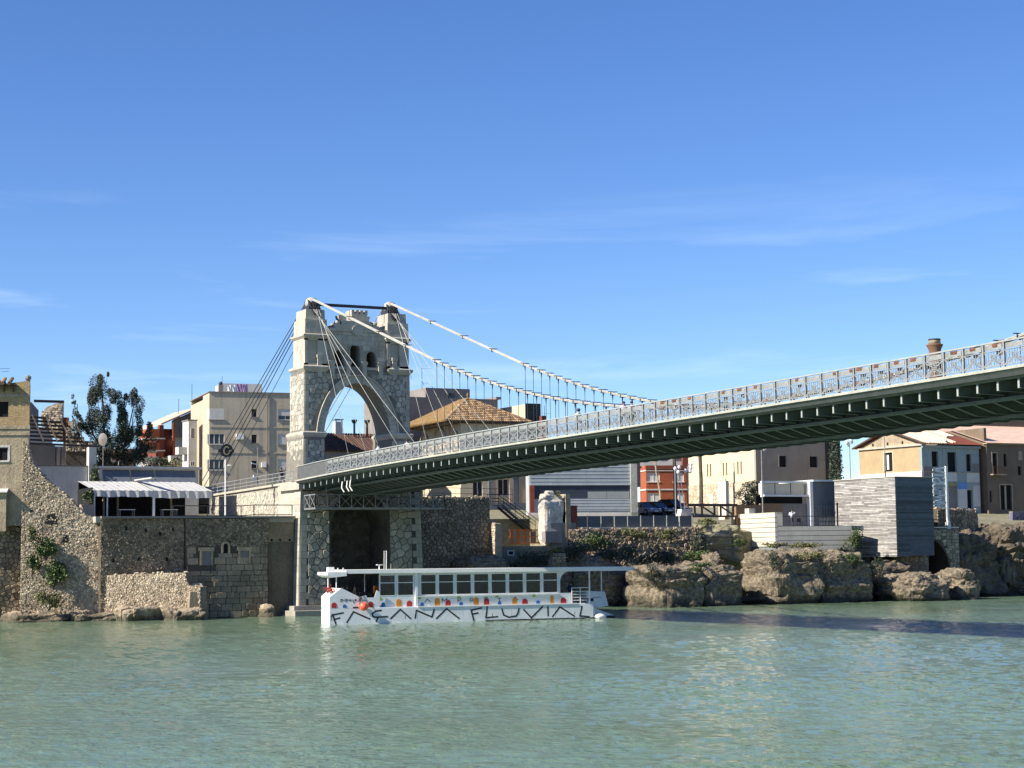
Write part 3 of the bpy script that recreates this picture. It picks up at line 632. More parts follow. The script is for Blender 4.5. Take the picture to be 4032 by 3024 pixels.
# back stays and the fan of stay cables
for x in (1.74, 9.54):
    for j, dx in enumerate((-.36, -.12, .12, .36)):
        y1 = 38.5 - j * 1.1
        MB().tube((x + dx, 5.6, 28.9), (x + dx, y1, 12.6), .042, n=6).build("back_stay", "dark" if x < 5 else "steel", BR, smooth=True)
    MB().tube((x + .5, 5.6, 28.2), (x + .5, 33.0, 12.4), .03, n=6).build("back_stay", "dark", BR, smooth=True)
    for L, dx in ((4.2, .1), (8.4, .25), (12.0, 0), (16.2, -.15), (20.0, -.3)):
        MB().tube((x + dx, 4.2, 27.9), (x + dx * .3, -L, zs(L)), .021, n=6).build("stay_cable", "cable", BR, smooth=True)
B("anchor_block", "conc", BR, (.6, 3.2, 33, 42, 8, 12.9)); B("anchor_block", "conc", BR, (8.3, 11, 33, 42, 8, 12.9))
# service pipes and lamp brackets under the deck
strip("service_pipe", "greenl", 4.3, 4.45, lambda L: zb(L) - .85, lambda L: zb(L) - .7, La=-2); 
for L in (6.5, 7.6, 8.3):
    MB().path([(-.1, -L, zb(L) - .05), (-.25, -L - .2, zb(L) - .6), (-.1, -L - .4, zb(L) - .95)], .05, 6).build("drain_pipe", "white", BR)
# --- inspection walkway hung under the deck in front of the pier
WK = thing("inspection_walkway", "grey lattice inspection gallery hanging under the bridge deck beside the pier", "walkway", (6.6, 2.2, 9.7))
B("floor_plate", "rail", WK, (.3, 12.9, .8, 3.55, 9.66, 9.74))
for nm, (p, q) in dict(front_truss=((.3, .8), (12.9, .8)), end_truss=((.3, .8), (.3, 3.5)), side_truss=((12.9, .8), (12.9, 3.5))).items():
    a = Vector((p[0], p[1], 0)); u = Vector((q[0], q[1], 0)) - a; n = 11 if u.length > 5 else 2; mb = MB()
    for z in (9.78, 10.95): mb.bar(tuple(a + Vector((0, 0, z))), tuple(a + u + Vector((0, 0, z))), .07, .07)
    for i in range(n + 1): mb.bar(tuple(a + u * i / n + Vector((0, 0, 9.75))), tuple(a + u * i / n + Vector((0, 0, 10.95))), .06, .06)
    for i in range(n):
        s, e = a + u * i / n, a + u * (i + 1) / n
        mb.bar(tuple(s + Vector((0, 0, 9.8))), tuple(e + Vector((0, 0, 10.93))), .035, .04); mb.bar(tuple(s + Vector((0, 0, 10.93))), tuple(e + Vector((0, 0, 9.8))), .035, .04)
    mb.build(nm, "rail", WK)
for x in (1.4, 4.6, 8.0, 11.4):
    MB().tube((x, .9, 10.95), (x, .9, 12.1), .04).build("hanger_rod", "rail", WK)
# ================================================================== building helpers
FR = [(0, 0, 0), 0.0]
class FMB(MB):
    def __init__(s): MB.__init__(s, FR[0], FR[1])
def frame(o=(0, 0, 0), deg=0.0): FR[0] = o; FR[1] = RD(deg)
def pivot(px, py, deg):
    a = RD(deg); c, s_ = math.cos(a), math.sin(a); frame((px - c * px + s_ * py, py - s_ * px - c * py, 0), deg)
def bx(name, m, parent, *boxes, **kw):
    mb = FMB()
    for b in boxes: mb.box(*b)
    return mb.build(name, m, parent, **kw)
def wallh(mb, ax, c, th, u0, u1, z0, z1, holes=()):
    us = sorted(set([u0, u1] + [min(max(h[k], u0), u1) for h in holes for k in (0, 1)]))
    for a, b in zip(us, us[1:]):
        if b - a < 1e-4: continue
        z = z0
        for h in sorted([h for h in holes if h[0] <= a + 1e-4 and h[1] >= b - 1e-4], key=lambda h: h[2]) + [None]:
            t = h[2] if h else z1
            if t > z + 1e-4: mb.box(a, b, c, c + th, z, t) if ax == 'y' else mb.box(c, c + th, a, b, z, t)
            if h: z = max(z, h[3])
    return mb
def abox(mb, ax, u0, u1, d0, d1, z0, z1, sh=None):
    return mb.box(u0, u1, d0, d1, z0, z1, sh) if ax == 'y' else mb.box(d0, d1, u0, u1, z0, z1, sh)
def window(parent, ax, c, u0, u1, z0, z1, pane="glass", fr="white", depth=.2, mull=1, sill=None, shut=0.0, shutm="shutter", surround=None, bars=0, name="window", lab=None):
    o = abox(FMB(), ax, u0, u1, c + depth, c + depth + .04, z0, z1).build(name, pane, parent, label=lab)
    if fr:
        f = FMB(); t = .055; d0, d1 = c + depth - .05, c + depth - .003
        for a, b, p, q in ((u0, u0 + t, z0, z1), (u1 - t, u1, z0, z1), (u0 + t, u1 - t, z0, z0 + t), (u0 + t, u1 - t, z1 - t, z1)): abox(f, ax, a, b, d0, d1, p, q)
        for k in range(mull): m_ = u0 + (u1 - u0) * (k + 1) / (mull + 1); abox(f, ax, m_ - .03, m_ + .03, d0, d1, z0 + t, z1 - t)
        for k in range(bars): m_ = z0 + (z1 - z0) * (k + 1) / (bars + 1); abox(f, ax, u0 + t, u1 - t, d0, d1, m_ - .02, m_ + .02)
        f.build("frame", fr, o)
    if shut: 
        f = FMB(); zt = z1 - (z1 - z0) * shut; n = max(2, int((z1 - zt) / .12))
        for k in range(n): abox(f, ax, u0 + .02, u1 - .02, c + depth - .1, c + depth - .06 - .01 * (k % 2), zt + (z1 - zt) * k / n + .004, zt + (z1 - zt) * (k + 1) / n)
        f.build("roller_shutter", shutm, o)
    if sill: abox(FMB(), ax, u0 - .1, u1 + .1, c - .09, c + depth - .06, z0 - .1, z0 - .005).build("sill", sill, o)
    if surround:
        f = FMB(); t = .16; d0, d1 = c - .035, c + .05
        for a, b, p, q in ((u0 - t, u0, z0, z1 + t), (u1, u1 + t, z0, z1 + t), (u0, u1, z1, z1 + t)): abox(f, ax, a, b, d0, d1, p, q)
        f.build("surround", surround, o)
    return o
M.update(
    shutter=mat("roller_shutter_cream", (.62, .60, .53), (.52, .50, .44), rough=.6, ns=3, var=.15, fine=.08),
    beige=mat("beige_render", (.50, .43, .31), (.43, .37, .265), ns=.5, bump=.15, bs=10, var=.05, streak=.45, sc=(.17, .145, .105), fine=.1),
    cream=mat("cream_render", (.60, .51, .345), (.53, .45, .30), ns=.6, bump=.15, bs=10, var=.05, streak=.15, sc=(.4, .34, .24), fine=.08),
    peach=mat("peach_render", (.50, .385, .28), (.44, .34, .25), ns=.6, var=.05, fine=.07, streak=.15, sc=(.35, .28, .2)),
    redb=mat("red_brick_facade", (.42, .115, .045), (.34, .09, .04), ns=1, var=.1, brick=(.28, .08, .008, (.75, .7, .62)), fine=.08),
    redp=mat("dark_red_brick", (.21, .055, .03), (.15, .04, .025), ns=1, var=.1, fine=.1),
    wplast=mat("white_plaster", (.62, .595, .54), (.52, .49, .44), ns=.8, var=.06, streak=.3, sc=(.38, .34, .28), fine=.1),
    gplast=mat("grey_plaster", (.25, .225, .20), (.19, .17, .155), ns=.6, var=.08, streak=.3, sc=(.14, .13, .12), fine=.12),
    gwall=mat("grey_blue_shutter", (.17, .19, .22), (.13, .145, .17), ns=.8, rough=.6, var=.08, fine=.06),
    awn=mat("pale_awning", (.52, .515, .48), (.44, .435, .41), ns=1.2, rough=.8, var=.1, fine=.08, streak=.2, sc=(.4, .39, .35)),
    tile=mat("clay_roof_tile", (.33, .205, .105), (.20, .14, .085), ns=1.3, rough=.9, var=.55, bump=.5, bs=10, fine=.2),
    tilel=mat("pale_roof_tile", (.62, .46, .36), (.5, .33, .24), ns=1.3, rough=.9, var=.4, fine=.2),
    roofo=mat("ochre_roof", (.36, .22, .09), (.24, .16, .07), ns=2.5, rough=.9, var=.2, bump=.7, bs=8, fine=.25),
    black=mat("deep_black", (.006, .006, .007), var=.05, fine=.02),
    wood=mat("old_dark_wood", (.09, .065, .045), (.05, .038, .03), ns=2, var=.3, aspect=(1, 1, 4), fine=.2),
    bark=mat("bark", (.11, .085, .06), (.06, .048, .035), ns=3, var=.2, bump=.6, bs=12),
    leaf=mat("dark_leaf", (.055, .075, .045), (.032, .045, .028), ns=1.5, var=.6, rough=.6, fine=.1),
    leafg=mat("green_leaf", (.085, .125, .035), (.045, .075, .02), ns=1.5, var=.6, rough=.6, fine=.1),
    leafy=mat("yellowish_leaf", (.16, .165, .055), (.095, .10, .04), ns=1.5, var=.6, rough=.7, fine=.1),
    navy=mat("navy_enamel", (.012, .018, .035), var=.1, rough=.35, fine=.03),
    gold=mat("gold_enamel", (.62, .50, .22), var=.1, rough=.4, fine=.05),
    mauve=mat("mauve_cloth", (.30, .2, .32), (.42, .3, .42), ns=1.5, var=.2, fine=.06), pinkc=mat("pink_cloth", (.75, .45, .62), var=.1, fine=.06),
)
# ------------------------------------------------------------------ plants
def leaves(mb, c, rad, n, size, rnd, flat=1.0, shell=.35):
    for _ in range(n):
        while True:
            d = Vector((rnd.uniform(-1, 1), rnd.uniform(-1, 1), rnd.uniform(-1, 1)))
            if .05 < d.length <= 1: break
        d = d.normalized() * (shell + (1 - shell) * rnd.random()**.6)
        q = Vector((c[0] + d.x * rad[0], c[1] + d.y * rad[1], c[2] + d.z * rad[2])); s = size * rnd.uniform(.55, 1.3)
        a = Vector((rnd.gauss(0, 1), rnd.gauss(0, 1), rnd.gauss(0, 1) * flat)).normalized(); b = a.orthogonal().normalized()
        if rnd.random() < .5: b = a.cross(b)
        a, b = a * s, b * s * .5
        mb.add([tuple(q - a), tuple(q + b), tuple(q + a), tuple(q - b)], [(0, 1, 2, 3)], rnd.random())
def tree(name, label, base, trunk_r, limbs, blobs, leafm, seed, n, size, cat="tree", group=None, barkm="bark"):
    rnd = random.Random(seed); T = thing(name, label, cat, base, group); tr = MB()
    for pts in limbs:
        r = trunk_r * (1 if pts[0] == (0, 0, 0) else .55); P_ = [tuple(base[i] + p[i] for i in range(3)) for p in pts]; tr.path(P_, r, 7, r * .3)
    tr.build("trunk", barkm, T, smooth=True); cm = MB(); twig = MB()
    for (cx, cy, cz, rx, ry, rz) in blobs:
        vol = rx * ry * rz; k = max(20, int(n * vol))
        # uneven clumps inside each blob
        m_ = max(4, int(7 * vol**.4))
        for _ in range(m_):
            d = Vector((rnd.gauss(0, .55), rnd.gauss(0, .55), rnd.gauss(0, .55)))
            if d.length > 1: d.normalize()
            q = (base[0] + cx + d.x * rx, base[1] + cy + d.y * ry, base[2] + cz + d.z * rz); rr = rnd.uniform(.22, .45)
            leaves(cm, q, (rx * rr, ry * rr, rz * rr), k // m_, size, rnd)
            twig.tube((base[0] + cx, base[1] + cy, base[2] + cz - rz * .6), q, .025 * trunk_r / .2, .008, 4)
    cm.build("crown", leafm, T); twig.build("twigs", barkm, T); return T
def shrub(name, label, c, rad, leafm, seed, n=400, size=.12, group=None, cat="shrub"):
    rnd = random.Random(seed); T = thing(name, label, cat, (c[0], c[1], c[2] - rad[2]), group); cm = MB(); st = MB()
    for _ in range(9):
        d = Vector((rnd.uniform(-.6, .6), rnd.uniform(-.6, .6), rnd.uniform(-.5, .6))); q = (c[0] + d.x * rad[0], c[1] + d.y * rad[1], c[2] + d.z * rad[2])
        leaves(cm, q, tuple(r * rnd.uniform(.35, .6) for r in rad), n // 9, size, rnd); st.tube((c[0], c[1], c[2] - rad[2]), q, .03, .012, 4)
    cm.build("foliage", leafm, T); st.build("stems", "bark", T); return T
def rock(name, label, x0, x1, y0, y1, z0, z1, seed, m="rock", nu=90, nv=52, amp=.5, sq=3.2, cat="rock", group=None, strata=.25, parent=None):
    """rounded block of weathered rock: superellipsoid pushed about by noise"""
    mb = MB(); cx, cy, cz = (x0 + x1) / 2, (y0 + y1) / 2, (z0 + z1) / 2; rx, ry, rz = (x1 - x0) / 2, (y1 - y0) / 2, (z1 - z0) / 2
    e = 2 / sq; pw = lambda t: math.copysign(abs(t)**e, t); vs = []
    for j in range(nv + 1):
        t = math.pi * (j / nv - .5)
        for i in range(nu):
            q = 2 * math.pi * i / nu
            p = Vector((cx + rx * pw(math.cos(t)) * pw(math.cos(q)), cy + ry * pw(math.cos(t)) * pw(math.sin(q)), cz + rz * pw(math.sin(t))))
            o = Vector((seed * 13.1, seed * 7.7, seed * 3.3)); dn = (p - Vector((cx, cy, cz))); dn = Vector((dn.x / rx, dn.y / ry, dn.z / rz)); dn.normalize()
            h = mnoise.fractal(Vector((p.x * .35, p.y * .35, p.z * .6)) + o, 1.0, 2.1, 5) * amp + mnoise.noise(Vector((p.x * .1, p.y * .1, p.z * 2.2)) + o) * strata
            h += (mnoise.ridged_multi_fractal(Vector((p.x * .8, p.y * .8, p.z * 1.3)) + o, 1.0, 2.2, 5, 1.0, 2.0) - 1.0) * amp * .36
            h -= abs(mnoise.noise(Vector((p.x * .5, p.y * .5, p.z * .9)) + o * 2)) * amp * .5
            h += (mnoise.cell(Vector((p.x * .7, p.y * .7, p.z * 1.1)) + o) - .5) * .25 * amp
            p += dn * h; vs.append(tuple(p))
    fs = [(j * nu + i, j * nu + (i + 1) % nu, (j + 1) * nu + (i + 1) % nu, (j + 1) * nu + i) for j in range(nv) for i in range(nu)]
    mb.add(vs, fs); return mb.build(name, m, parent, label=label, cat=cat if not parent else None, group=group)

# ================================================================== LEFT BANK
rl = random.Random(21)
SH[:] = [-1.2, -4.6, .977]
# --- tall ruined brick house at the left edge
BH = thing("ruined_brick_house", "tall derelict ochre brick house with broken eaves at the left edge", "house", (-30, 17, 8))
frame((-22.1, 12.0, 0), -19)
mb = wallh(FMB(), 'y', 0, .45, -17, 0, 16.4, 20.6, [(-3.1, -1.75, 18.0, 19.35), (-7.5, -6.1, 18.0, 19.35)]); mb.prism([(-17, 20.6), (0, 20.6), (0, 21.25), (-.8, 21.1), (-1.9, 20.95), (-17, 20.8)], 0, .45, 'y'); mb.build("upper_wall", "brickw", BH)
mb = wallh(FMB(), 'y', .03, .5, -17, -.05, 8.5, 16.4, [(-2.75, -1.72, 14.15, 15.35), (-7.5, -6.4, 14.15, 15.35)]); mb.build("lower_wall", "oldplaster", BH)
mb = FMB(); mb.box(-.45, -.05, .45, 1.1, 9, 20.9); mb.box(-17, -16.6, .45, 10, 9, 20.9); mb.build("side_wall", "brickw", BH)
bx("string_course", "oldplaster", BH, (-17, .06, -.09, .05, 19.75, 19.98)); bx("string_course", "oldplaster", BH, (-17, .08, -.14, .05, 16.95, 17.25), (-17, .05, -.06, .05, 16.4, 16.95))
bx("dark_interior", "black", BH, (-16, -.6, .7, .8, 9, 20.5))
for u in (-1.35, -2.1, -2.85, -3.6): FMB().prism([(0, 20.75), (-.62, 20.75), (-.62, 20.55), (-.1, 20.2), (0, 20.2)], u - .06, u + .06, 'x').build("eave_bracket", "wood", BH)
mb = FMB(); mb.box(-17, -1.1, -.7, .3, 20.75, 20.83); mb.build("eave_board", "wood", BH)
mb = FMB()
for k in range(26): mb.tube((-16.6 + k * .6, -.8, 20.9), (-16.6 + k * .6, 1.2, 21.5), .16, n=7, sh=rl.random())
mb.build("eave_tile", "tile", BH)
FMB().prism([(-3.8, 20.9), (-3.6, 21.6), (-3.05, 21.55), (-2.9, 21.35), (-2.1, 21.2), (-2, 20.9)], .35, .9, 'y').build("broken_gable", "gplast", BH)
FMB().ball((-.15, .1, 21.45), (.28, .3, .26), 8, 6).build("ridge_stone", "gplast", BH)
window(BH, 'y', 0, -3.1, -1.75, 18.0, 19.35, "black", None, .3); window(BH, 'y', .03, -2.75, -1.72, 14.15, 15.35, "black", "wplast", .15, mull=0, sill="wplast", surround="wplast")
window(BH, 'y', 0, -7.5, -6.1, 18.0, 19.35, "black", None, .3); window(BH, 'y', .03, -7.5, -6.4, 14.15, 15.35, "black", "wplast", .15, mull=0, sill="wplast", surround="wplast")
mb = FMB(); wallh(mb, 'y', -.7, .3, -9, -1.75, 8.0, 11.3, [(-4.5, -2.7, 9.4, 10.6)]); mb.box(-2.05, -1.75, -.4, 0, 8, 11.3); mb.build("lean_to_wall", "oldplaster", BH)
FMB().prism([(-.95, 11.35), (.1, 11.65), (.1, 11.75), (-.95, 11.45)], -9, -1.65, 'x').build("lean_to_roof", "wplast", BH)
window(BH, 'y', -.7, -4.5, -2.7, 9.4, 10.6, "gwall", "wplast", .12, mull=2)
FMB().path([(-2.9, 2, 21), (-2.9, 2, 22.6)], .025, 5).bar((-2.9, 2, 22.5), (-1.9, 2, 22.45), .03, .03).bar((-2.6, 2, 22.2), (-2.0, 2, 22.2), .03, .03).build("roof_aerial", "dark", BH)
frame()
# --- rubble masses and river walls
def rubble_wall(name, label, p0, p1, H, thick, m, mm, seed, size=(.24, .4), npar=160, batter=.02, z0=0.0, proud=(.03, .13), cat="wall", inside=None, gap=.045, shades=(.05, .95)):
    f, L = wframe(p0, p1, batter); T = thing(name, label, cat, ((p0[0] + p1[0]) / 2, (p0[1] + p1[1]) / 2, z0)); rnd = random.Random(seed)
    n = max(2, int(L / .5)); top = [(L * i / n, H(L * i / n)) for i in range(n + 1)]; poly = [(0, z0 - 1.5)] + [(L, z0 - 1.5)] + [(u, v) for u, v in reversed(top)]
    vs = [f(u, v, 0) for u, v in poly] + [f(u, v, -thick) for u, v in poly]; k = len(poly)
    MB().add(vs, [tuple(range(k)), tuple(range(2 * k - 1, k - 1, -1))] + [(i, (i + 1) % k, k + (i + 1) % k, k + i) for i in range(k)]).build("core", mm, T)
    ok = lambda u, v: v < H(u) - .03 and (inside is None or inside(u, v))
    cells = [c for c in voronoi(0, L, z0, max(v for _, v in top), size[1] * 1.05, rnd, .95, size[0] * 1.05) if ok(sum(p[0] for p in c) / len(c), sum(p[1] for p in c) / len(c))]
    stones(T, f, cells, m, rnd, gap, proud, npar, shades=shades, bevel=.8)
    # loose stones along the top edge
    cap = MB()
    for i in range(int(L / .35)):
        u = rnd.uniform(.1, L - .1); q = f(u, H(u) + rnd.uniform(-.04, .08), -rnd.uniform(0, min(thick, 1)))
        cap.ball(q, (rnd.uniform(.1, .24), rnd.uniform(.1, .2), rnd.uniform(.06, .14)), 6, 4, rnd.uniform(.3, 1))
    cap.build("top_stones", m, T, kind="stuff"); return T, f
def lerp(tab):
    def h(u):
        for (a, va), (b, vb) in zip(tab, tab[1:]):
            if u <= b: return va + (vb - va) * (u - a) / max(1e-6, b - a)
        return tab[-1][1]
    return h
rubble_wall("river_wall", "dark shaded stone wall below the derelict house, at the far left", (-44, 14.2), (-22.2, 13.2), lambda u: 10.4, 1.5, "rub_shade", "rubmort", 31, (.32, .5), 120)
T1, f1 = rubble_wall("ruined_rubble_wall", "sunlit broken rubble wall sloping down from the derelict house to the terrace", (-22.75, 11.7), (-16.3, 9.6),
    lerp([(0, 15.9), (.35, 15.6), (.9, 13.9), (2.3, 12.2), (3.6, 11.3), (4.6, 10.2), (5.4, 9.3), (7, 9.05)]), 2.2, "rub", "rubmort_lit", 32, (.115, .2), 300, .03, shades=(.2, .95), gap=.02, proud=(.01, .085))
holes_ = MB()
for u, v, a, b in ((2.0, 8.6, 1.0, .9), (3.4, 7.0, .55, .7), (.7, 9.6, .3, .3), (1.3, 5.4, .4, .35)): holes_.add([f1(u, v, .07), f1(u + a, v, .07), f1(u + a * .8, v + b, .07), f1(u + .1, v + b * .9, .07)], [(0, 1, 2, 3)])
holes_.build("wall_cavity", "black", T1)
T2, f2 = rubble_wall("terrace_wall", "tall shaded rubble retaining wall with putlog holes under the restaurant terrace", (-16.6, 9.1), (-9.25, 9.0), lambda u: 9.0, 1.2, "rub_shade", "rubmort", 33, (.15, .25), 280, .01, gap=.03, proud=(.01, .08))
for u, v, s in ((2.2, 8.0, .2), (3.9, 7.85, .17), (5.15, 7.5, .2), (6.3, 7.9, .17), (1.1, 5.2, .2), (3.3, 5.3, .2), (5.75, 5.25, .2)):
    MB().add([f2(u - s / 2, v, .16), f2(u + s / 2, v, .16), f2(u + s / 2, v + s * 1.6, .16), f2(u - s / 2, v + s * 1.6, .16)], [(0, 1, 2, 3)]).build("putlog_hole", "black", T2)
inn = lambda u, v: not (1.3 < u < 2.4 and 4.8 < v < 6.5) and not (4.85 < u < 5.85 and 4.9 < v < 6.4) and not (3.15 < u < 4.05 and 5.8 < v < 7.0)
T3, f3 = rubble_wall("buttress_wall", "shaded old stone wall with a small arched niche and two blocked windows", (-9.2, 8.75), (-1.6, 8.75), lambda u: 9.0, 1.2, "rub_shade", "rubmort", 34, (.16, .3), 140, .015, gap=.03, proud=(.01, .07), inside=lambda u, v: v > 6.6 and inn(u, v))
rnd = random.Random(5); stones(T3, f3, [c for c in courses(.1, 7.5, .2, 6.6, .5, .85, rnd) if keep(c, inn)], "rub_shade", rnd, .035, (.03, .07), 110, name="ashlar_block", shades=(.35, .8))
for u0, u1, v0, v1 in ((1.45, 2.3, 4.85, 6.1), (4.95, 5.75, 4.95, 6.1)):
    q = lambda u, v, d: f3(u, v, d)
    MB().add([q(u0, v0, .02), q(u1, v0, .02), q(u1, v1, .02), q(u0, v1, .02)], [(0, 1, 2, 3)]).build("blocked_window", "gplast", T3)
    mb = MB()
    for a, b, c_, e in ((u0 - .18, u0, v0, v1), (u1, u1 + .15, v0, v1), (u0 - .3, u1 + .25, v1, v1 + .33)):
        mb.add([q(a, c_, -.1), q(b, c_, -.1), q(b, e, -.1), q(a, e, -.1), q(a, c_, .12), q(b, c_, .12), q(b, e, .12), q(a, e, .12)], [(4, 5, 6, 7), (0, 1, 5, 4), (1, 2, 6, 5), (2, 3, 7, 6), (3, 0, 4, 7)])
    mb.build("window_surround", "oldplaster", T3)
nh = [(3.4, 5.9), (3.8, 5.9)] + [(3.6 + .2 * math.cos(math.pi * i / 8), 6.55 + .2 * math.sin(math.pi * i / 8)) for i in range(9)]
MB().add([f3(u, v, .05) for u, v in nh], [tuple(range(len(nh)))]).build("arched_niche", "black", T3)
mb = MB()
for i in range(9):
    a0, a1 = math.pi * i / 9, math.pi * (i + 1) / 9; mb.add([f3(3.6 + r * math.cos(a), 6.55 + r * math.sin(a), d) for d in (-.05, .12) for r, a in ((.22, a0), (.22, a1), (.4, a1), (.4, a0))], [(4, 5, 6, 7), (0, 1, 5, 4), (2, 3, 7, 6)])
for u in (3.2, 3.82): mb.add([f3(u + s, v, d) for d in (-.05, .12) for s, v in ((0, 5.9), (.18, 5.9), (.18, 6.55), (0, 6.55))], [(4, 5, 6, 7), (0, 1, 5, 4), (1, 2, 6, 5), (3, 0, 4, 7)])
mb.build("niche_surround", "oldplaster", T3)
RW = thing("recessed_wall", "brown rendered wall in the shaded recess beside the bridge pier", "wall", (-.6, 9.8, 0))
B("wall", "rendr", RW, (-1.62, 1.0, 9.55, 10.6, -1, 6.9)); B("parapet", "rub_shade", RW, (-1.62, 1.0, 9.45, 10.6, 6.9, 9.15))
for x in (-1.2, -.4, .5): B("putlog_hole", "black", RW, (x, x + .2, 9.43, 9.44, 6.95, 7.15))
B("terrace_coping", "gplast", None, (-16.6, .9, 8.75, 9.6, 9.05, 9.22), label="weathered concrete coping along the top of the terrace wall", cat="coping")
rubble_wall("low_rubble_wall", "low sunlit rubble wall stepping out in front of the terrace wall at the water", (-16.5, 9.2), (-9.3, 4.4), lerp([(0, 4.1), (7.3, 4.25), (7.5, 3.2), (8.4, 3.0)]), 2.0, "rub", "rubmort_lit", 35, (.115, .2), 260, .05, z0=.9, shades=(.25, .95), gap=.02, proud=(.01, .085))
RB = thing("stone_block", "broken end of the low rubble wall, dark side towards the pier", "wall", (-10.4, 2.8, 0))
MB().frustum((-10.4, -8.5, 4.3, 8.8), (-10.1, -8.7, 4.6, 8.8), -1, 2.6).build("core", "rub_shade", RB); MB().frustum((-10.0, -8.6, 4.9, 8.8), (-9.6, -8.9, 5.4, 8.8), 2.6, 3.3).build("top", "rub", RB)
for i, (a, b, c_, e, z) in enumerate(((-23.8, -18.2, 9.8, 14, 1.0), (-19.0, -15.0, 8.2, 12.5, .95), (-15.6, -11.4, 5.8, 11.4, 1.45), (-12.2, -9.0, 3.8, 9.0, 1.2))):
    rock("shore_rock", ["weathered ledge at the waterline under the green bushes", "pale boulder at the waterline left of the low rubble wall", "pale boulder at the waterline under the left end of the low wall", "broken ledge at the waterline under the right end of the low wall"][i],
         a, b, c_, e, -1.2, z, 40 + i, nu=110, nv=56, m="rockl", amp=.55, sq=5.5, strata=.2, group="boulders along the left waterline")
rock("shore_rock", "small sunlit boulder at the waterline just left of the bridge pier", -2.6, -1.3, 7.4, 9.2, -.8, 1.2, 50, m="rockl", nu=60, nv=36, amp=.4)
for i, (c_, r_, lm, n_, lb) in enumerate((((-20.9, 10.4, 6.6), (1.3, .7, 1.2), "leafg", 900, "upper dark green bush growing out of the broken rubble wall"), ((-20.3, 10.2, 4.3), (1.4, .8, 1.3), "leafg", 1100, "middle leafy bush hanging on the broken rubble wall"),
        ((-20.8, 9.6, 1.9), (1.2, .7, .75), "leafy", 800, "low round yellow-green bush at the foot of the rubble wall"), ((-22.0, 10.9, 7.8), (.6, .4, .8), "leafy", 260, "small bush below the lean-to on the left"),
        ((-12.2, 7.3, .95), (.9, .5, .5), "leafg", 260, "small weeds on the boulders under the low wall"), ((-21.9, 10.9, 5.2), (.8, .5, 1.0), "leafg", 420, "dark ivy clump at the left edge of the rubble wall"))):
    shrub("wall_bush", lb, c_, r_, lm, 60 + i, n_, .13)

SH[:] = [0.0, 0.0, 1.0]
# --- terrace and restaurant
M['paving'] = mat("terrace_paving", (.42, .39, .34), (.33, .31, .27), var=.1)
MB().box(-18.2, -.3, 4.6, 36, 8.6, 9.12).build("terrace", "paving", kind="structure")
RS = thing("terrace_restaurant", "restaurant terrace under a white corrugated awning on white posts", "restaurant", (-11, 14, 9.2))
for xa, xb in ((-16.6, -11.1), (-11.0, -5.6)):
    mb = MB(); n = 44; vs = []
    for i in range(n + 1):
        x = xa + (xb - xa) * i / n; dz = .012 * math.sin(i * math.pi / 2.2) + rl.uniform(-.008, .008)
        vs += [(x, 11.7, 11.62 + dz), (x, 14.4, 12.12 + dz), (x, 17.4, 12.66 + dz)]
    mb.add(vs, [(3 * i + j, 3 * i + 3 + j, 3 * i + 4 + j, 3 * i + 1 + j) for i in range(n) for j in (0, 1)]); mb.build("awning_roof", "awn", RS)
    mb = MB(); vs = []
    for i in range(n + 1):
        x = xa + (xb - xa) * i / n; vs += [(x, 11.66 + .03 * math.sin(i * .9), 11.6), (x, 11.62 + .05 * math.sin(i * .9), (11.05 if xa < -12 else 10.95) + .03 * math.sin(i * .37))]
    mb.add(vs, [(2 * i, 2 * i + 2, 2 * i + 3, 2 * i + 1) for i in range(n)]); mb.build("valance", "awn", RS)
B("roof_ridge_board", "awn", RS, (-11.3, -10.8, 11.7, 17.4, 12.75, 12.85))
for x in (-16.45, -15.3, -11.05, -5.75):
    B("post", "white", RS, (x - (.1 if x == -11.05 else .05), x + (.1 if x == -11.05 else .05), 11.75, 11.95, 9.2, 11.6))
B("dark_interior", "black", RS, (-16.5, -6.4, 17.3, 17.5, 9.2, 12.6), (-16.6, -16.5, 12.2, 17.3, 9.2, 11.9), (-16.5, -6.4, 12.6, 17.3, 9.202, 9.21))
B("side_planter", "peach", RS, (-17.7, -16.7, 10.9, 12.2, 9.1, 10.35))
for x in (-14.9, -13.6, -10.2, -8.6): B("inner_post", "oldplaster", RS, (x - .08, x + .08, 14.5, 14.7, 9.2, 12.2))
for i, (x, y, lb) in enumerate(((-13.3, 12.8, "left-hand white restaurant table under the awning"), (-9.3, 12.9, "right-hand restaurant table under the awning"))):
    TB = thing("restaurant_table", lb, "table", (x, y, 9.2)); B("tabletop", "white", TB, (x - .75, x + .75, y - .4, y + .4, 9.9, 9.95))
    for sx in (-.65, .65):
        for sy in (-.3, .3): B("leg", "rail", TB, (x + sx - .03, x + sx + .03, y + sy - .03, y + sy + .03, 9.21, 9.9))
shrub("planter_plant", "spiky plant in the peach planter left of the awning", (-17.1, 11.6, 10.9), (.55, .5, .7), "leafg", 70, 260, .16)
def bar_rail(name, lab, pts, zs_, rails, m, parent=None, post=1.6, r=.03):
    T = thing(name, lab, "railing", pts[0]) if parent is None else parent; mb = MB(); n = 0
    for a, b in zip(pts, pts[1:]):
        for h in rails: MB().tube((a[0], a[1], a[2] + h), (b[0], b[1], b[2] + h), r, n=6).build("rail", m, T)
        a_, b_ = Vector(a), Vector(b); k = max(1, int((b_ - a_).length / post))
        for i in range(k + 1): p = a_ + (b_ - a_) * i / k; MB().tube(tuple(p), tuple(p + Vector((0, 0, rails[-1]))), r * 1.1, n=6).build("post", m, T)
    return T
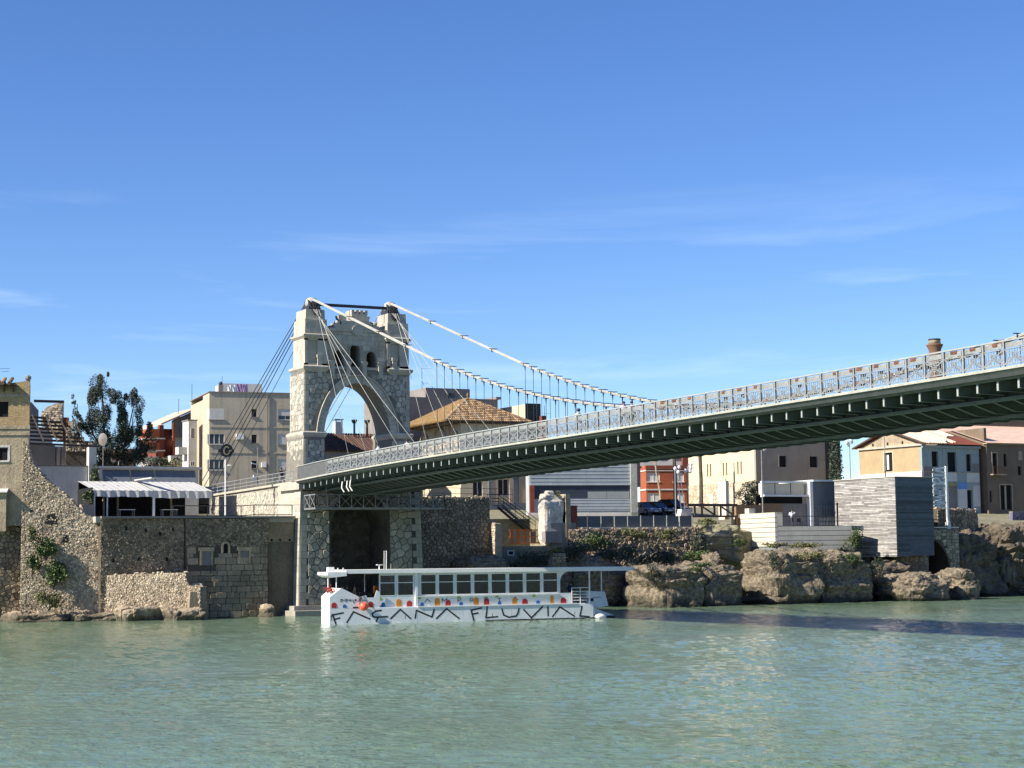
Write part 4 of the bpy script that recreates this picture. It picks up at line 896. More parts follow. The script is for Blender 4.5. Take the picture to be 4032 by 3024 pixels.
bar_rail("terrace_railing", "dark iron railing along the open end of the terrace", [(-11.4, 4.75, 9.1), (-5.2, 4.75, 9.1), (-4.0, 4.75, 9.18), (-.4, 4.75, 9.18)], None, (.08, .95), "dark", post=2.2, r=.04)
# --- low building behind the terrace with grey blinds
LB = thing("low_white_building", "low white building with three grey blinds behind the restaurant awning", "building", (-8, 24, 9.2))
B("wall", "wplast", LB, (-13.55, -3.6, 22, 27, 9.2, 14.1), (-13.55, -13.2, 21.6, 22, 9.2, 14.0)); B("roof_edge", "wplast", LB, (-13.7, -3.4, 21.6, 27.2, 14.1, 14.32))
for a, b in ((-13.1, -10.5), (-10.35, -8.1), (-7.95, -4.0)): MB().prism([(21.98, 13.98), (21.3, 12.75), (21.36, 12.72), (22.0, 13.9)], a, b, 'x').build("grey_blind", "gwall", LB)
PW = thing("parapet_wall", "long pale parapet wall left of the low white building", "wall", (-17, 22, 9.2)); B("wall", "wplast", PW, (-20.5, -14.5, 22, 22.4, 9.2, 14.25)); B("coping", "gplast", PW, (-20.5, -14.4, 21.92, 22.48, 14.25, 14.36)); B("pillar", "wplast", PW, (-14.45, -13.75, 21.7, 22.6, 9.2, 16.1))
shrub("wall_weed", "weeds around the white pillar end of the pale parapet", (-13.9, 21.5, 13.4), (.5, .4, 1.1), "leafg", 73, 300, .12)
# --- roofless ruin with bare rafters
RH = thing("roofless_house", "roofless ruined house with bare dark rafters behind the parapet", "house", (-16, 27, 12))
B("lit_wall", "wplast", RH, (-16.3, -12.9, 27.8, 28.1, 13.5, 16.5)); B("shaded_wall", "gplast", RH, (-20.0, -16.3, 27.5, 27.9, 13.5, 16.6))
for i in range(7): B("iron_bar", "rust", RH, (-16.2 + i * .48, -16.12 + i * .48, 27.6, 27.7, 14.4, 16.4))
for i in range(8): MB().bar((-20.2, 24 + i * .7, 16.5 + i * .42), (-13.4 - i * .28, 24.2 + i * .7, 16.35 + i * .42), .16, .2).build("rafter", "wood", RH)
for i in range(5): MB().bar((-19.5 + i * 1.3, 24, 16.7), (-19.5 + i * 1.3, 29, 19.6), .09, .1).build("purlin", "wood", RH)
B("back_lit_wall", "wplast", RH, (-20.2, -15.6, 31.5, 31.8, 14, 18.6))
MB().prism([(-20.5, 15), (-16.9, 15), (-16.9, 20.3), (-17.6, 21.1), (-20.5, 21.3)], 32, 32.5, 'y').build("gable_wall", "gplast", RH)
frame((-17.3, 29.2, 0), -20)
FMB().prism([(0, 18.6), (1.1, 17.6), (2.1, 17.0), (2.1, 20.9), (1.4, 20.75), (.5, 20.4), (0, 19.7)], 0, .7, 'y').build("rubble_gable", "rub", RH)
stones(RH, (lambda o, yw: (lambda u, v, d: FMB().p((u, -d, v))))(0, 0), courses(.05, 2.05, 17.6, 20.7, .2, .28, rl, lambda u, v: v > 18.7 - .9 * u and v < 19.9 + .5 * u), "rub", rl, .04, (.02, .08), 60, shades=(.3, 1))
bx("brick_pillar", "redp", RH, (2.15, 2.6, .1, .8, 16.5, 19.4)); bx("pale_pillar", "oldplaster", RH, (2.65, 3.1, -.3, .5, 16.0, 19.0)); frame()
rubble_wall("sloping_ruin_wall", "ruined wall with a sloping ragged top in front of the grey tree", (-15.6, 26.0), (-12.7, 25.6), lerp([(0, 18.3), (1, 17.4), (2.9, 16.2)]), .5, "rub", "rubmort", 38, (.2, .3), 40, 0, z0=15.9, shades=(.3, 1))
MB().bar((-18.5, 27, 20.8), (-15.6, 27, 20.8), .2, .25).build("roof_beam", "wood", RH)
# dish
SD = thing("satellite_dish", "grey satellite dish on a pole in front of the tree", "dish", (-12.55, 24, 15.5)); MB().lathe((0, 0, 0), [(.02, .18), (.3, .12), (.5, 0)], 16)
mb = MB(); nn = 18
for r, dpt in ((.05, .22), (.35, .14), (.62, 0)):
    mb.v += [(-12.55 - dpt * .9 + .0, 24 - dpt * .3 + r * math.cos(2 * math.pi * i / nn) * .6, 17.0 + r * math.sin(2 * math.pi * i / nn)) for i in range(nn)]
mb.v = [(x + (y - 24) * -.9, y, z) for x, y, z in mb.v]
mb.f = [(j * nn + i, j * nn + (i + 1) % nn, (j + 1) * nn + (i + 1) % nn, (j + 1) * nn + i) for j in range(2) for i in range(nn)]; mb.sh = [.5] * len(mb.f); mb.build("reflector", "gplast", SD, smooth=True)
MB().path([(-12.5, 24, 13.9), (-12.5, 24, 17.0)], .04, 6).build("mast", "gplast", SD); MB().path([(-12.5, 24, 17), (-11.6, 23.6, 17.3)], .03, 5).build("feed_arm", "gplast", SD)
# --- big dark tree and the slim one beside it
tree("dark_tree", "large dark feathery tree behind the low white building", (-9.6, 31, 10), .22,
     [[(0, 0, 0), (-.2, 0, 4), (-1.0, 0, 8.5), (-1.2, .2, 13)], [(-.2, 0, 4), (1.3, 0, 7.5), (2.2, 0, 11.8)], [(-.1, 0, 3), (.6, .4, 6), (1.2, .3, 10)], [(-.2, 0, 5), (-2.1, 0, 8), (-2.6, 0, 11)], [(.6, .4, 6), (2.6, .3, 8.6)]],
     [(-1.2, 0, 10.8, 1.5, 1.4, 2.9), (-1.4, 0, 6.6, 1.7, 1.3, 2.6), (1.9, 0, 10.2, 1.3, 1.2, 2.3), (2.0, 0, 7.0, 1.8, 1.3, 2.3), (.4, 0, 8.4, 1.6, 1.4, 2.4), (3.1, 0, 8.6, .9, .9, 1.3), (.2, 0, 4.9, 2.6, 1.2, 1.2), (-1.0, 0, 13.2, .7, .6, 1.2), (.6, .2, 11.2, 1.0, .9, 1.6), (-2.7, 0, 9.0, .9, .9, 1.8), (3.3, .2, 6.3, 1.1, .9, 1.5)], "leaf", 81, 1500, .08)
tree("slim_tree", "slim grey-green tree between the roofless ruin and the large dark tree", (-13.2, 31, 11), .1, [[(0, 0, 0), (.1, 0, 5), (-.1, 0, 10)], [(.1, 0, 5), (.5, 0, 8)]],
     [(0, 0, 5.5, .75, .7, 2.2), (-.25, 0, 8.9, .6, .6, 1.4), (.45, 0, 8.2, .5, .5, 1.7), (-.4, 0, 10.3, .45, .4, .7)], "leaf", 82, 1800, .08)
for i, (x, z, r_) in enumerate(((-11.5, 14.9, 1.2), (-6.2, 15.0, 1.5), (-4.2, 14.8, 1.3))):
    shrub("roof_hedge", ["scrubby bush under the dark tree, left", "scrubby bush under the dark tree, right", "rusty scrub in front of the red brick flats"][i], (x, 29, z), (r_, .8, .9), "leaf" if i < 2 else "leafy", 85 + i, 420, .14)
# ================================================================== APPROACH RAMP, TOWN BEHIND THE TOWER
rc = random.Random(51)
AR = thing("approach_ramp", "stone-faced bridge approach ramp with a grey tube railing left of the tower", "ramp", (1, 20, 9))
MB().add([(.2, 8.9, 8.5), (.2, 30, 8.5), (.2, 30, 11.75), (.2, 8.9, 12.06), (11.4, 8.9, 8.5), (11.4, 30, 8.5), (11.4, 30, 11.75), (11.4, 8.9, 12.06)],
         [(0, 1, 2, 3), (3, 2, 6, 7), (4, 7, 6, 5), (0, 3, 7, 4), (1, 5, 6, 2)]).build("ramp_body", "mortar_l", AR)
MB().add([(.0, 6, 12.1), (.0, 30, 11.75), (.0, 30, 11.95), (.0, 6, 12.3), (.5, 6, 12.1), (.5, 30, 11.75), (.5, 30, 11.95), (.5, 6, 12.3)], [(0, 1, 2, 3), (3, 2, 6, 7), (4, 7, 6, 5), (0, 3, 7, 4), (1, 5, 6, 2), (0, 4, 5, 1)]).build("coping", "ashlar", AR)
stones(AR, lambda u, v, d: (.2 - d, u, v), voronoi(8.6, 29.5, 9.2, 11.7, .6, rc, .8, .38), "rubble_t", rc, .05, (.02, .06), 120, shades=(.3, .9))
for h in (.35, .68, 1.05): MB().tube((.3, 6.2, 12.25 + h), (.3, 30, 11.9 + h), .04, n=6).build("rail", "rail", AR)
for i in range(14): y = 6.4 + i * 1.8; z = 12.25 - (y - 6.2) * .0147; MB().tube((.3, y, z), (.3, y, z + 1.08), .04, n=6).build("post", "rail", AR)
B("road", "asphalt", AR, (-6, 11.3, 30, 60, 11.0, 11.8))
# round clock-like sign on a white pole
SG = thing("round_sign", "round dark blue sign with a gold ring on a tall white pole on the terrace", "sign", (-4.56, 11, 9.2))
MB().tube((-4.56, 11, 9.2), (-4.56, 11, 14.75), .07, n=8).build("pole", "white", SG)
mb = MB(); N_ = 28
disc = lambda r, y: [(-4.5 + r * math.cos(2 * math.pi * i / N_), y, 15.3 + r * math.sin(2 * math.pi * i / N_)) for i in range(N_)]
mb.add(disc(.6, 10.85) + disc(.6, 11.15), [tuple(range(N_)), tuple(range(2 * N_ - 1, N_ - 1, -1))] + [(i, (i + 1) % N_, N_ + (i + 1) % N_, N_ + i) for i in range(N_)]); mb.build("disc", "navy", SG)
mb = MB()
for i in range(22):                                 # open ring like a letter G / C
    a0 = RD(40 + i * 14.0); a1 = RD(40 + (i + 1) * 14.0)
    mb.bar((-4.5 + .27 * math.cos(a0), 10.83, 15.3 + .36 * math.sin(a0)), (-4.5 + .27 * math.cos(a1), 10.83, 15.3 + .36 * math.sin(a1)), .1, .03, up=(0, 1, 0))
mb.bar((-4.28, 10.83, 15.28), (-4.02, 10.83, 15.34), .12, .03, up=(0, 1, 0)); mb.build("emblem", "gold", SG)
mb = MB()
for i in range(N_): a0, a1 = 2 * math.pi * i / N_, 2 * math.pi * (i + 1) / N_; mb.bar((-4.5 + .6 * math.cos(a0), 11, 15.3 + .6 * math.sin(a0)), (-4.5 + .6 * math.cos(a1), 11, 15.3 + .6 * math.sin(a1)), .36, .04, up=(0, 0, 1))
mb.build("rim", "dark", SG); MB().ball((-4.2, 10.9, 13.95), (.22, .12, .07)).tube((-4.56, 11, 13.95), (-4.2, 10.9, 13.95), .03).build("lamp", "white", SG); MB().ball((-4.75, 10.9, 14.7), (.16, .1, .1)).ball((-4.35, 10.9, 14.68), (.16, .1, .1)).build("spotlight", "rail", SG)
MS = thing("street_mast", "thin grey mast with a red and white foot behind the ramp railing", "mast", (7.7, 36, 11.6))
MB().tube((7.4, 36, 11.8), (7.4, 36, 17.3), .07, .04).build("pole", "gplast", MS); MB().tube((7.4, 36, 11.9), (7.4, 36, 12.9), .13).build("painted_foot", "rust", MS); MB().box(6.9, 7.2, 35.9, 36.1, 13.6, 14.3).build("sign_plate", "white", MS); MB().bar((7.4, 36, 15.4), (6.7, 36, 15.55), .1, .12).build("lamp_head", "white", MS)
# --- beige apartment block
BA = thing("beige_apartment_block", "beige rendered apartment block with roller shutters behind the ramp", "building", (8, 44, 11))
pivot(3.3, 40, -8)
whx = [(10.85, 12.5, 20.5, 21.7), (10.85, 12.5, 17.75, 18.95), (10.85, 12.5, 15.0, 16.2), (7.93, 8.5, 20.8, 21.65), (7.93, 8.5, 17.95, 18.85), (7.93, 8.5, 15.2, 16.0), (3.3, 4.95, 20.45, 21.65), (3.3, 4.95, 17.75, 18.9), (3.3, 4.95, 14.95, 16.15)]
mb = wallh(FMB(), 'y', 40, .3, 3.3, 13.6, 10.5, 23.4, whx); wallh(mb, 'x', 3.3, .3, 40.3, 44, 10.5, 23.4, [(40.3, 41.4, 20.45, 21.65), (40.3, 41.4, 17.75, 18.9), (40.3, 41.4, 14.95, 16.15)])
mb.box(13.3, 13.6, 40.3, 52, 10.5, 23.4); mb.box(3.3, 13.6, 51.7, 52, 10.5, 23.4); mb.box(3.3, 3.6, 44, 51.7, 10.5, 22.9); mb.build("wall", "beige", BA)
bx("roof_slab", "gplast", BA, (3.2, 13.7, 39.9, 52.1, 23.4, 23.5)); bx("dark_interior", "black", BA, (4.0, 13.0, 41.9, 42, 11, 23))
for z0, z1, sh in ((20.45, 21.65, 1.0), (17.75, 18.9, 0), (14.95, 16.15, .0)):
    window(BA, 'y', 40, 3.3, 4.95, z0, z1, "glass" if not sh else "shutter", "white", .1, mull=2, shut=sh, sill="gplast", lab="corner window")
    window(BA, 'x', 3.3, 40.1, 41.4, z0, z1, "glass", "white", .1, mull=0, shut=sh)
for (u0, u1, z0, z1), sh in zip(whx[:3], (.62, .93, .95)): window(BA, 'y', 40, u0, u1, z0, z1, "glass", "white", .16, mull=1, shut=sh, sill="gplast")
for (u0, u1, z0, z1) in whx[3:6]: window(BA, 'y', 40, u0, u1, z0, z1, "glass", None, .2, sill="gplast")
bx("floor_band", "beige", BA, (3.32, 13.6, 39.95, 39.998, 19.6, 19.72)); bx("floor_band", "beige", BA, (3.32, 13.6, 39.95, 39.998, 16.8, 16.92)); bx("drainpipe", "gplast", BA, (9.6, 9.7, 39.86, 39.96, 11, 23.3)); bx("air_conditioner", "white", BA, (6.2, 7.0, 39.65, 39.99, 18.3, 18.9)); bx("air_conditioner", "white", BA, (9.0, 9.5, 39.7, 39.99, 15.3, 15.8))
bx("stair_head", "wplast", BA, (5.2, 9.7, 43, 47, 23.5, 24.7)); bx("chimney", "gplast", BA, (4.5, 5.0, 41, 41.5, 23.5, 24.35)); FMB().ball((4.75, 41.2, 24.5), .22).build("chimney_cowl", "dark", BA)
FMB().path([(5.05, 42, 23.5), (5.05, 42, 25.4)], .025, 5).build("aerial", "dark", BA)
for i, (a, b, m_) in enumerate(((5.6, 6.6, "white"), (6.6, 7.9, "mauve"), (7.0, 7.9, "pinkc"))):
    LN = MB(); vs = []
    for k in range(7): x = a + (b - a) * k / 6; vs += [(x, 40.7 + .05 * math.sin(k * 2), 24.35 + (.12 if i else 0)), (x, 40.65 + .08 * math.cos(k * 2.3), 23.65 - .1 * i + .05 * math.sin(k))]
    LN.add(vs, [(2 * k, 2 * k + 2, 2 * k + 3, 2 * k + 1) for k in range(6)]); LN.build("drying_cloth", m_, None, label=["white cloth drying on the roof of the beige block", "mauve cloth drying on the roof of the beige block", "pink cloth flapping on the roof edge of the beige block"][i], cat="cloth")
frame()
# lower white neighbour
WN = thing("white_town_house", "narrow white house with balconies left of the beige block", "house", (3, 48, 11))
bx("wall", "wplast", WN, (2.3, 3.25, 44.2, 46.4, 10.5, 20.6)); bx("balcony", "wplast", WN, (1.3, 2.3, 44.6, 45.8, 16.9, 17.7)); bx("roof_edge", "gplast", WN, (2.2, 3.3, 44.1, 46.5, 20.6, 20.72))
window(WN, 'y', 44.15, 2.5, 3.0, 18.6, 19.8, "gplast", "white", .0, mull=0); window(WN, 'y', 44.15, 2.5, 3.0, 15.6, 16.1, "glass", "white", .0, mull=1)
# --- red brick flats
RF = thing("red_brick_flats", "red brick flats with stepped balconies and a sloping tiled roof at the left", "building", (4, 60, 12))
frame((0, 0, 0), 0)
bx("wall", "redp", RF, (3.0, 8, 57.5, 66, 11, 20.6)); bx("rear_wall", "wplast", RF, (4.6, 9, 56.8, 57.5, 11, 22.0))
FMB().prism([(2.6, 20.9), (7.2, 23.0), (7.2, 23.2), (2.6, 21.1)], 55.6, 66, 'y').build("tiled_roof", "tilel", RF); FMB().prism([(4.2, 19.6), (7.2, 19.6), (7.2, 22.9), (4.2, 21.5)], 56.4, 56.8, 'y').build("gable_wall", "gplast", RF)
window(RF, 'y', 56.38, 6.0, 7.1, 20.4, 21.3, "glass", "white", .01, mull=1)
for k, z in enumerate((19.4, 18.0, 16.2, 14.6)):
    bx("balcony_front", "redb" if k != 2 else "wplast", RF, (.9 + .2 * (k % 2), 2.3, 55.2, 58.5, z, z + (1.0 if k != 1 else .8)))
    bx("balcony_slab", "wplast", RF, (.8, 3.0, 55.3, 59, z - .15, z - .004))
bx("chimney", "redp", RF, (2.4, 2.9, 55.6, 56.4, 11, 20.9)); bx("pillar", "redb", RF, (3.95, 4.2, 55.4, 55.7, 16.4, 21.2)); bx("white_balcony", "wplast", RF, (3.3, 6.0, 54.2, 56.4, 16.3, 17.3)); bx("cream_balcony", "cream", RF, (3.0, 5.2, 53.4, 56.4, 14.9, 16.2))
bx("loggia_wall", "beige", RF, (4.3, 6.4, 56.3, 56.38, 13, 16.2))
for x, z0, z1 in ((5.4, 22, 24.2), (7.0, 23, 26)): FMB().path([(x, 58, z0), (x, 58, z1)], .03, 5).build("aerial", "dark", RF)
PK = thing("pale_rear_house", "pink and white rear facade glimpsed between the tree and the red brick flats", "house", (-1, 62, 12)); B("wall", "peach", PK, (-2.5, .9, 60, 64, 11, 18.2)); B("roof_edge", "tilel", PK, (-2.7, 1.1, 59.8, 64.2, 18.2, 18.35)); window(PK, 'y', 59.95, -1.2, -.2, 15.5, 17, "glass", "white", .0)
for i, (a, b, y, h, m_, lb) in enumerate(((-22, -14, 50, 17.2, "wplast", "far white house behind the roofless ruin"), (-13, -4, 66, 16.4, "peach", "far peach house behind the dark tree"), (14, 30, 75, 17, "gplast", "far grey house seen through the tower arch"))):
    H_ = thing("far_house", lb, "house", ((a + b) / 2, y, 11)); B("wall", m_, H_, (a, b, y, y + 9, 10.5, h)); MB().prism([(y - .3, h), (y + 9.3, h), (y + 4.5, h + 1.6)], a - .2, b + .2, 'x').build("roof", "tile", H_)
    for k in range(3): window(H_, 'y', y - .05, a + 1 + k * (b - a) / 3, a + 2 + k * (b - a) / 3, h - 2.6, h - 1.3, "glass", "white", .0)
# --- houses seen through the arch
AH = thing("brown_roofed_house", "brown house with a sagging dark tiled roof seen through the tower arch", "house", (22, 44, 11))
B("wall", "gplast", AH, (16.5, 26.5, 42, 50, 10.5, 17.4)); MB().prism([(41.6, 17.3), (46, 19.5), (50.4, 17.3), (46, 19.3)], 16.2, 26.8, 'x').build("roof", "broof", AH)
mb = MB()
for k in range(34): mb.tube((16.4 + k * .31, 41.55, 17.42), (16.4 + k * .31, 46, 19.62), .13, n=6, sh=rc.random() * .6)
mb.build("roof_tile", "broof", AH)
for x in (18.2, 21.6): window(AH, 'y', 41.98, x, x + 1.7, 14.2, 16.6, "glass", "oldplaster", .0, mull=1, surround="oldplaster")
B("chimney", "wplast", AH, (20.2, 21.1, 45.6, 46.4, 19, 21.0)); B("chimney_cap", "gplast", AH, (20.1, 21.2, 45.5, 46.5, 21.2, 21.3), (20.25, 20.35, 45.6, 45.7, 21.0, 21.2), (20.95, 21.05, 45.6, 45.7, 21.0, 21.2))
for x, c_ in ((22.3, "navy"), (23.9, "green")): MB().tube((x, 45, 19.3), (x, 45, 20.9), .12).lathe((x, 45, 20.8), [(.2, 0), (.34, .25), (.34, .42)], 10).build("flue", c_, AH)
MB().path([(18.0, 45, 19), (18.0, 45, 22)], .03, 5).bar((17.7, 45, 21.6), (18.3, 45, 21.6), .02, .02).build("aerial", "dark", AH)
B("terrace_frame", "rail", AH, (19.5, 25, 40.8, 40.86, 16.3, 16.36), (21, 25, 40.8, 40.86, 15.0, 15.06), (22.7, 22.78, 40.8, 40.88, 12, 16.36)); B("hanging_cloth", "peach", AH, (20.6, 22.6, 40.7, 40.74, 13.0, 14.5)); B("cream_annex", "cream", AH, (24.6, 26.6, 40.5, 42, 11, 16.6)); B("left_edge_wall", "wplast", AH, (16.2, 16.5, 41.2, 42.2, 11, 17.2))
# --- cream house with a hipped tile roof
CH = thing("cream_hip_roof_house", "large cream house with a hipped clay-tile roof right of the tower", "house", (38, 45, 11))
pivot(32.8, 38.6, -4)
cwin = [(37.45, 38.78, 12.3, 14.2), (34.3, 35.5, 12.2, 13.9), (40.5, 41.8, 12.3, 14.2)]
mb = wallh(FMB(), 'y', 38.6, .4, 32.8, 43.5, 10, 17.2, cwin); wallh(mb, 'y', 38.6, .4, 32.8, 41.0, 17.2, 20.6); wallh(mb, 'x', 32.8, .4, 39, 51, 10, 20.6, [(39.4, 41.0, 17.6, 19.2), (43.2, 46.8, 17.6, 19.1), (49, 51.5, 17.6, 19.1)]); mb.box(43.1, 43.5, 39, 51, 10, 17.2); mb.box(40.6, 41.0, 39, 51, 17.2, 20.6); mb.box(32.8, 43.5, 50.6, 51, 10, 17.2); mb.box(33.2, 43.1, 39, 50.6, 17.0, 17.2); mb.build("wall", "cream", CH)
bx("peach_facing", "peach", CH, (36.5, 39.3, 38.5, 38.598, 14.25, 16.8), (36.5, 37.4, 38.5, 38.598, 11, 14.25), (38.83, 39.3, 38.5, 38.598, 11, 14.25), (40.0, 42.7, 38.5, 38.598, 11, 17)); bx("pale_pilaster", "gwall", CH, (39.32, 39.9, 38.46, 38.598, 10, 17), (42.75, 43.6, 38.46, 38.598, 10, 17), (36.2, 36.48, 38.46, 38.598, 10, 17))
bx("base_band", "gwall", CH, (36.2, 43.6, 38.42, 38.455, 9.5, 11.4)); bx("dark_interior", "black", CH, (33.6, 43, 39.6, 39.7, 10.5, 20))
for u0, u1, z0, z1 in cwin: window(CH, 'y', 38.6, u0, u1, z0, z1, "glass", "white", .2, mull=1)
for (u0, u1, z0, z1) in ((39.4, 41.0, 17.6, 19.2), (43.2, 46.8, 17.6, 19.1), (49, 51.5, 17.6, 19.1)):
    window(CH, 'x', 32.8, u0, u1, z0, z1, "cream", None, .15, sill="oldplaster")
    mb = FMB(); uc = (u0 + u1) / 2; r = (u1 - u0) / 2 + .12
    for k in range(12): a0, a1 = math.pi * k / 12, math.pi * (k + 1) / 12; mb.bar((32.74, uc + r * math.cos(a0), z1 - .1 + r * .75 * math.sin(a0)), (32.74, uc + r * math.cos(a1), z1 - .1 + r * .75 * math.sin(a1)), .14, .14)
    mb.build("blind_arch", "oldplaster", CH)
for uc in (35.2, 38.6): 
    mb = FMB()
    for k in range(12): a0, a1 = math.pi * k / 12, math.pi * (k + 1) / 12; mb.bar((uc + 1.1 * math.cos(a0), 38.54, 18.6 + .95 * math.sin(a0)), (uc + 1.1 * math.cos(a1), 38.54, 18.6 + .95 * math.sin(a1)), .1, .12)
    mb.build("blind_arch", "gplast", CH)
bx("eave_board", "wood", CH, (30.9, 41.5, 38.0, 51, 20.6, 20.74)); bx("corner_pilaster", "peach", CH, (32.68, 32.798, 41.8, 42.5, 14, 20.4))
frame()
# hip roof: ridge along y; slabs below, tiles in rows on the river-side slope and the left slope
e0, e1, f0, f1_, zr0, zr1 = 30.6, 41.7, 37.8, 51.2, 20.76, 23.85
rid0, rid1 = (36.15, 43.4), (36.15, 45.6)
FMB().add([(e0, f0, zr0), (e1, f0, zr0), (e1, f1_, zr0), (e0, f1_, zr0), (rid0[0], rid0[1], zr1), (rid1[0], rid1[1], zr1)], [(0, 1, 4), (1, 2, 5, 4), (2, 3, 5), (3, 0, 4, 5), (0, 3, 2, 1)]).build("roof_deck", "roofo", CH)
tparts = []
def tile(p, q, r): return MB().tube(p, q, r, r * .86, 7, True, rc.random())
rows = 13; ncols = 40; cnt = 0; rest = MB()
for j in range(rows):
    t0, t1 = j / rows, (j + 1.25) / rows
    for i in range(ncols):
        x = e0 + (e1 - e0) * (i + .5) / ncols; frac = 1 - abs(x - rid0[0]) / ((e1 - e0) / 2)
        if t0 > frac: continue
        t1c = min(t1, 1.0); p = (x, f0 - .1 + (rid0[1] - f0) * t0, zr0 + .07 + (zr1 - zr0) * t0 + .05); q = (x, f0 + (rid0[1] - f0) * t1c, zr0 + .05 + (zr1 - zr0) * t1c)
        if cnt < 260: tile(p, q, .125).build("roof_tile", "tile", CH); cnt += 1
        else: rest.tube(p, q, .125, .107, 7, True, rc.random())
rest.build("upper_roof_tiles", "tile", CH, kind="stuff")
mb = MB()
for i in range(50):
    y = f0 + (f1_ - f0) * (i + .5) / 50; fr = min(1, (y - f0) / (rid0[1] - f0), (f1_ - y) / (f1_ - rid1[1]))
    mb.tube((e0 - .08, y, zr0 + .08), (e0 + (rid0[0] - e0) * fr, y, zr0 + .08 + (zr1 - zr0) * fr), .13, n=6, sh=rc.random())
mb.build("left_slope_tiles", "roofo", CH, kind="stuff")
for a, b in (((e0, f0), rid0), ((e1, f0), rid0)): MB().tube((a[0], a[1], zr0 + .12), (b[0], b[1], zr1 + .1), .15, n=8).build("hip_tile_run", "tile", CH)
MB().lathe((36.15, 43.4, 23.85), [(.2, 0), (.1, .3), (.18, .5), (.05, .8)], 8).build("roof_finial", "tile", CH)
# blocks behind it
GB = thing("grey_block_behind", "plain grey flat-roofed block with a roof hut behind the hipped roof", "building", (37, 55, 11)); B("wall", "gplast", GB, (31.5, 45.5, 54, 64, 10.5, 24.95)); B("parapet", "gplast", GB, (45.1, 45.8, 53.6, 64, 24.95, 25.25)); B("roof_hut", "gplast", GB, (35.8, 41.9, 54.6, 60, 24.95, 26.2)); B("water_tank", "dark", GB, (38.6, 39.4, 54.1, 54.5, 25.0, 25.55)); B("chimney", "gplast", GB, (29.2, 29.9, 55, 56, 20, 26.0)); MB().path([(35.5, 55, 25.9), (35.5, 55, 28.9)], .03, 5).bar((35.4, 55, 28.6), (36.9, 55, 28.6), .03, .03).bar((35.5, 55, 26.8), (36.4, 55, 26.8), .03, .03).build("aerial", "dark", GB)
CB = thing("cream_block_behind", "cream flat block with a dark shaded end wall behind the hipped roof", "building", (47, 55, 11)); B("wall", "cream", CB, (47.3, 49.4, 50.05, 57, 10.5, 24.1)); B("end_wall", "green", CB, (47.3, 49.42, 49.9, 50.04, 10.5, 24.2)); B("low_roof", "tilel", CB, (46.0, 47.2, 57.5, 60, 23.5, 24.3)); B("side_chimney", "redp", CB, (48.9, 49.5, 48.6, 49.3, 19, 22.6)); MB().path([(50, 50, 20), (50, 50, 24)], .03, 5).bar((49.7, 50, 23), (50.8, 50, 23), .02, .02).bar((49.7, 50, 21.4), (50.8, 50, 21.4), .02, .02).build("aerial", "dark", CB)  # end_wall: shade on the cream front painted as a near-black sheet
# --- steel-clad garage
GA = thing("steel_clad_hall", "grey ribbed steel hall with dark shutter doors under the bridge deck", "building", (41, 28, 10))
M['steelclad'] = mat("ribbed_grey_steel", (.42, .45, .46), (.36, .39, .40), rough=.5, ns=1, var=.1, fine=.05, streak=.2, sc=(.25, .26, .26)); M['shut'] = mat("dark_blue_shutter", (.035, .045, .065), (.028, .035, .05), rough=.55, var=.1, fine=.05); M['shutl'] = mat("grey_panel", (.30, .32, .31), (.26, .28, .27), rough=.5, var=.08, fine=.05)
frame((46.5, 23.7, 0), -13)
bx("wall", "steelclad", GA, (-11.6, 0, .25, 1.6, 9, 17.5)); 
for k in range(22): bx("cladding_rib", "steelclad", GA, (-11.5, 0, .12 if k % 2 else .16, .248, 13.2 + k * .2, 13.2 + k * .2 + .17))
bx("door_lintel", "steelclad", GA, (-11.5, 0, .05, .25, 13.0, 13.18)); bx("shutter_door", "shut", GA, (-11.0, -.05, .2, .248, 11.5, 13.0)); bx("window_panel", "shutl", GA, (-4.9, -2.75, .16, .198, 11.55, 12.3)); bx("window_panel", "shutl", GA, (-2.7, -.1, .16, .198, 11.55, 12.3))
for k in range(8): bx("lower_slat", "steelclad", GA, (-8.5, -.05, .1 if k % 2 else .13, .198, 10.2 + k * .165, 10.2 + k * .165 + .15))
bx("corner_pier", "conc", GA, (0, .75, -.1, .9, 9, 17.6)); bx("base_kerb", "wplast", GA, (-11.5, .7, -.1, .1, 9.6, 10.0)); bx("end_pier", "redp", GA, (-11.55, -11.05, 0, .25, 9, 13.0)); frame()
B("side_block", "gplast", GA, (47.3, 49.2, 26, 34, 12.9, 18))
# --- iron stairs
ST = thing("iron_stairs", "dark iron outdoor stairs with railings descending beside the cream house", "stairs", (31, 22, 8))
for k in range(15): t = k / 14; B("tread", "dark", ST, (29.3 + 3.2 * t, 29.3 + 3.2 * t + .28, 21.3, 22.5, 10.6 - 2.5 * t, 10.65 - 2.5 * t))
B("landing", "dark", ST, (28.1, 29.4, 21.3, 22.5, 10.58, 10.66))
for y in (21.3, 22.5):
    MB().bar((29.3, y, 10.5), (32.7, y, 7.95), .06, .26).build("stringer", "dark", ST)
    for h in (.4, .75, 1.15): MB().path([(28.1, y, 10.66 + h), (29.4, y, 10.66 + h), (33.4, y, 8.0 + h)], .03, 5).build("handrail", "dark", ST)
    for x, z in ((28.15, 10.66), (29.4, 10.66), (30.8, 9.7), (32.4, 8.6), (33.4, 8.0)): MB().tube((x, y, z), (x, y, z + 1.15), .03, n=5).build("post", "dark", ST)
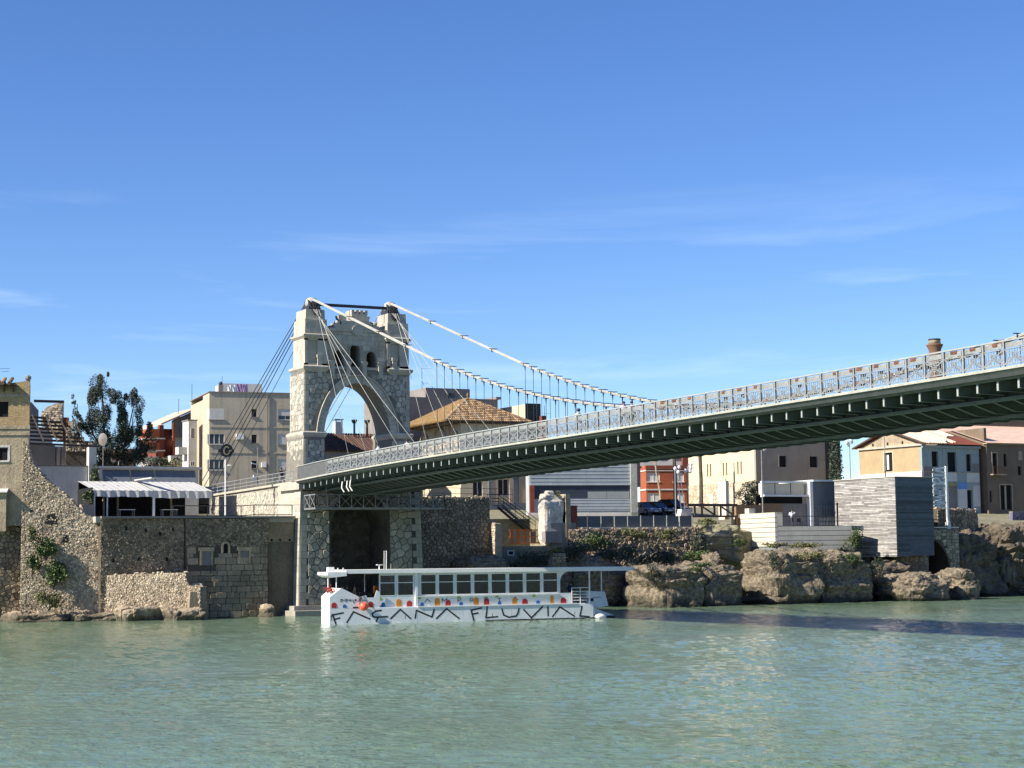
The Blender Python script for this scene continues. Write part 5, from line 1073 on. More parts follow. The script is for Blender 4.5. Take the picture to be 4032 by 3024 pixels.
# ================================================================== RIGHT BANK
rr_ = random.Random(61)
M.update(
    conp=mat("board_marked_concrete", (.60, .555, .45), (.52, .48, .385), ns=.7, bump=.2, bs=12, var=.12, fine=.08, streak=.18, sc=(.3, .22, .14)),
    cong=mat("grey_concrete", (.22, .225, .22), (.17, .175, .175), ns=.7, var=.1, fine=.08, streak=.2, sc=(.12, .12, .12)),
    slatw=mat("weathered_grey_slats", (.38, .355, .32), (.25, .235, .215), ns=1.5, var=.42, fine=.12, rough=.7, aspect=(1, 1, 3)),
    slatd=mat("shaded_slats", (.10, .115, .125), (.075, .085, .095), ns=1.5, var=.45, fine=.12, rough=.7, aspect=(1, 1, 3)),  # same slats on the box's shaded front, shade painted in as a dark bluish tone
    tanw=mat("tan_render", (.33, .275, .215), (.27, .225, .18), ns=.5, var=.05, fine=.1, streak=.35, sc=(.18, .15, .12)),
    ochre=mat("ochre_stucco", (.43, .31, .175), (.34, .25, .145), ns=.8, var=.06, fine=.16, streak=.25, sc=(.3, .22, .13)),
    blueg=mat("faded_blue_green_paint", (.25, .33, .33), (.33, .37, .34), ns=.7, var=.08, fine=.14, streak=.45, sc=(.2, .19, .16)),
    brownw=mat("brown_render", (.19, .14, .095), (.145, .11, .075), ns=.5, var=.06, fine=.14, streak=.45, sc=(.09, .07, .05)),
    cortex=mat("rust_stone_panel", (.30, .15, .06), (.22, .16, .11), ns=1.2, var=.2, fine=.2, aspect=(1, 1, 4)),
    bluep=mat("bright_blue_paint", (.12, .26, .58), (.14, .28, .55), ns=1, var=.05), greenp=mat("pale_olive_paint", (.34, .33, .17), ns=1, var=.05),
    orange=mat("orange_barrier", (.62, .16, .04), ns=2, var=.2), carb=mat("dark_blue_car_paint", (.02, .035, .10), rough=.25, var=.05, fine=.03, spec=.6), carw=mat("silver_blue_car_paint", (.16, .19, .28), rough=.3, var=.05, fine=.03, spec=.6), cark=mat("black_car_paint", (.03, .033, .036), rough=.25, var=.05, fine=.03, spec=.6),
    lampg=mat("lamp_glass", (.75, .76, .78), rough=.2, var=.05), fence_=mat("dark_slate_panel", (.085, .095, .105), (.07, .078, .088), rough=.5, ns=1, var=.1, fine=.06),
    graf=mat("graffiti_wall", (.22, .22, .26), (.07, .06, .10), ns=1.1, var=.1, fine=.2),
)
# --- retaining wall right of the pier
rubble_wall("retaining_wall", "tall shaded rubble retaining wall between the pier and the thin ruined pillar", (12.2, 8.2), (21.7, 9.0), lerp([(0, 11.0), (9, 11.1), (9.6, 11.0)]), 1.2, "rub_shade", "rubmort", 91, (.3, .42), 220, .02, shades=(.15, .8))
SR = thing("slope_railing", "thin grey railing on top of the retaining wall beside the cream house", "railing", (19, 12, 11.0))
for h in (.55, 1.1): MB().tube((16, 12, 11 + h), (27, 14.5, 11 + h), .025, n=5).build("rail", "dark", SR)
for k in range(6): MB().tube((16 + 2.2 * k, 12 + .5 * k, 10.8), (16 + 2.2 * k, 12 + .5 * k, 12.1), .03, n=5).build("post", "dark", SR)
B("upper_street", "soil", None, (12, 21.5, 9.6, 38, 7.5, 10.75), kind="structure")
for i, (x0, x1, y0, y1, z0, z1) in enumerate(((11.5, 17.5, 5.0, 9, -1, 3.2), (17.0, 23.0, 5.0, 10, -1, 5.2), (22.4, 29.5, 5.2, 11, -1, 5.0), (28.5, 35.5, 4.8, 12, -1, 5.6))):
    rock("bank_rock", ["dark rock behind the boat at the foot of the retaining wall", "dark overgrown rock behind the middle of the boat", "dark overgrown rock below the orange barrier", "dark overgrown rock below the white ruined wall"][i], x0, x1, y0, y1, z0, z1, 95 + i, "rock", amp=.7, group="dark rocks behind the boat")
TP = thing("thin_ruined_pillar", "thin broken stub of plastered wall standing beside the retaining wall", "ruin", (22.1, 8.2, 5))
MB().add([(21.7, 8.0, 5.0), (22.55, 8.3, 5.0), (22.55, 9.4, 5.0), (21.7, 9.2, 5.0), (21.75, 8.0, 8.5), (22.55, 8.3, 8.45), (22.5, 9.4, 8.6), (21.8, 9.2, 8.65)], [(3, 2, 1, 0), (4, 5, 6, 7), (0, 1, 5, 4), (1, 2, 6, 5), (2, 3, 7, 6), (3, 0, 4, 7)]).build("wall_stub", "oldplaster", TP)
stones(TP, lambda u, v, d: (21.72 - d, u, v), courses(8.0, 9.2, 5.0, 8.5, .22, .3, rr_), "rub", rr_, .04, (.02, .07), 30, shades=(.4, 1))
# tall white ruin
WR = thing("white_ruined_wall", "tall fragment of whitewashed ruined wall with a red brick side", "ruin", (30.8, 12.4, 7))
M['whitewash'] = mat("flaking_whitewash", (.66, .63, .56), (.36, .31, .24), ns=.9, bump=1.2, bs=5, var=.1, fine=.3)
rock("lit_fragment", None, 28.9, 31.25, 11.3, 12.7, 6.2, 11.5, 181, "whitewash", nu=70, nv=50, amp=.28, sq=7, strata=.05, parent=WR)
rock("broken_top", None, 29.35, 30.35, 11.5, 12.5, 10.9, 11.95, 182, "whitewash", nu=36, nv=26, amp=.18, sq=4, strata=.0, parent=WR)
B("side_wall", "oldplaster", WR, (31.3, 31.85, 11.2, 12.4, 6.6, 11.5)); B("brick_infill", "redp", WR, (31.3, 32.7, 11.35, 12.3, 7.9, 10.35)); B("lower_wall", "gplast", WR, (29.6, 32.5, 11.25, 12.5, 6.2, 8.6)); B("low_block", "gplast", WR, (28.6, 30.5, 10.6, 11.4, 6.6, 7.75))
shrub("ruin_weed", "weeds sprouting on top of the white ruined wall", (30.5, 11.5, 11.5), (.35, .3, .3), "leafy", 120, 90, .1)
OB = thing("orange_barrier", "orange and grey site barriers at the foot of the iron stairs", "barrier", (28, 14, 6.5))
for k in range(24): x = 26.4 + k * .145; B("bar", "orange" if k % 5 < 3 else "rail", OB, (x, x + .06, 14, 14.04, 6.5, 7.9))
for z in (6.6, 7.2, 7.9): B("rail", "orange", OB, (26.3, 29.9, 13.98, 14.06, z, z + .09))
SP = thing("ruined_gatepost", "squat ruined stone post with grass on top just above the boat roof", "ruin", (27, 5.3, 4)); MB().frustum((26.2, 27.8, 4.9, 6.0), (26.3, 27.7, 5.0, 5.9), 3.5, 5.55).build("post", "gplast", SP)
stones(SP, lambda u, v, d: (u, 4.9 - d, v), courses(26.25, 27.75, 3.6, 5.5, .25, .4, rr_), "rub_shade", rr_, .04, (.03, .08), 20); shrub("post_grass", "tuft of yellow grass on the squat ruined post", (26.7, 5.2, 5.7), (.7, .35, .4), "leafy", 121, 160, .16)
FB = thing("picture_frame", "small white square frame lying beside the thin ruined pillar", "frame", (23.3, 7.9, 5.4)); B("edge", "white", FB, (22.98, 23.64, 7.9, 7.96, 5.8, 5.86), (22.98, 23.64, 7.9, 7.96, 5.4, 5.46), (22.98, 23.04, 7.9, 7.96, 5.46, 5.8), (23.58, 23.64, 7.9, 7.96, 5.46, 5.8)); B("dark_panel", "black", FB, (23.04, 23.58, 7.93, 7.95, 5.46, 5.8))
# --- fence of dark panels on its overgrown stone wall
FN = thing("panel_fence", "row of dark slate panels between white posts on the stone river wall", "fence", (39.5, 12, 8))
for k in range(9): B("fence_panel", "fence_", FN, (32.75 + k * 1.58, 34.2 + k * 1.58, 12, 12.05, 8.16, 9.3))
for k in range(10): MB().tube((32.68 + k * 1.58, 11.95, 8.05), (32.68 + k * 1.58, 11.95, 9.36), .05, n=6).build("post", "rail", FN)
B("kerb", "conp", FN, (33.2, 47.2, 11.6, 12.3, 7.95, 8.14))
rubble_wall("overgrown_river_wall", "dark overgrown dry-stone wall under the panel fence", (31.5, 10.8), (46.3, 9.4), lambda u: 7.95, 1.5, "rub_shade", "rubmort", 92, (.3, .42), 250, .04, z0=3.6, shades=(.1, .9))
for i, (x, y, z, a, b, c_, lm, n_) in enumerate(((34, 9.8, 6.6, 2.4, .5, 1.0, "leafg", 900), (38.5, 9.4, 7.4, 1.8, .45, .6, "leafy", 500), (42.5, 9.0, 7.3, 2.0, .45, .6, "leafy", 500), (45.5, 8.3, 6.4, 1.2, .8, 1.4, "leaf", 700), (34, 6.0, 5.2, 2.6, 1.6, 1.1, "leaf", 1500), (39, 5.8, 5.0, 2.8, 1.6, 1.0, "leaf", 1500), (29.5, 6.5, 5.4, 3.0, 1.8, 1.3, "leaf", 1600), (24.8, 6.5, 4.8, 2.0, 1.4, 1.0, "leaf", 900), (43.2, 5.6, 4.8, 2.0, 1.4, .9, "leafg", 1000), (24.2, 7.4, 4.5, 1.2, .5, .6, "leafy", 260))):
    shrub("bank_bush", ["green creeper under the left end of the panel fence", "grass tufts under the middle of the panel fence", "grass tufts under the right half of the panel fence", "dark bush at the corner below the right end of the fence", "dark ivy over the rock below the fence's left end", "yellowish scrub at the foot of the overgrown wall", "green creeper below the white ruined wall", "dark scrub below the orange barrier", "green bush on top of the rock left of the dark cleft", "dry grass by the small white frame"][i], (x, y, z), (a, b, c_), lm, 130 + i, int(n_ * 1.6), .105)
# --- sunlit rocks under the fence and the museum
SH[:] = [-1.0, -4.0, 1.0]
rock("cliff_rock", "large sunlit rock below the overgrown wall, right of the boat stern", 34.6, 40.6, 1.4, 9, -1.5, 4.3, 141, amp=.6, nu=140, nv=80, sq=4.5, strata=.35)
rock("cliff_rock", "sunlit layered rock left of the dark cleft", 40.0, 45.0, 1.8, 9.5, -1.5, 4.2, 142, amp=.6, nu=140, nv=80, sq=4.5, strata=.35)
rock("cliff_rock", "rounded dark rock at the mouth of the dark cleft", 44.2, 46.2, 7.0, 10, -1.5, 5.6, 143, amp=.5, nu=70, nv=40)
rock("cliff_rock", "big sunlit rock under the pale concrete museum wall", 47.9, 54.4, 1.4, 9, -1.5, 5.5, 144, amp=.65, nu=152, nv=88, sq=4.5, strata=.4)
rock("cliff_rock", "broad rock under the museum terrace", 53.5, 61.0, 1.8, 9.5, -1.5, 5.4, 145, amp=.65, nu=152, nv=88, sq=4.5, strata=.4)
rock("cliff_rock", "sunlit slanting rock under the slatted box", 62.6, 69.0, -.8, 6, -2.0, 3.2, 146, amp=.6, nu=152, nv=80, sq=3.4, strata=.4)
rock("cliff_rock", "rock stack at the waterline right of the slatted box", 69.9, 73.0, -.2, 5, -1.5, 3.6, 147, amp=.5, nu=100, nv=68, sq=3.6)
rock("cliff_rock", "dark rock behind the slatted box", 61, 70, 5.5, 11, -1.5, 4.3, 148, m="rock_shade", amp=.6)
rock("cliff_rock", "dark cliff right of the stone archway", 76.6, 84.0, 8, 15, -1.5, 7.2, 149, m="rock_shade", amp=.9, nu=120, nv=72, sq=4)
rock("cliff_rock", "dark undercut cliff at the right edge", 83, 100, 8, 18, -1.5, 8.0, 150, m="rock_shade", amp=1.1, nu=140, nv=80, sq=4)
rock("cliff_rock", "shadowed rock at the right edge of the picture", 98, 125, 6, 20, -1.5, 7.5, 151, m="rock_shade", amp=1.2, nu=140, nv=72, sq=4)
SH[:] = [0.0, 0.0, 1.0]
rock("cliff_rock", "grassy rock by the wooden footbridge", 45.6, 53.0, 9.6, 15, 4, 8.6, 152, "soil", amp=.6)
for i, (x, y, z, a, b, c_, lm, n_) in enumerate(((47.5, 9.8, 8.7, 1.3, .8, .4, "leafy", 400), (47.6, 4.5, 6.4, 1.0, .6, .5, "leafg", 300), (56, 4.6, 6.1, 2.6, .7, .35, "leafy", 500), (61.5, 3.6, 6.4, 1.3, .8, 1.4, "leafg", 800), (60.2, 3.2, 5.2, 1.4, .7, .8, "leaf", 600), (52, 4.4, 6.1, 1.6, .6, .3, "leafy", 300), (80, 8, 6.4, 2.4, .8, 1.1, "leaf", 500))):
    shrub("rock_plant", ["grass on the bank below the wooden footbridge", "green plants at the foot of the pale concrete wall", "dry grass on the rock under the museum terrace", "tall bush between the terrace and the slatted box", "low bush under the terrace's right end", "dry grass under the corner of the concrete wall", "dark creeper on the cliff right of the archway"][i], (x, y, z), (a, b, c_), lm, 160 + i, int(n_ * 1.6), .105)
for i, (x, y, z, a, b, c_, lm, n_) in enumerate(((33.8, -1.6, 3.4, 1.0, .7, 1.2, "leaf", 700), (38.6, -2.3, 4.0, 1.6, .6, .5, "leafg", 700), (43.2, -1.4, 2.6, .7, .5, 1.3, "leaf", 500), (47.2, -1.8, 4.6, .7, .7, 1.0, "leaf", 500), (51.5, -2.2, 5.0, 2.2, .6, .4, "leafy", 700), (60.6, -1.4, 3.6, 1.0, .8, 1.5, "leaf", 1000), (57.0, -2.2, 4.6, 1.4, .5, .7, "leafg", 600))):
    shrub("cliff_plant", ["dark ivy hanging at the left end of the sunlit rock by the boat", "green scrub along the top edge of the sunlit rock by the boat", "dark creeper hanging in the crack of the sunlit rock", "dark scrub at the left shoulder of the big rock under the museum", "dry grass along the top edge of the big rock under the museum", "dark hanging bush on the rock left of the slatted box", "green scrub on the rock under the museum terrace"][i], (x, y, z), (a, b, c_), lm, 190 + i, n_, .095)
# --- museum: pale concrete walls, terrace, white frame pavilion
MU = thing("museum_pavilion", "modern concrete museum pavilion with terrace and white roof frame above the rocks", "building", (58, 10, 6))
pivot(53.2, 6, -8)
for k in range(7): bx("formwork_board", "conp", MU, (53.2, 53.5, 6, 16.2, 6.0 + k * .5, 6.0 + k * .5 + .445)); 
bx("side_wall_core", "cong", MU, (53.3, 53.9, 6.1, 16.2, 4.5, 9.44)); bx("wall_top", "conp", MU, (53.2, 54.1, 6, 16.2, 9.46, 9.52))
for k in range(5): bx("formwork_board", "conp", MU, (53.52, 62.2, 6, 6.3, 5.6 + k * .5, 5.6 + k * .5 + .445))
bx("front_wall_core", "cong", MU, (53.5, 62.2, 6.1, 6.6, 4.3, 8.05)); bx("terrace_floor", "cong", MU, (53.9, 64, 6.6, 16, 7.6, 8.08)); bx("return_wall", "conp", MU, (53.52, 54.1, 6.0, 6.6, 8.12, 9.4))
for k in range(40): bx("baluster", "rail", MU, (58.6 + k * .09, 58.62 + k * .09, 6.4, 6.42, 8.15, 9.1)) if k % 2 else None
bx("handrail", "dark", MU, (54.3, 62.2, 6.38, 6.42, 9.08, 9.14), (54.3, 62.2, 6.38, 6.42, 8.6, 8.62))
frame()
bx("roof_frame", "white", MU, (57.4, 63.6, 14, 14.3, 12.95, 13.15), (57.4, 63.6, 13.7, 14.3, 11.45, 11.65), (63.45, 63.85, 13.6, 14.3, 8.1, 13.15), (57.3, 57.5, 14, 14.3, 11.4, 13.1)); bx("gallery_wall", "conp", MU, (57.5, 63.4, 14.6, 14.9, 11.7, 12.9)); bx("gallery_post", "dark", MU, (59.1, 59.16, 14.1, 14.16, 11.65, 12.95), (61.2, 61.26, 14.1, 14.16, 11.65, 12.95)); bx("shadow_recess", "black", MU, (57.2, 63.4, 15.0, 15.2, 9.0, 11.6))
bx("slate_wall", "cong", MU, (63.85, 68.2, 14.0, 14.4, 8.1, 13.1)); bx("white_roof_edge", "white", MU, (63.85, 68.4, 13.5, 20, 13.12, 13.3))
for k in range(16): bx("fence_slat", "rail", MU, (64.1 + k * .22, 64.18 + k * .22, 13.7, 13.76, 9.2, 10.5))
for k, (a, b) in enumerate(((54.0, 57.2), (57.2, 60.2), (60.2, 63.4))): bx("stone_panel", "cortex" if k == 0 else ("cortex" if k == 1 else "gplast"), MU, (a, b - .02, 14.2, 14.5, 8.1, 10.7 - .15 * (k == 0)))
bx("left_pier", "conp", MU, (53.6, 54.0, 15.5, 17, 9, 13.2)); bx("pedestal", "conp", MU, (54.3, 55.1, 12.2, 13, 9.4, 10.1)); bx("black_board", "black", MU, (62.4, 62.55, 7.5, 7.6, 8.1, 10.6))
CHR = thing("terrace_chair", "small dark chair on the museum terrace beside the photographer", "chair", (57.8, 7.9, 8.1)); B("seat", "dark", CHR, (57.55, 58.05, 7.7, 8.15, 8.5, 8.54)); B("backrest", "dark", CHR, (57.55, 58.05, 8.12, 8.16, 8.54, 8.95))
for a in (57.56, 58.0):
    for b in (7.72, 8.11): B("leg", "dark", CHR, (a, a + .04, b, b + .04, 8.1, 8.5))
# --- slatted box
SX = thing("slatted_box", "large box clad in weathered grey horizontal slats, cantilevered over the rocks", "building", (68, 6, 5))
pivot(66, 2.2, 3)
bx("core", "slatd", SX, (66.06, 71.3, 2.26, 12, 4.85, 13.05)); nS = 48
for k in range(nS):
    z = 4.78 + k * (8.36 / nS); zz = z + 8.36 / nS - .03; y = 2.2
    cutsx = sorted(rr_.uniform(2.6, 11.4) for _ in range(4)); prev = 2.2
    for c_ in cutsx + [11.9]: bx("slat", "slatw", SX, (66.0 - rr_.uniform(0, .02), 66.06, prev, c_ - .01, z, zz)) if 0 else FMB().box(66.0 - rr_.uniform(0, .02), 66.058, prev, c_ - .012, z, zz, rr_.random()).build("slat", "slatw", SX); prev = c_
    zlo = 6.45
    if z > zlo: FMB().box(66.062, 71.3, 2.2 - rr_.uniform(0, .02), 2.258, z, zz, rr_.random()).build("slat", "slatd", SX)
    else: FMB().box(66.062, 67.9, 2.2 - rr_.uniform(0, .02), 2.258, z, zz, rr_.random()).build("slat", "slatd", SX)
bx("roof_edge", "conp", SX, (65.9, 71.4, 2.1, 12, 13.14, 13.2)); frame()
PB = thing("stone_pier_base", "old coursed stone base under the slatted box", "wall", (69.5, 5, 0)); B("core", "rubmort", PB, (67.4, 72.2, 4.6, 8.5, -1, 6.5)); stones(PB, lambda u, v, d: (u, 4.6 - d, v), voronoi(67.4, 72.2, 1.0, 6.5, .7, rr_, .8, .45), "rub_shade", rr_, .05, (.03, .09), 60)
AP = thing("stone_archway", "tall coursed stone archway pier at the water right of the slatted box", "archway", (75, 5, 0))
outl_ = [(76.0, -1), (76.0, 7.5), (72.6, 7.8), (72.2, 6.5)] + [(72.2 + 2.4 * math.sin(t * math.pi / 24), 2.6 + 3.9 * math.cos(t * math.pi / 24)) for t in range(1, 13)] + [(74.6, -1)]
mb = MB(); n = len(outl_); mb.add([(x, 4.0, z) for x, z in outl_] + [(x, 8.0, z) for x, z in outl_], [tuple(range(n)), tuple(range(2 * n - 1, n - 1, -1))] + [(i, (i + 1) % n, n + (i + 1) % n, n + i) for i in range(n)]); mb.build("core", "rubmort", AP)
stones(AP, lambda u, v, d: (u, 4.0 - d, v), [c for c in courses(72.4, 75.95, .1, 7.6, .3, .5, rr_) if keep(c, lambda x, z: not (x < 72.3 + 2.35 * math.sqrt(max(0, 1 - max(0, (z - 2.5) / 4.0)**2)) and z < 6.6))], "rub", rr_, .035, (.03, .08), 110, shades=(.1, .7))
rubble_wall("cliff_wall", "brown rubble wall above the dark cliff at the right", (77.3, 9.0), (84.5, 10.5), lambda u: 10.0, 1.0, "rub_shade", "rubmort", 93, (.3, .42), 120, .0, z0=6.8)
rubble_wall("cliff_parapet", "sunlit broken stones behind the vertical letter sign", (74.0, 13.5), (77.6, 9.2), lerp([(0, 9.4), (2, 9.9), (3.5, 9.3), (6, 10.3)]), .8, "rub", "rubmort", 94, (.35, .5), 40, 0, z0=7.6, shades=(.5, 1))
bar_rail("archway_railing", "rusty railing on top of the stone archway", [(72.7, 6.2, 7.9), (76.2, 6.2, 7.7)], None, (.1, .95), "rust", post=1.6, r=.045); B("archway_top", "wplast", AP, (72.6, 76.1, 4.0, 8.0, 7.78, 7.9))
# vertical sign: letters read upwards and are seen from behind
LS = thing("letter_sign", "tall white post with white vertical letters beside the slatted box", "sign", (77.95, 8, 8)); MB().box(77.85, 78.12, 7.9, 8.1, 8.0, 14.7).build("post", "white", LS); B("foot", "white", LS, (77.8, 78.2, 7.8, 8.2, 7.7, 8.5))
STR = dict(A=[[(0, 0), (.5, 1), (1, 0)], [(.22, .4), (.78, .4)]], T=[[(.5, 0), (.5, 1)], [(0, 1), (1, 1)]], S=[[(.95, .8), (.75, 1), (.25, 1), (.05, .78), (.25, .54), (.75, .46), (.95, .22), (.75, 0), (.25, 0), (.05, .2)]], O=[[(.3, 0), (.7, 0), (1, .25), (1, .75), (.7, 1), (.3, 1), (0, .75), (0, .25), (.3, 0)]], P=[[(0, 0), (0, 1), (.7, 1), (1, .85), (1, .6), (.7, .45), (0, .45)]], M=[[(0, 0), (0, 1), (.5, .25), (1, 1), (1, 0)]])
zpos = 14.55
for ch in "ATSOPMA":                               # from the top down, glyphs turned a quarter and mirrored
    hgt = {'M': .78, 'T': .42}.get(ch, .58); g_ = MB()
    for s_ in STR[ch]:
        for (a, b), (c_, e) in zip(s_, s_[1:]): g_.bar((77.8 - b * 1.7 if ch not in "A" else 77.8 - b * 1.7, 8, zpos - a * hgt), (77.8 - e * 1.7, 8, zpos - c_ * hgt), .17, .07, up=(0, 1, 0))
    g_.build("letter", "white", LS); zpos -= hgt + .07
# --- ochre gable house with faded blue front
GH = thing("ochre_gable_house", "derelict house with ochre gable end and faded blue-green front", "house", (98, 35, 8)); pivot(93.1, 30, 3)
bw = [(94.75, 95.85, 15.9, 17.85), (97.4, 98.95, 15.3, 17.8), (100.65, 101.55, 15.4, 17.6), (97.35, 98.9, 10.7, 13.45), (100.3, 101.5, 10.7, 13.0)]
mb = wallh(FMB(), 'y', 30, .4, 93.1, 102.9, 8, 18.5, bw); mb.build("front_wall", "blueg", GH)
mb = wallh(FMB(), 'x', 93.1, .4, 30.4, 41.8, 8, 18.6, [(35.4, 37.0, 15.5, 18.0)]); mb.build("gable_end_wall", "ochre", GH)
bx("rear_wall", "ochre", GH, (93.5, 102.9, 41.4, 41.8, 8, 18.5), (102.5, 102.9, 30.4, 41.4, 8, 18.5))
FMB().prism([(29.9, 18.75), (42.0, 18.75), (36.0, 20.6)], 93.1, 93.5, 'x').build("gable", "oldplaster", GH); bx("gable_cornice", "ashlar", GH, (92.85, 93.6, 29.7, 42.1, 18.55, 18.8)); bx("front_cornice", "blueg", GH, (93, 103, 29.7, 30.0, 18.3, 18.6)); bx("base_course", "wplast", GH, (93.0, 93.1, 30, 41.9, 14.0, 15.35))
for y in (33.3, 36.1, 38.9): bx("vent_hole", "black", GH, (93.06, 93.098, y, y + .28, 18.95, 19.3))
FMB().add([(92.7, 29.3, 18.75), (103.2, 29.3, 18.75), (103.2, 36, 20.85), (92.7, 36, 20.85), (103.2, 42.5, 18.75), (92.7, 42.5, 18.75)], [(0, 1, 2, 3), (3, 2, 4, 5)]).build("roof_deck", "redp", GH)
mb = FMB()
for i in range(34):
    x = 92.8 + i * .31; top = 36 if i < 22 else 36; lo = 29.3 if i < 12 else 29.3 + min(4, (i - 12) * .3) * (1 if rr_.random() < .8 else .3)
    if i < 30: mb.tube((x, lo, 18.82 + (lo - 29.3) * .313), (x, top, 20.93), .13, n=6, sh=rr_.random())
mb.build("roof_tiles", "tilel", GH, kind="stuff"); FMB().bar((92.65, 29.2, 18.8), (92.65, 36, 20.95), .15, .2).bar((92.65, 36, 20.95), (92.65, 42.6, 18.8), .15, .2).build("verge_board", "wood", GH)
for (u0, u1, z0, z1) in bw[:3]: window(GH, 'y', 30, u0, u1, z0, z1, "black", None, .3); 
window(GH, 'y', 30, *bw[3], "gplast", None, .2); window(GH, 'y', 30, *bw[4], "black", None, .3); window(GH, 'x', 93.1, 35.4, 37.0, 15.5, 18.0, "black", "wplast", .25, mull=0, surround="cream")
bx("inner_curtain", "wplast", GH, (93.2, 93.25, 36.2, 36.6, 15.8, 17.7))
bx("blue_painted_patch", "bluep", GH, (99.0, 100.55, 29.95, 29.998, 13.1, 13.95)); bx("pale_painted_patch", "wplast", GH, (99.0, 100.55, 29.95, 29.998, 10.7, 13.1), (101.6, 102.8, 29.95, 29.998, 10.9, 13.6), (97.3, 98.9, 29.95, 29.998, 14.1, 15.2), (100.6, 102.8, 29.95, 29.998, 14.0, 15.2)); bx("olive_patch", "greenp", GH, (97.3, 98.95, 29.94, 29.995, 13.46, 13.95)); bx("grey_patch", "gplast", GH, (101.7, 102.85, 29.95, 29.998, 15.3, 16.4)); bx("grey_patch", "gplast", GH, (93.2, 94.7, 29.95, 29.998, 14.5, 15.9)); bx("cyan_patch", "blueg", GH, (96.6, 97.35, 29.93, 29.998, 15.3, 18.2))
bx("broken_floor_band", "oldplaster", GH, (93.2, 102.8, 29.92, 29.998, 15.2, 15.28)); frame()
# --- brown house at the right edge
BW = thing("brown_town_house", "brown rendered house with tall windows at the right edge", "house", (110, 34, 8))
w2 = [(102.5, 103.2, 15.1, 17.75), (104.35, 104.9, 16.05, 17.65), (103.6, 105.5, 10.5, 13.65), (101.8, 102.15, 11.45, 12.9), (106.7, 107.3, 14.95, 16.1), (109, 110, 15, 17.6), (109, 110, 11, 13.5)]
frame((1.95, 1.75, 0)); w2 = [(a + 0, b + 0, c_, e) for a, b, c_, e in w2]
mb = wallh(FMB(), 'y', 28, .4, 101.55, 122, 8, 18.9, w2); mb.build("front_wall", "brownw", BW); bx("side_wall", "brownw", BW, (101.55, 101.95, 28.4, 40, 8, 21)); bx("eave", "oldplaster", BW, (101.3, 122, 27.6, 28.4, 18.9, 19.05)); FMB().add([(101.2, 27.5, 19.05), (122, 27.5, 19.05), (122, 36, 21.6), (101.2, 36, 21.6)], [(0, 1, 2, 3)]).build("roof", "tilel", BW)
for q in w2: window(BW, 'y', 28, *q, "black", None, .25, surround="oldplaster" if q[1] - q[0] > .6 else None)
bx("door_leaf", "oldplaster", BW, (104.4, 104.7, 28.1, 28.15, 10.5, 13.6)); bx("balcony", "oldplaster", BW, (101.9, 104.2, 27.3, 28, 14.9, 15.05)); bx("balcony_rail", "rust", BW, (101.9, 104.2, 27.3, 27.33, 15.95, 16.0), *[(101.95 + k * .2, 101.97 + k * .2, 27.3, 27.33, 15.05, 15.95) for k in range(12)])
mb = FMB(); hh = holes(107.1, .75, 16.9, 18.1); mb.prism(hh, 27.9, 27.998, 'y'); mb.build("blind_niche", "oldplaster", BW); frame()
GW = thing("graffiti_wall", "graffiti-covered wall under the brown house at the right edge", "wall", (108, 20, 7.5)); B("wall", "graf", GW, (98.5, 120, 20, 20.6, 6.5, 9.9)); B("coping", "gplast", GW, (98.5, 120, 19.95, 20.65, 9.9, 10.0))
for k in range(14):
    x = 99 + k * 1.1; g_ = MB(); pts_ = [(x + rr_.uniform(-.3, .8), 19.97, rr_.uniform(7.9, 9.6)) for _ in range(5)]
    for a, b in zip(pts_, pts_[1:]): g_.bar(a, b, .14, .02, up=(0, 1, 0))
    g_.build("graffiti_stroke", ["navy", "wplast", "pinkc", "black"][k % 4], GW)
# things behind on the right
PR = thing("pale_rear_block", "pale plastered rear block with a tiled roof above the ochre house", "building", (112, 48, 10)); B("wall", "wplast", PR, (107, 118, 44, 56, 10, 21.3)); MB().prism([(43.6, 21.3), (56.4, 21.3), (50, 23.0)], 106.7, 130, 'x').build("roof", "tilel", PR); B("small_window", "black", PR, (113.6, 114.2, 43.95, 43.99, 19.8, 20.5)); B("chimney", "peach", PR, (104.5, 106.6, 45, 46.5, 12, 22.6)); B("old_wall", "brownw", PR, (118, 150, 50, 60, 10, 26))
CY_ = thing("brick_chimney", "round brick factory chimney with a flared cap above the bridge deck", "chimney", (121.4, 60, 12)); mb = MB(); mb.lathe((121.4, 60, 12), [(1.25, 0), (1.05, 12), (.9, 21.6), (.95, 21.7), (.95, 21.85), (.88, 22.0), (.9, 23.0), (1.2, 23.6), (1.28, 23.75), (.95, 23.85)], 24); mb.build("shaft", mat("chimney_brick", (.25, .125, .07), (.19, .105, .065), ns=1, var=.1, brick=(.4, .12, .015, (.6, .55, .5)), streak=.4, sc=(.2, .16, .13)), CY_, smooth=True)
MB().lathe((121.4, 60, 35.85), [(.92, 0), (.86, .5), (.86, .55)], 24).build("pale_collar", "oldplaster", CY_, smooth=True); MB().lathe((121.4, 60, 36.4), [(.9, 0), (.9, .22)], 24).build("iron_cap", "dark", CY_)
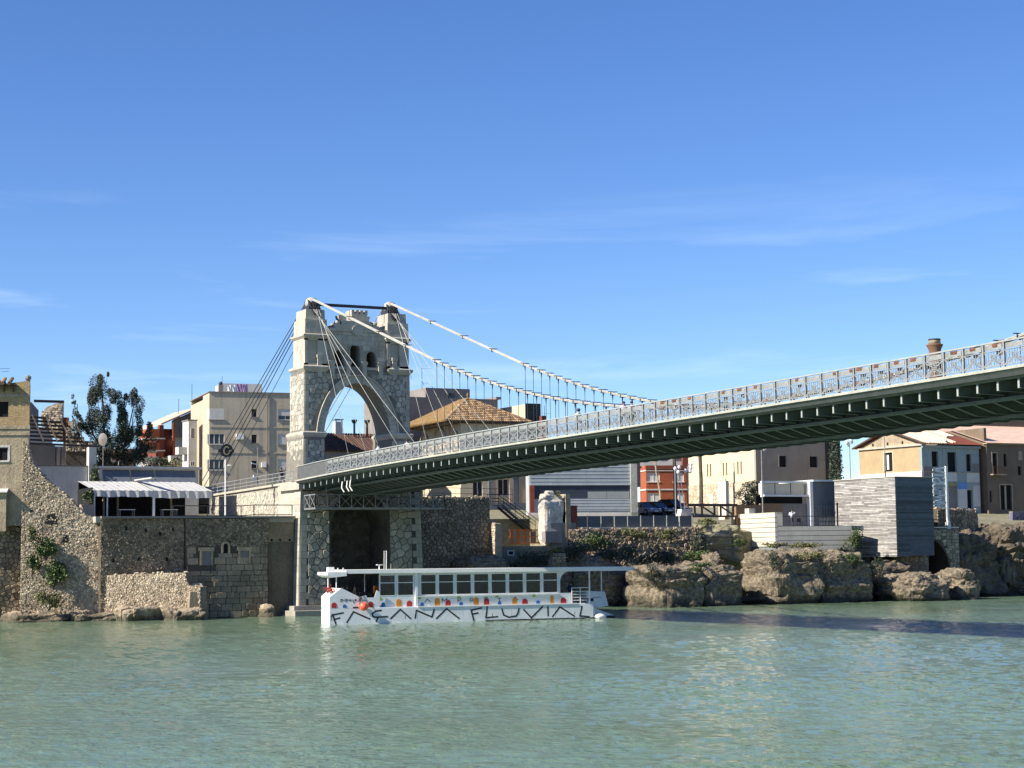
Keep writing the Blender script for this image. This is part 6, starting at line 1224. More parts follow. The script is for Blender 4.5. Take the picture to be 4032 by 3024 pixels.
# --- big tan building and cypress, lamps, red flats, cars
TA = thing("tan_warehouse", "large tan and cream building with paired slit windows behind the museum", "building", (84, 52, 10))
tw = [(82.0, 83.1, 16.45, 17.9), (86.85, 88.1, 16.45, 17.9), (82.2, 82.9, 19.6, 20.6), (84.9, 85.6, 19.6, 20.6), (87.5, 88.2, 19.6, 20.6)]
mb = wallh(FMB(), 'y', 45, .4, 78.3, 89.4, 10, 22, tw); mb.build("front_wall", "tanw", TA)
pairs = [(y, y + .32) for c_ in (48.2, 51.6, 55.4) for y in (c_, c_ + .75)]; lw = [(a, b, z, z + 1.7) for a, b in pairs for z in (15.6, 18.8)]
mb = wallh(FMB(), 'x', 78.3, .4, 45.4, 61, 14.6, 22, lw); mb.build("left_wall", "cream", TA); bx("stone_base", "rub", TA, (78.25, 78.7, 45.4, 61, 9.5, 14.6)); stones(TA, lambda u, v, d: (78.25 - d, u, v), voronoi(45.5, 60.9, 9.6, 14.5, .7, rr_, .8, .5), "rub", rr_, .05, (.02, .06), 60, shades=(.5, 1))
for q in lw: window(TA, 'x', 78.3, *q, "oldplaster", None, .2)
for q in tw: window(TA, 'y', 45, *q, "black", None, .2, surround="tanw")
for y in (47, 51, 55): bx("blocked_opening", "wplast", TA, (78.15, 78.2, y, y + .8, 10.5, 13.2))
bx("downpipe", "oldplaster", TA, (78.2, 78.3, 57.6, 57.85, 14.6, 22))
cy = thing("cypress_tree", "tall narrow dark cypress at the right corner of the tan building", "tree", (79.6, 30, 10)); mb = MB(); mb.tube((79.6, 30, 9.5), (79.6, 30, 19), .18, .04); mb.build("trunk", "bark", cy); mb = MB(); rq = random.Random(8)
for k in range(26): z = 10.6 + k * .38; w_ = .95 * math.sin(min(1, (26 - k + 2) / 14) * math.pi / 2) * min(1, .45 + k / 6); leaves(mb, (79.6 + rq.uniform(-.15, .15), 30, z), (w_, w_, .5), 110, .15, rq, shell=.5)
mb.build("crown", "leaf", cy)
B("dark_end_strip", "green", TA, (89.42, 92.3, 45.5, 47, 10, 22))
rs = thing("round_shrub", "round dark evergreen bush beside the museum pavilion", "shrub", (57.6, 17, 9.5)); mb = MB(); mb.tube((57.6, 17, 9.4), (57.6, 17, 11), .12); mb.build("trunk", "bark", rs); mb = MB()
for k in range(22): d = Vector((rq.gauss(0, .5), rq.gauss(0, .5), rq.gauss(0, .55))); d = d if d.length < 1 else d.normalized(); leaves(mb, (57.7 + d.x * 1.2, 17 + d.y * 1.2, 11.7 + d.z * 1.6), (.5, .5, .5), 90, .13, rq)
mb.build("crown", "leaf", rs)
RB2 = thing("red_brick_block", "red brick block of flats with white window bands behind the steel hall", "building", (79, 74, 11)); pivot(77, 70, -14)
wr = [(77.15, 79.0, 15.5, 16.8), (81.0, 82.6, 15.5, 16.8), (77.15, 79.0, 12.6, 13.9), (81.0, 82.6, 12.6, 13.9)]
mb = wallh(FMB(), 'y', 70, .3, 77, 83, 10, 17.8, wr); mb.box(77, 77.3, 70.3, 73, 10, 17.8); mb.build("wall", "redb", RB2); bx("dark_wing", "redp", RB2, (83, 90, 71.5, 80, 10, 22)); bx("upper_storey", "wplast", RB2, (76.6, 86, 72, 80, 17.8, 22)); bx("white_band", "wplast", RB2, (76.95, 83.05, 69.9, 69.998, 17.0, 17.15), (76.95, 83.05, 69.9, 69.998, 14.3, 14.5), (76.9, 76.998, 69.9, 73, 17.0, 17.15), (76.9, 76.998, 69.9, 73, 14.3, 14.5)); bx("eave_band", "redp", RB2, (76.9, 83.1, 69.85, 70, 17.25, 17.8))
for q in wr: window(RB2, 'y', 70, *q, "shutter", "white", .12, mull=1, sill="white")
for k in range(4): window(RB2, 'y', 71.95, 77.4 + k * 2.1, 78.4 + k * 2.1, 18.8, 20.6, "glass", "peach", .0)
frame()
def lamp_post(name, lab, x, y, z0, z1, heads, m="rail"):
    T = thing(name, lab, "lamp post", (x, y, z0)); MB().tube((x, y, z0), (x, y, z1), .07, .05, n=8).build("pole", m, T)
    for dx, dy, dz in heads:
        h = MB(); h.tube((x, y, z1 + dz), (x + dx, y + dy, z1 + dz), .03).build("arm", m, T); MB().ball((x + dx, y + dy, z1 + dz), (.2, .2, .24), 10, 7).build("lamp_head", "lampg", T, smooth=True)
    return T
lamp_post("floodlight_mast", "left floodlight mast with white spotlights behind the fence end", 50.0, 20, 9.3, 14.6, [(.55, 0, .25), (.3, -.2, -.3), (.1, .1, .1)])
lamp_post("floodlight_mast", "right floodlight mast with white spotlights beside the cream wall", 51.65, 20, 9.3, 15.0, [(.35, -.1, -.2), (-.3, 0, -.55), (.5, .1, .15), (.3, 0, -.6)])
for i, (x, z, x1) in enumerate(((50.72, 10.0, 50.25), (51.25, 10.0, 50.6))): MB().tube((x, 20, z), (x1, 20, 14.3), .05, n=6).build("leaning_pole", "white", None, label=["left of the two slanting white poles by the floodlights", "right of the two slanting white poles by the floodlights"][i], cat="pole")
WP = thing("white_pedestal", "white block at the end of the panel fence below the floodlights", "block", (49.8, 18, 9)); MB().frustum((48.9, 50.5, 17.6, 18.6), (49.3, 50.5, 17.7, 18.5), 8.8, 10.1).build("block", "wplast", WP); B("top_slab", "white", WP, (49.25, 50.55, 17.65, 18.55, 10.1, 10.16))
lamp_post("street_lamp", "grey street lamp in front of the tan building", 55.95, 12, 9.3, 16.5, [(.35, 0, 0)])
lamp_post("cluster_lamp", "grey lamp post with a cluster of white heads left of the ochre house", 67.8, 12, 13.2, 17.3, [(-.35, 0, .1), (.3, 0, .15), (.1, -.2, .35), (-.1, .1, -.15)])
lamp_post("street_lamp", "grey lamp post in front of the ochre gable", 72.7, 12, 9, 18.4, [(.3, 0, 0)])
BT = thing("bare_trunk", "tall bare trunk in front of the red brick block", "tree", (68, 52, 10.5)); MB().path([(68.2, 52, 10.4), (68.0, 52, 13.5), (67.5, 52, 16), (67.2, 52, 19.5)], .17, 7, .1).build("trunk", "oldplaster", BT)
B("twigs", "bark", BT, (67.1, 67.3, 51.9, 52.1, 19.4, 19.9)) if 0 else MB().path([(67.3, 52, 19), (67.8, 52, 20.4)], .05, 5).path([(67.3, 52, 18.5), (66.6, 52, 20.2)], .05, 5).build("branch", "bark", BT)
for i, (x, y) in enumerate(((70.3, 52), (73, 50))): T_ = thing("bare_trunk", ["dark trunk behind the left floodlight mast", "dark trunk behind the right floodlight mast"][i], "tree", (x, y, 10.5)); MB().path([(x, y, 10.3), (x + .1, y, 15), (x - .1, y, 20)], .3, 7, .2).build("trunk", "bark", T_); MB().path([(x, y, 18), (x + .9, y, 20.5)], .1, 6).build("branch", "bark", T_)
WB = thing("wooden_footbridge", "dark timber footbridge with braced sides left of the museum", "footbridge", (51, 14, 9.2))
B("top_beam", "wood", WB, (47.6, 54.0, 13.9, 14.1, 10.35, 10.65)); B("bottom_beam", "wood", WB, (48.2, 54.0, 13.9, 14.1, 9.2, 9.4)); B("deck", "wood", WB, (47.8, 54.0, 14.1, 15.8, 9.3, 9.4))
for x in (48.5, 49.4, 51.0, 51.8, 53.4): B("post", "wood", WB, (x, x + .16, 13.92, 14.08, 9.4, 10.35))
for a, b in ((49.5, 51.0), (51.9, 53.4)): MB().bar((a, 13.86, 10.3), (b, 13.86, 9.45), .12, .16).build("brace", "wood", WB)
B("low_rail", "dark", None, (45.2, 49.2, 7.9, 7.98, 7.0, 7.06), (49.12, 49.2, 7.9, 7.98, 5.9, 7.0), label="black handrail against the left end of the pale concrete wall", cat="railing")
# cars behind the fence
def car(name, lab, x, y, z, yaw, paint, L=4.2, H=1.45, suv=False):
    T = thing(name, lab, "car", (x, y, z), "cars parked behind the panel fence"); a = RD(yaw); mb = MB((x, y, z), a); hl = L / 2; hb = .95 if suv else .85
    body = [(-hl, .32), (-hl, hb - .05), (-hl + .15, hb), (hl - 1.2, hb), (hl - .12, hb - .18), (hl, .62), (hl, .32), (hl - .5, .24), (-hl + .5, .24)]
    mb.prism(body, -.86, .86, 'y'); mb.build("body", paint, T)
    cab = [(-hl + .18, hb), (-hl + .5, H - .05), (-hl + .9, H), (hl - 2.1, H), (hl - 1.15, hb)]
    mb = MB((x, y, z), a); n = len(cab); vs = [(p, -.82 + .13 * (q - hb) / (H - hb), q) for p, q in cab] + [(p, .82 - .13 * (q - hb) / (H - hb), q) for p, q in cab]
    mb.add(vs, [tuple(range(n)), tuple(range(2 * n - 1, n - 1, -1))] + [(i, (i + 1) % n, n + (i + 1) % n, n + i) for i in range(n)]); mb.build("cabin", "glass", T)
    mb = MB((x, y, z), a); mb.box(-hl + .75, hl - 2.0, -.7, .7, H - .005, H + .04); mb.build("roof", paint, T)
    for px in (-hl + .8, hl - .85):
        for py in (-.8, .8):
            w_ = MB((x, y, z), a); w_.tube((px, py - .1, .33), (px, py + .1, .33), .33, n=16); W_ = w_.build("wheel", "black", T); r_ = MB((x, y, z), a); r_.tube((px, py - .11, .33), (px, py + .11, .33), .19, n=12); r_.build("rim", "rail", W_)
    for py in (-.6, .6): h = MB((x, y, z), a); h.ball((hl - .06, py, .66), (.08, .17, .09), 8, 6); h.build("headlight", "lampg", T)
    mb = MB((x, y, z), a); mb.box(hl - .02, hl + .03, -.25, .25, .36, .47); mb.build("number_plate", "white", T); return T
car("parked_car", "silver-blue hatchback at the left of the cars behind the panel fence", 50.2, 27, 9.75, -80, "carw"); car("parked_car", "dark blue car in the middle of the cars behind the panel fence", 52.8, 28.5, 9.85, -78, "carb", 4.4); car("parked_car", "black off-roader at the right of the cars behind the panel fence", 55.4, 29, 9.85, -75, "cark", 4.4, 1.75, True)
# ================================================================== TOUR BOAT
M.update(
    hull=mat("boat_white_hull", (.70, .72, .72), (.60, .63, .63), rough=.4, ns=1.0, var=.05, fine=.06, streak=.18, sc=(.42, .44, .42)),
    bwhite=mat("boat_white", (.78, .78, .75), (.70, .70, .67), rough=.4, ns=1.5, var=.05, fine=.05),
    ink=mat("black_lettering", (.012, .012, .014), var=.05, fine=.03, rough=.5),
    dred=mat("red_paint", (.52, .03, .035), var=.05, fine=.04, rough=.5), dblue=mat("blue_paint", (.03, .16, .50), var=.05, fine=.04, rough=.5), dor=mat("orange_paint", (.72, .27, .02), var=.05, fine=.04, rough=.5), dgr=mat("lime_paint", (.30, .50, .08), var=.05, fine=.04, rough=.5),
    buoy=mat("orange_red_buoy", (.85, .13, .055), (.80, .11, .05), rough=.35, var=.05, fine=.03), bint=mat("boat_interior", (.05, .04, .035), (.025, .025, .025), ns=1, var=.2),
    seat1=mat("orange_seat", (.75, .22, .03), var=.1), seat2=mat("red_seat", (.55, .03, .03), var=.1), seat3=mat("green_seat", (.10, .30, .08), var=.1), seat4=mat("teal_seat", (.04, .12, .13), var=.1),
)
def boat_glass():
    m = bpy.data.materials.new("boat_window_glass"); m.use_nodes = True; n = m.node_tree.nodes; l = m.node_tree.links; b = n["Principled BSDF"]
    tr = n.new("ShaderNodeBsdfTransparent"); tr.inputs[0].default_value = (.26, .29, .28, 1); mx = n.new("ShaderNodeMixShader"); lw = n.new("ShaderNodeFresnel"); lw.inputs[0].default_value = 1.5
    gl = n.new("ShaderNodeBsdfGlossy"); gl.inputs['Roughness'].default_value = .03; o = n["Material Output"]
    l.new(lw.outputs[0], mx.inputs[0]); l.new(tr.outputs[0], mx.inputs[1]); l.new(gl.outputs[0], mx.inputs[2]); l.new(mx.outputs[0], o.inputs[0]); n.remove(b); return m
M['bglass'] = boat_glass()
BO = (-7.2, -19.35, .3); BY = math.atan2(-3.67, 23.94); K = .944
class BMB(MB):
    def __init__(s): MB.__init__(s, (BO[0], BO[1], BO[2]), BY)
    def p(s, q): return MB.p(s, (q[0] * K, q[1], q[2] * K))
BT_ = thing("tour_boat", "white river tour boat with large windows and black hand-painted lettering on its side", "boat", (BO[0] + 12, BO[1], .3))
def bb(name, m, *boxes, parent=None, **kw):
    mb = BMB()
    for b in boxes: mb.box(*b)
    return mb.build(name, m, parent or BT_, **kw)
W_ = 5.2
# hull: raked bow block on the left, straight sides, cut-off stern
plan = [(.82, 0), (23.6, 0), (23.6, W_), (3.2, W_), (.82, 2.9)]
BMB().prism(plan, -.8, 1.25, 'z').build("hull", "hull", BT_)
BMB().prism([(.86, .04), (22.9, .04), (22.9, W_ - .04), (3.2, W_ - .04), (.86, 2.85)], 1.25, 1.3, 'z').build("deck", "bwhite", BT_)
# bow bulwark: a peaked white screen
bow = [(0, 1.3), (0, 2.3), (.82, 2.75), (1.79, 2.93), (3.3, 2.15), (3.3, 1.3)]
BMB().prism([(.82, 1.3), (.82, 2.2), (1.79, 2.93), (3.25, 2.2), (3.25, 1.3)], .02, .1, 'y').build("bow_bulwark", "hull", BT_)
BMB().add([(.82, .02, 1.3), (.82, 2.9, 1.3), (.82, 2.9, 2.25), (.82, .02, 2.2), (.88, .02, 1.3), (.88, 2.9, 1.3), (.88, 2.9, 2.25), (.88, .02, 2.2)], [(0, 1, 2, 3), (4, 7, 6, 5), (3, 2, 6, 7)]).build("bow_front", "bwhite", BT_)
BMB().add([(.83, .03, 2.2), (.83, 2.9, 2.25), (1.8, 3.4, 2.9), (1.8, .03, 2.9)], [(0, 1, 2, 3)]).build("foredeck", "bwhite", BT_)
BMB().prism([(3.25, 1.3), (3.25, 2.15), (3.85, 2.3), (3.95, 2.12), (4.55, 2.12), (4.75, 2.7), (5.0, 2.55), (5.0, 1.3)], .05, .13, 'y').build("boarding_gate_side", "hull", BT_)
# cabin side below and between the windows
wins = [(5.05, 6.37), (6.56, 7.92)] + [(8.52 + i * 1.525, 9.85 + i * 1.525) for i in range(8)]
mb = BMB()
class _W: pass
def wall_cells(mb, u0, u1, z0, z1, holes, y0, y1):
    us = sorted(set([u0, u1] + [h[k] for h in holes for k in (0, 1)]))
    for a, b in zip(us, us[1:]):
        z = z0
        for h in [h for h in holes if h[0] <= a + 1e-4 and h[1] >= b - 1e-4]: mb.box(a, b, y0, y1, z, h[2]); z = h[3]
        mb.box(a, b, y0, y1, z, z1)
HW = [(a, b, 2.22, 3.93) for a, b in wins]
wall_cells(mb, 5.0, 20.75, 1.3, 4.05, HW, .25, .32); mb.build("cabin_side", "hull", BT_)
mb = BMB(); wall_cells(mb, 5.0, 20.75, 1.3, 4.05, HW, W_ - .32, W_ - .25); mb.build("cabin_far_side", "hull", BT_)
for i, (a, b) in enumerate(wins):
    o = bb("window", "bglass", (a, b, .29, .3, 2.22, 3.93)); mb = BMB()
    for p, q, r, s in ((a, a + .05, 2.22, 3.93), (b - .05, b, 2.22, 3.93), (a + .05, b - .05, 2.22, 2.27), (a + .05, b - .05, 3.88, 3.93), (a + .05, b - .05, 3.25, 3.31)): mb.box(p, q, .235, .285, r, s)
    mb.build("frame", "bwhite", o)
bb("cabin_pillar", "bwhite", (8.03, 8.24, .12, .25, 1.3, 4.1)); bb("front_bulkhead", "bint", (4.95, 5.0, .4, W_ - .4, 1.3, 2.4)); bb("cabin_ceiling", "bint", (5, 22, .34, W_ - .34, 3.98, 4.02))
bb("sill_ledge", "bwhite", (8.3, 20.6, .1, .25, 2.1, 2.16)); bb("rubbing_strake", "bwhite", (8.2, 22.2, -.06, .24, 1.25, 1.32))
# roof: long slab, higher stern overhang, bow canopy
BMB().prism([(2.15, 4.08), (27.1, 3.98), (27.3, 4.08), (27.3, 4.32), (2.15, 4.38)], -.1, W_ + .1, 'y').build("roof", "bwhite", BT_)
BMB().prism([(.95, 3.78), (2.2, 3.9), (2.2, 4.22), (.62, 4.22), (.62, 3.97)], -.15, 3.4, 'y').build("bow_canopy", "bwhite", BT_)
for u, v in ((1.0, 1.3), (1.4, .12), (1.4, 2.9)): BMB().tube((u, v, 2.5), (u, v, 3.9), .045, n=8).build("canopy_post", "bwhite", BT_)
bb("engine_box", "bwhite", (1.0, 1.5, 1.2, 1.8, 4.22, 4.62)); bb("searchlight_bracket", "bwhite", (1.6, 1.68, .5, .6, 4.22, 4.55), (2.05, 2.12, .5, .6, 4.22, 4.55), (1.6, 2.12, .5, .6, 4.3, 4.36))
BMB().tube((5.36, 1.5, 4.38), (5.36, 1.5, 4.72), .05).build("vent_pipe", "bwhite", BT_); bb("vent_cap", "bwhite", (5.15, 5.6, 1.3, 1.7, 4.72, 4.78))
for du in (0, .17): BMB().tube((5.7 + du, 1.2, 4.36), (5.72 + du, 1.2, 5.9), .045, n=6).build("flag_mast", "bwhite" if du else "conc", BT_)
# stern: arch, rails, transom platform, bins
mb = BMB(); 
for i in range(8):
    a0, a1 = math.pi / 2 * i / 8, math.pi / 2 * (i + 1) / 8; mb.add([(20.75, y, 3.15 + .85) for y in (.25, .32)] + [(20.75 + .85 - .85 * math.cos(a), y, 3.15 + .85 * math.sin(a)) for a in (a0, a1) for y in (.25, .32)], [(0, 2, 4), (1, 3, 5), (2, 3, 5, 4)])
mb.build("stern_arch", "hull", BT_); bb("stern_post", "bwhite", (23.3, 23.4, .1, .2, 1.25, 4.0)); bb("stern_post", "bwhite", (24.85, 24.93, 1.2, 1.28, 1.25, 4.0)); bb("stern_bulkhead", "bint", (20.8, 20.85, .4, W_ - .4, 1.3, 3.9))
mb = BMB()
for z in (1.55, 1.8, 2.05, 2.3, 2.6): mb.tube((21.75, .15, z), (23.3, .15, z), .025, n=6)
for u in (21.75, 22.5, 23.3): mb.tube((u, .15, 1.3), (u, .15, 2.62), .03, n=6)
mb.build("stern_railing", "bwhite", BT_); bb("low_stern_wall", "hull", (20.75, 21.7, .25, .31, 1.3, 2.2))
BMB().prism([(23.45, 1.25), (23.45, 2.25), (25.1, 2.22), (25.4, 1.0), (24.2, .85)], 1.0, W_ - .6, 'y').build("stern_locker", "hull", BT_); bb("dark_vent", "ink", (23.45, 24.05, .98, 1.0, 1.42, 1.68))
BMB().prism([(23.75, .9), (25.75, .2), (25.75, .0), (23.75, -.2)], .5, W_ - .6, 'y').build("stern_ramp", "hull", BT_); bb("ramp_fender", "ink", (24.8, 25.8, .45, .52, -.06, .2)); bb("boot_stripe", "ink", (14, 23.9, -.012, -.002, -.1, .1))
# seats and passengers' tables inside
for i in range(14):
    u = 5.4 + i * 1.1
    if i % 3 != 2: bb("coloured_panel", ["seat1", "seat3", "seat2", "bint", "seat4"][(i * 2) % 5], (u + .1, u + .75, .9, .94, 2.0, 3.2 + .25 * (i % 3)))
    bb("cabin_seat", ["seat1", "seat4", "seat2", "seat3", "bint"][(i * 3) % 5], (u, u + .42, 1.0, 1.5, 1.5, 2.55 + .25 * (i % 3)), (u, u + .5, 3.0, 3.6, 1.5, 2.7 + .3 * ((i + 1) % 3)))
bb("helm_console", "bint", (3.4, 4.6, 1.6, 3.0, 1.3, 2.5))
# painted doors
for (a, z0), (b, z1), c_ in (((0.96, 1.26), (1.4, 1.78), 'r'), ((1.91, 1.27), (2.21, 1.61), 'b'), ((4.02, 1.25), (4.45, 1.8), 'r'), ((5.18, 1.33), (5.49, 1.71), 'b'), ((6.43, 1.25), (6.87, 1.95), 'o'), ((7.32, 1.25), (7.79, 1.81), 'r'), ((8.49, 1.27), (8.8, 1.63), 'b'), ((9.72, 1.23), (10.17, 1.97), 'o'), ((10.64, 1.28), (11.09, 1.8), 'r'), ((11.83, 1.26), (12.15, 1.61), 'b'), ((13.08, 1.28), (13.51, 1.96), 'o'), ((13.98, 1.27), (14.44, 1.88), 'r'), ((15.19, 1.27), (15.51, 1.6), 'b'), ((16.46, 1.26), (16.87, 1.9), 'o'), ((17.34, 1.28), (17.83, 1.78), 'r'), ((18.59, 1.27), (18.92, 1.61), 'b'), ((19.84, 1.26), (20.16, 1.98), 'o'), ((20.76, 1.26), (21.26, 1.81), 'r')):
    r = (b - a) / 2; m_ = (a + b) / 2; z0 = max(z0, 1.33); pts_ = [(a, z0), (b, z0)] + [(m_ + r * math.cos(math.pi * k / 8), z1 - r + r * math.sin(math.pi * k / 8)) for k in range(9)]
    yv = .015 if a < 3.2 else (.045 if a < 5 else .245); BMB().prism(pts_, yv - .012, yv, 'y').build("painted_door", dict(r="dred", b="dblue", o="dor")[c_], BT_)
for u, yv in ((5.1, .245), (8.4, .245), (11.8, .245), (15.1, .245), (18.4, .245)): BMB().prism([(u - .16, 1.92), (u + .16, 1.92), (u + .12, 2.08), (u, 2.14), (u - .12, 2.08)], yv - .012, yv, 'y').build("painted_tree", "dgr", BT_)
# black lettering on the hull
LET = [[[(1.92, .93), (1.07, .79), (1.32, .06)], [(1.15, .4), (1.64, .53)]], [[(2.23, .15), (2.78, 1.0), (4.13, .39)]], [[(5.08, 1.06), (4.65, 1.02), (4.33, .8), (4.42, .58), (4.65, .52), (5.6, .55)], [(4.82, .46), (4.67, .18)]],
       [[(5.89, .38), (6.71, 1.11), (7.58, .35)]], [[(7.96, .37), (8.08, 1.0), (9.39, .44), (9.58, 1.05)]], [[(9.78, .3), (10.64, 1.09), (11.73, .26)]], [[(13.68, 1.1), (12.77, .92), (13.0, .06)], [(12.83, .59), (13.36, .68)]], [[(14.17, 1.16), (14.05, .27), (15.07, .34)]],
       [[(15.46, .96), (15.6, .46), (16.06, .27), (16.69, .36), (16.84, .57), (16.95, .97)]], [[(17.37, .88), (18.04, .18), (19.05, 1.09)]], [[(19.52, 1.07), (19.53, .31)]], [[(19.93, .24), (20.59, 1.04), (21.88, .23)]], [[(22.58, 1.04), (22.39, .24), (23.22, .16)]]]
def strokes(groups, y, w, name="letter", m="ink"):
    for gl in groups:
        mb = BMB()
        for s_ in gl:
            for k in range(len(s_) - 1):
                (a, b), (c_, e) = s_[k], s_[k + 1]; d = math.hypot(c_ - a, e - b) or 1; nx, nz_ = -(e - b) / d * w / 2, (c_ - a) / d * w / 2; ex, ez = (c_ - a) / d * w * .35, (e - b) / d * w * .35
                t = y - .006 - .0012 * k
                mb.add([(a - ex + nx, t, b - ez + nz_), (a - ex - nx, t, b - ez - nz_), (c_ + ex - nx, t, e + ez - nz_), (c_ + ex + nx, t, e + ez + nz_), (a - ex + nx, y, b - ez + nz_), (a - ex - nx, y, b - ez - nz_), (c_ + ex - nx, y, e + ez - nz_), (c_ + ex + nx, y, e + ez + nz_)], [(0, 1, 2, 3), (0, 4, 5, 1), (1, 5, 6, 2), (2, 6, 7, 3), (3, 7, 4, 0)])
        mb.build(name, m, BT_)
strokes(LET, -.002, .125)
# town name letter by letter between the doors: A M P O S T A
def glyph(ch, u, z, w, h): return [[(u + a * w, z + b * h) for a, b in s_] for s_ in STR[ch]]
strokes([[[(8.88, 1.62), (9.08, 1.9), (9.35, 1.66)]], glyph('M', 10.35, 1.64, .4, .28), glyph('P', 11.72, 1.58, .24, .36), glyph('O', 12.78, 1.64, .24, .26), glyph('S', 14.0, 1.72, .3, .24), glyph('T', 15.18, 1.6, .3, .25), glyph('A', 16.5, 1.66, .45, .28)], .243, .05, "painted_letter")
# registration on the bow: 2a ...-4-1-24
DG = {'2': [[(0, .85), (.4, 1), (.9, .8), (.1, 0), (1, 0)]], '4': [[(.7, 0), (.7, 1), (0, .35), (1, .35)]], '1': [[(.5, 0), (.5, 1)]], '-': [[(.1, .5), (.9, .5)]], 'B': [[(0, 0), (0, 1), (.8, .8), (.1, .5), (.9, .25), (0, 0)]], 'T': STR['T'], 'a': [[(.1, .9), (.8, .9), (.8, .5), (.1, .5), (.1, .7), (.8, .7)]], '0': STR['O']}
u = 1.68
for ch in "2a 0T-4-1-B 24": 
    if ch in DG: strokes([[[(u + a * .13, 1.84 + b * .2) for a, b in s_] for s_ in DG[ch]]], .012, .03, "registration_letter")
    u += .125
strokes([[[(u_ + a * .1, 1.72 + b * .1) for a, b in s_] for s_ in DG['B']] for u_ in (2.78,)], .012, .025, "registration_letter"); bb("nameplate", "ink", (2.75, 3.2, -.012, -.002, 1.28, 1.4))
strokes([[[(24.0 + .12 * k, 1.72 + .06 * (k % 2)) for k in range(7)]]], .99, .04, "painted_letter"); strokes([[[(.88, .62), (1.0, .8), (.93, .35), (1.0, .9)]]], -.002, .04, "draught_mark")
BMB().path([(3.28, 0, 2.6), (3.3, -.05, 2.2), (3.5, -.1, 1.95), (3.85, -.02, 1.85)], .03, 5).build("mooring_rope", "ink", BT_)
for u in (4.1, 8.1, 12.0, 16.2, 20.1): bb("plate_seam", "hull", (u, u + .03, -.008, -.001, -.4, 1.24))
for u, w in ((7.1, .05), (14.6, .04), (18.4, .05), (21.9, .04)): bb("rust_run", "rust", (u, u + w, -.004, -.0015, .35, .62))
# buoy, fender, bow flowers
FB_ = thing("mooring_buoy", "round orange-red buoy hanging on the boat's bow", "buoy", BMB().p((3.55, -.25, 1.4))); BMB().ball((3.55, -.38, 1.42), (.36, .34, .35), 18, 12).build("ball", "buoy", FB_, smooth=True); BMB().tube((3.5, -.3, 1.75), (3.45, .0, 2.2), .025).build("rope", "ink", FB_)
WF = thing("white_fender", "white inflated fender floating at the boat's stern", "fender", BMB().p((24.3, .2, 0))); BMB().ball((24.25, .15, .12), (.6, .28, .28), 16, 10).build("float", "bwhite", WF, smooth=True); BMB().tube((23.8, .2, .3), (23.7, .2, .95), .05).build("strap", "bwhite", WF)
fl = BMB(); rf = random.Random(4)
for _ in range(60): fl.ball((1.05 + rf.gauss(0, .22), .8 + rf.uniform(-.2, .4), 2.75 + rf.gauss(0, .12)), rf.uniform(.03, .08), 5, 4)
FL_ = thing("flower_garland", "red flowers on the bow bulwark of the boat", "flowers", BMB().p((.5, .3, 2.6))); fl.build("blossoms", "dred", FL_, kind="stuff")
gr = BMB()
for _ in range(70): q = Vector((1.05 + rf.gauss(0, .25), .8 + rf.uniform(-.2, .4), 2.68 + rf.gauss(0, .1))); gr.tube(tuple(q), tuple(q + Vector((rf.uniform(-.12, .12), rf.uniform(-.1, .1), rf.uniform(-.05, .15)))), .015, .004, 3)
gr.build("stems", "leafg", FL_, kind="stuff")
# foam at the waterline of the boat
M['foam'] = mat("foam", (.62, .66, .62), (.45, .52, .47), ns=3, var=.3, rough=.7)
fm = MB(); rf = random.Random(9)
for _ in range(150):
    u = rf.random()**1.3 * 24; u += .8; q = BMB().p((u, -.1 - abs(rf.gauss(0, .5)) * (1.0 if u < 4 else .5), 0)); s_ = rf.uniform(.04, .16) * (1.3 if u < 3 else 1)
    fm.add([(q[0] - s_ * 2.2, q[1], .312), (q[0], q[1] - s_ * .6, .312), (q[0] + s_ * 2.2, q[1], .312), (q[0], q[1] + s_ * .6, .312)], [(0, 1, 2, 3)], rf.random())
fm.build("bow_foam", "foam", None, kind="stuff", label="thin foam along the boat's waterline", cat="foam")

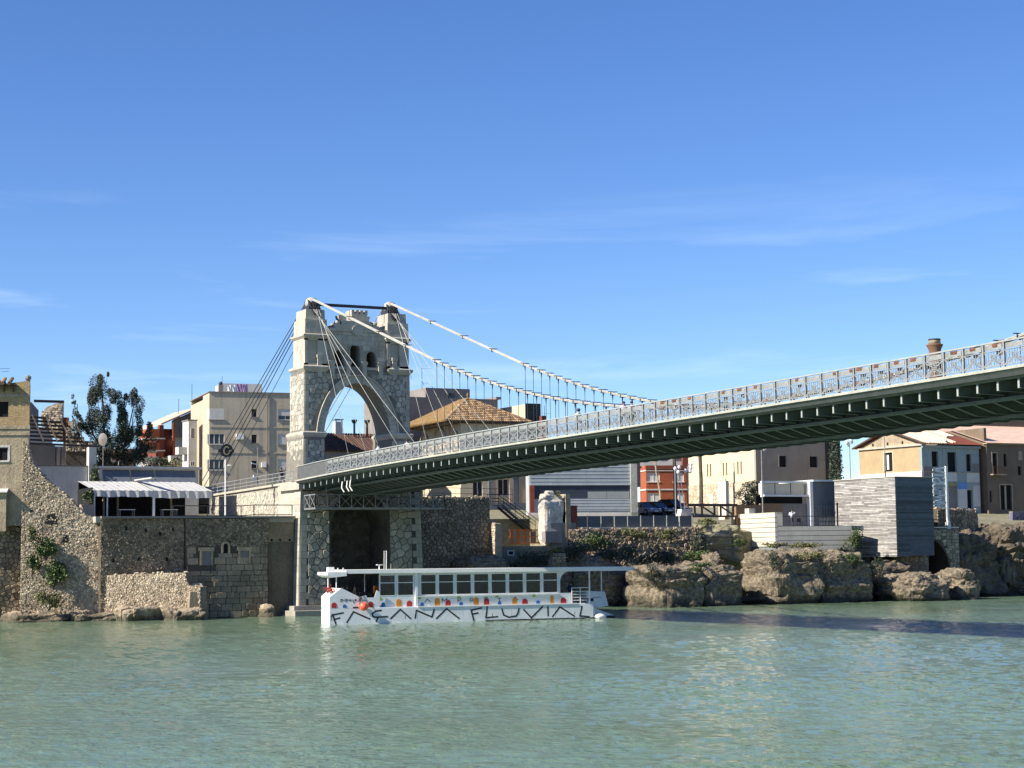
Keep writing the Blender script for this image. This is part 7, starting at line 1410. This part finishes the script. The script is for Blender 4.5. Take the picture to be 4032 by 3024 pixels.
# ================================================================== PEOPLE
def person(lab, base, yaw, shirt, trousers, skin=(.42, .26, .18), hair=(.03, .02, .015), H=1.7, pose="stand", helmet=None, bag=None):
    """one continuous skinned body; hair (and bag) are children"""
    k = H / 1.75; T = thing("person", lab, "person", base); c, s = math.cos(yaw), math.sin(yaw)
    V = []; E = []; Rr = []
    def v(x, y, z, r, pr=None):
        V.append((x * k, y * k, z * k)); Rr.append(r * k)
        if pr is not None: E.append((pr, len(V) - 1))
        return len(V) - 1
    pel = v(0, 0, .95, .125); sp = v(0, .0, 1.15, .125, pel); ch = v(0, .02, 1.36, .15, sp); nk = v(0, .03, 1.5, .06, ch); hd0 = v(0, .045, 1.58, .07, nk); hd1 = v(0, .05, 1.66, .098, hd0); hd2 = v(0, .04, 1.73, .06, hd1)
    st = .12 if pose == "walk" else .02
    for sd, fw_ in ((-1, 1), (1, -1)):
        hip = v(.1 * sd, 0, .9, .1, pel); kn = v(.11 * sd, .04 + st * fw_, .5, .065, hip); an = v(.11 * sd, -.02 + st * 1.6 * fw_, .09, .045, kn); v(.12 * sd, .13 + st * 1.6 * fw_, .035, .038, an)
        sh = v(.19 * sd, .02, 1.42, .06, ch)
        if pose == "photo": el = v(.26 * sd, .12, 1.2, .048, sh); wr = v(.12 * sd, .3, 1.42, .035, el); hand = v(.06 * sd, .34, 1.48, .034, wr)
        elif pose == "lean": el = v(.3 * sd, .14, 1.18, .048, sh); wr = v(.2 * sd, .34, 1.06, .035, el); hand = v(.14 * sd, .4, 1.04, .034, wr)
        else: el = v(.25 * sd, -.02 - st * .8 * fw_, 1.14, .046, sh); wr = v(.25 * sd, .08 - st * .9 * fw_, .9, .034, el); hand = v(.245 * sd, .1 - st * .9 * fw_, .82, .032, wr)
        for f_ in range(3): v((.245 * sd if pose not in ("photo", "lean") else V[hand][0] / k) + (f_ - 1) * .02, V[hand][1] / k + .03, V[hand][2] / k - (.07 if pose not in ("photo", "lean") else -.02), .012, hand)
    me = bpy.data.meshes.new("body"); me.from_pydata(V, E, []); o = bpy.data.objects.new("body_src", me); COL.objects.link(o)
    sk = o.modifiers.new("s", 'SKIN'); sb = o.modifiers.new("b", 'SUBSURF'); sb.levels = 1; sb.render_levels = 1
    for i, q in enumerate(me.skin_vertices[0].data): q.radius = (Rr[i] * (1.25 if i in (1, 2) else 1), Rr[i]); q.use_root = (i == 0)
    dg = bpy.context.evaluated_depsgraph_get(); ev = bpy.data.meshes.new_from_object(o.evaluated_get(dg)); bpy.data.objects.remove(o)
    for q in ev.vertices: x, y, z = q.co; q.co = (x * c - y * s, x * s + y * c, z)
    key = "%02d" % (len(MATS)); ms = [mat("shirt_" + key, shirt, var=.0, ns=4, fine=.08), mat("trousers_" + key, trousers, var=.0, ns=4, fine=.08), mat("skin_" + key, skin, tuple(x * .9 for x in skin), var=.0, fine=.03, rough=.6), mat("shoes_" + key, (.03, .03, .03), var=0, fine=.03)]
    ev.materials.clear()
    for m_ in ms: ev.materials.append(m_)
    for f_ in ev.polygons:
        z = f_.center.z / k; xx = (f_.center.x * c + f_.center.y * s) / k
        f_.material_index = 3 if z < .075 else (1 if z < .98 and abs(xx) < .22 else (2 if z > 1.51 or (abs(xx) > .2 and z < 1.1) else 0)); f_.use_smooth = True
    ev.attributes.new("shade", 'FLOAT', 'FACE').data.foreach_set("value", [.5] * len(ev.polygons))
    b = bpy.data.objects.new("body", ev); COL.objects.link(b); b.parent = T
    hm_ = mat("hair_" + key, helmet or hair, var=0, fine=.1, rough=.5)
    cx, cy, cz = 0, .035 * k, 1.69 * k; h = MB(); hx, hy = base[0] + cx * c - cy * s, base[1] + cx * s + cy * c
    h.ball((hx, hy, base[2] + cz), (.108 * k if not helmet else .125, .115 * k if not helmet else .14, .1 * k if not helmet else .12), 12, 8); h.build("helmet" if helmet else "hair", hm_, T, smooth=True)
    fc = MB(); fx, fy = base[0] - (.14 * k) * s, base[1] + (.14 * k) * c; fc.ball((fx, fy, base[2] + 1.63 * k), .018 * k, 6, 5); fc.build("nose", ms[2], T, smooth=True)
    if bag: bgm = MB(); bx_, by_ = base[0] + .18 * k * s, base[1] - .18 * k * c; bgm.ball((bx_, by_, base[2] + 1.27 * k), (.15 * k, .12 * k, .22 * k), 10, 8); bgm.build("backpack", mat("bag_" + key, bag, var=0), T, smooth=True)
    return T
zdk = lambda y: zs(-y) + .0
person("person in a dark shirt and pale shorts walking on the approach ramp", (1.6, 12.9, 12.15), math.pi * .1, (.02, .02, .025), (.45, .42, .38), pose="walk", H=1.72)
person("person in a red top behind the ramp railing, beside the tower", (2.4, 9.6, 12.2), math.pi, (.3, .03, .03), (.12, .03, .04), H=1.68)
person("person in a pale blue shirt leaning on the bridge railing in front of the tower", (.15, -13.6, zdk(-13.6)), math.pi / 2, (.42, .50, .56), (.25, .25, .27), pose="lean", H=1.75)
person("person in a white top with dark hair on the bridge right of the tower", (.5, -18.6, zdk(-18.6)), math.pi / 2 + .5, (.62, .6, .58), (.03, .03, .035), pose="lean", H=1.7)
person("cyclist in a dark helmet and pink and white clothes on the bridge", (.45, -46.2, zdk(-46.2)), math.pi, (.75, .68, .70), (.72, .5, .52), H=1.72, pose="walk", helmet=(.02, .03, .07))
person("person in a white shirt in the pair on the bridge walkway", (.8, -51.4, zdk(-51.4)), math.pi * .9, (.7, .69, .66), (.3, .33, .38), H=1.74)
person("person in black trousers in the pair on the bridge walkway", (.85, -52.3, zdk(-52.3)), math.pi * .9, (.65, .62, .6), (.015, .015, .02), H=1.68, pose="walk")
person("photographer in white with a backpack standing on the museum terrace", (57.55, 9, 8.09), math.pi + .6, (.7, .72, .76), (.05, .055, .09), H=1.8, pose="photo", bag=(.6, .62, .68))
for i, (u, v, sh, tr_) in enumerate(((2.2, 1.3, (.4, .38, .34), (.05, .05, .07)), (2.75, 2.0, (.03, .03, .04), (.05, .05, .06)), (3.15, 1.1, (.28, .2, .1), (.04, .04, .05)), (22.4, 2.2, (.05, .08, .2), (.03, .03, .04)))):
    q = BMB().p((u, v, 1.31)); person(["passenger in a pale shirt under the bow canopy of the boat", "passenger in black under the bow canopy of the boat", "passenger in a brown top at the boat's boarding gate", "passenger in dark blue behind the stern railing of the boat"][i], q, -2.6 + i * .5, sh, tr_, H=1.66)
BK = thing("bicycle", "bicycle leaning on the bridge walkway beside the pair of people", "bicycle", (.7, -53.6, zdk(-53.6)))
zz0 = zdk(-53.6)
for y in (-53.1, -54.15):
    w_ = MB()
    for i in range(16): a0, a1 = 2 * math.pi * i / 16, 2 * math.pi * (i + 1) / 16; w_.tube((.7, y + .33 * math.cos(a0), zz0 + .34 + .33 * math.sin(a0)), (.7, y + .33 * math.cos(a1), zz0 + .34 + .33 * math.sin(a1)), .02, n=5)
    w_.build("wheel", "ink", BK)
MB().path([(.7, -53.1, zz0 + .34), (.7, -53.3, zz0 + .85), (.7, -53.85, zz0 + .85), (.7, -54.15, zz0 + .34), (.7, -53.6, zz0 + .3), (.7, -53.3, zz0 + .85)], .02, 5).build("frame", "dred", BK); MB().bar((.7, -53.95, zz0 + .95), (.7, -53.7, zz0 + .95), .14, .05).build("saddle", "ink", BK); MB().bar((.45, -53.25, zz0 + 1.02), (.95, -53.25, zz0 + 1.02), .03, .03).build("handlebar", "ink", BK)
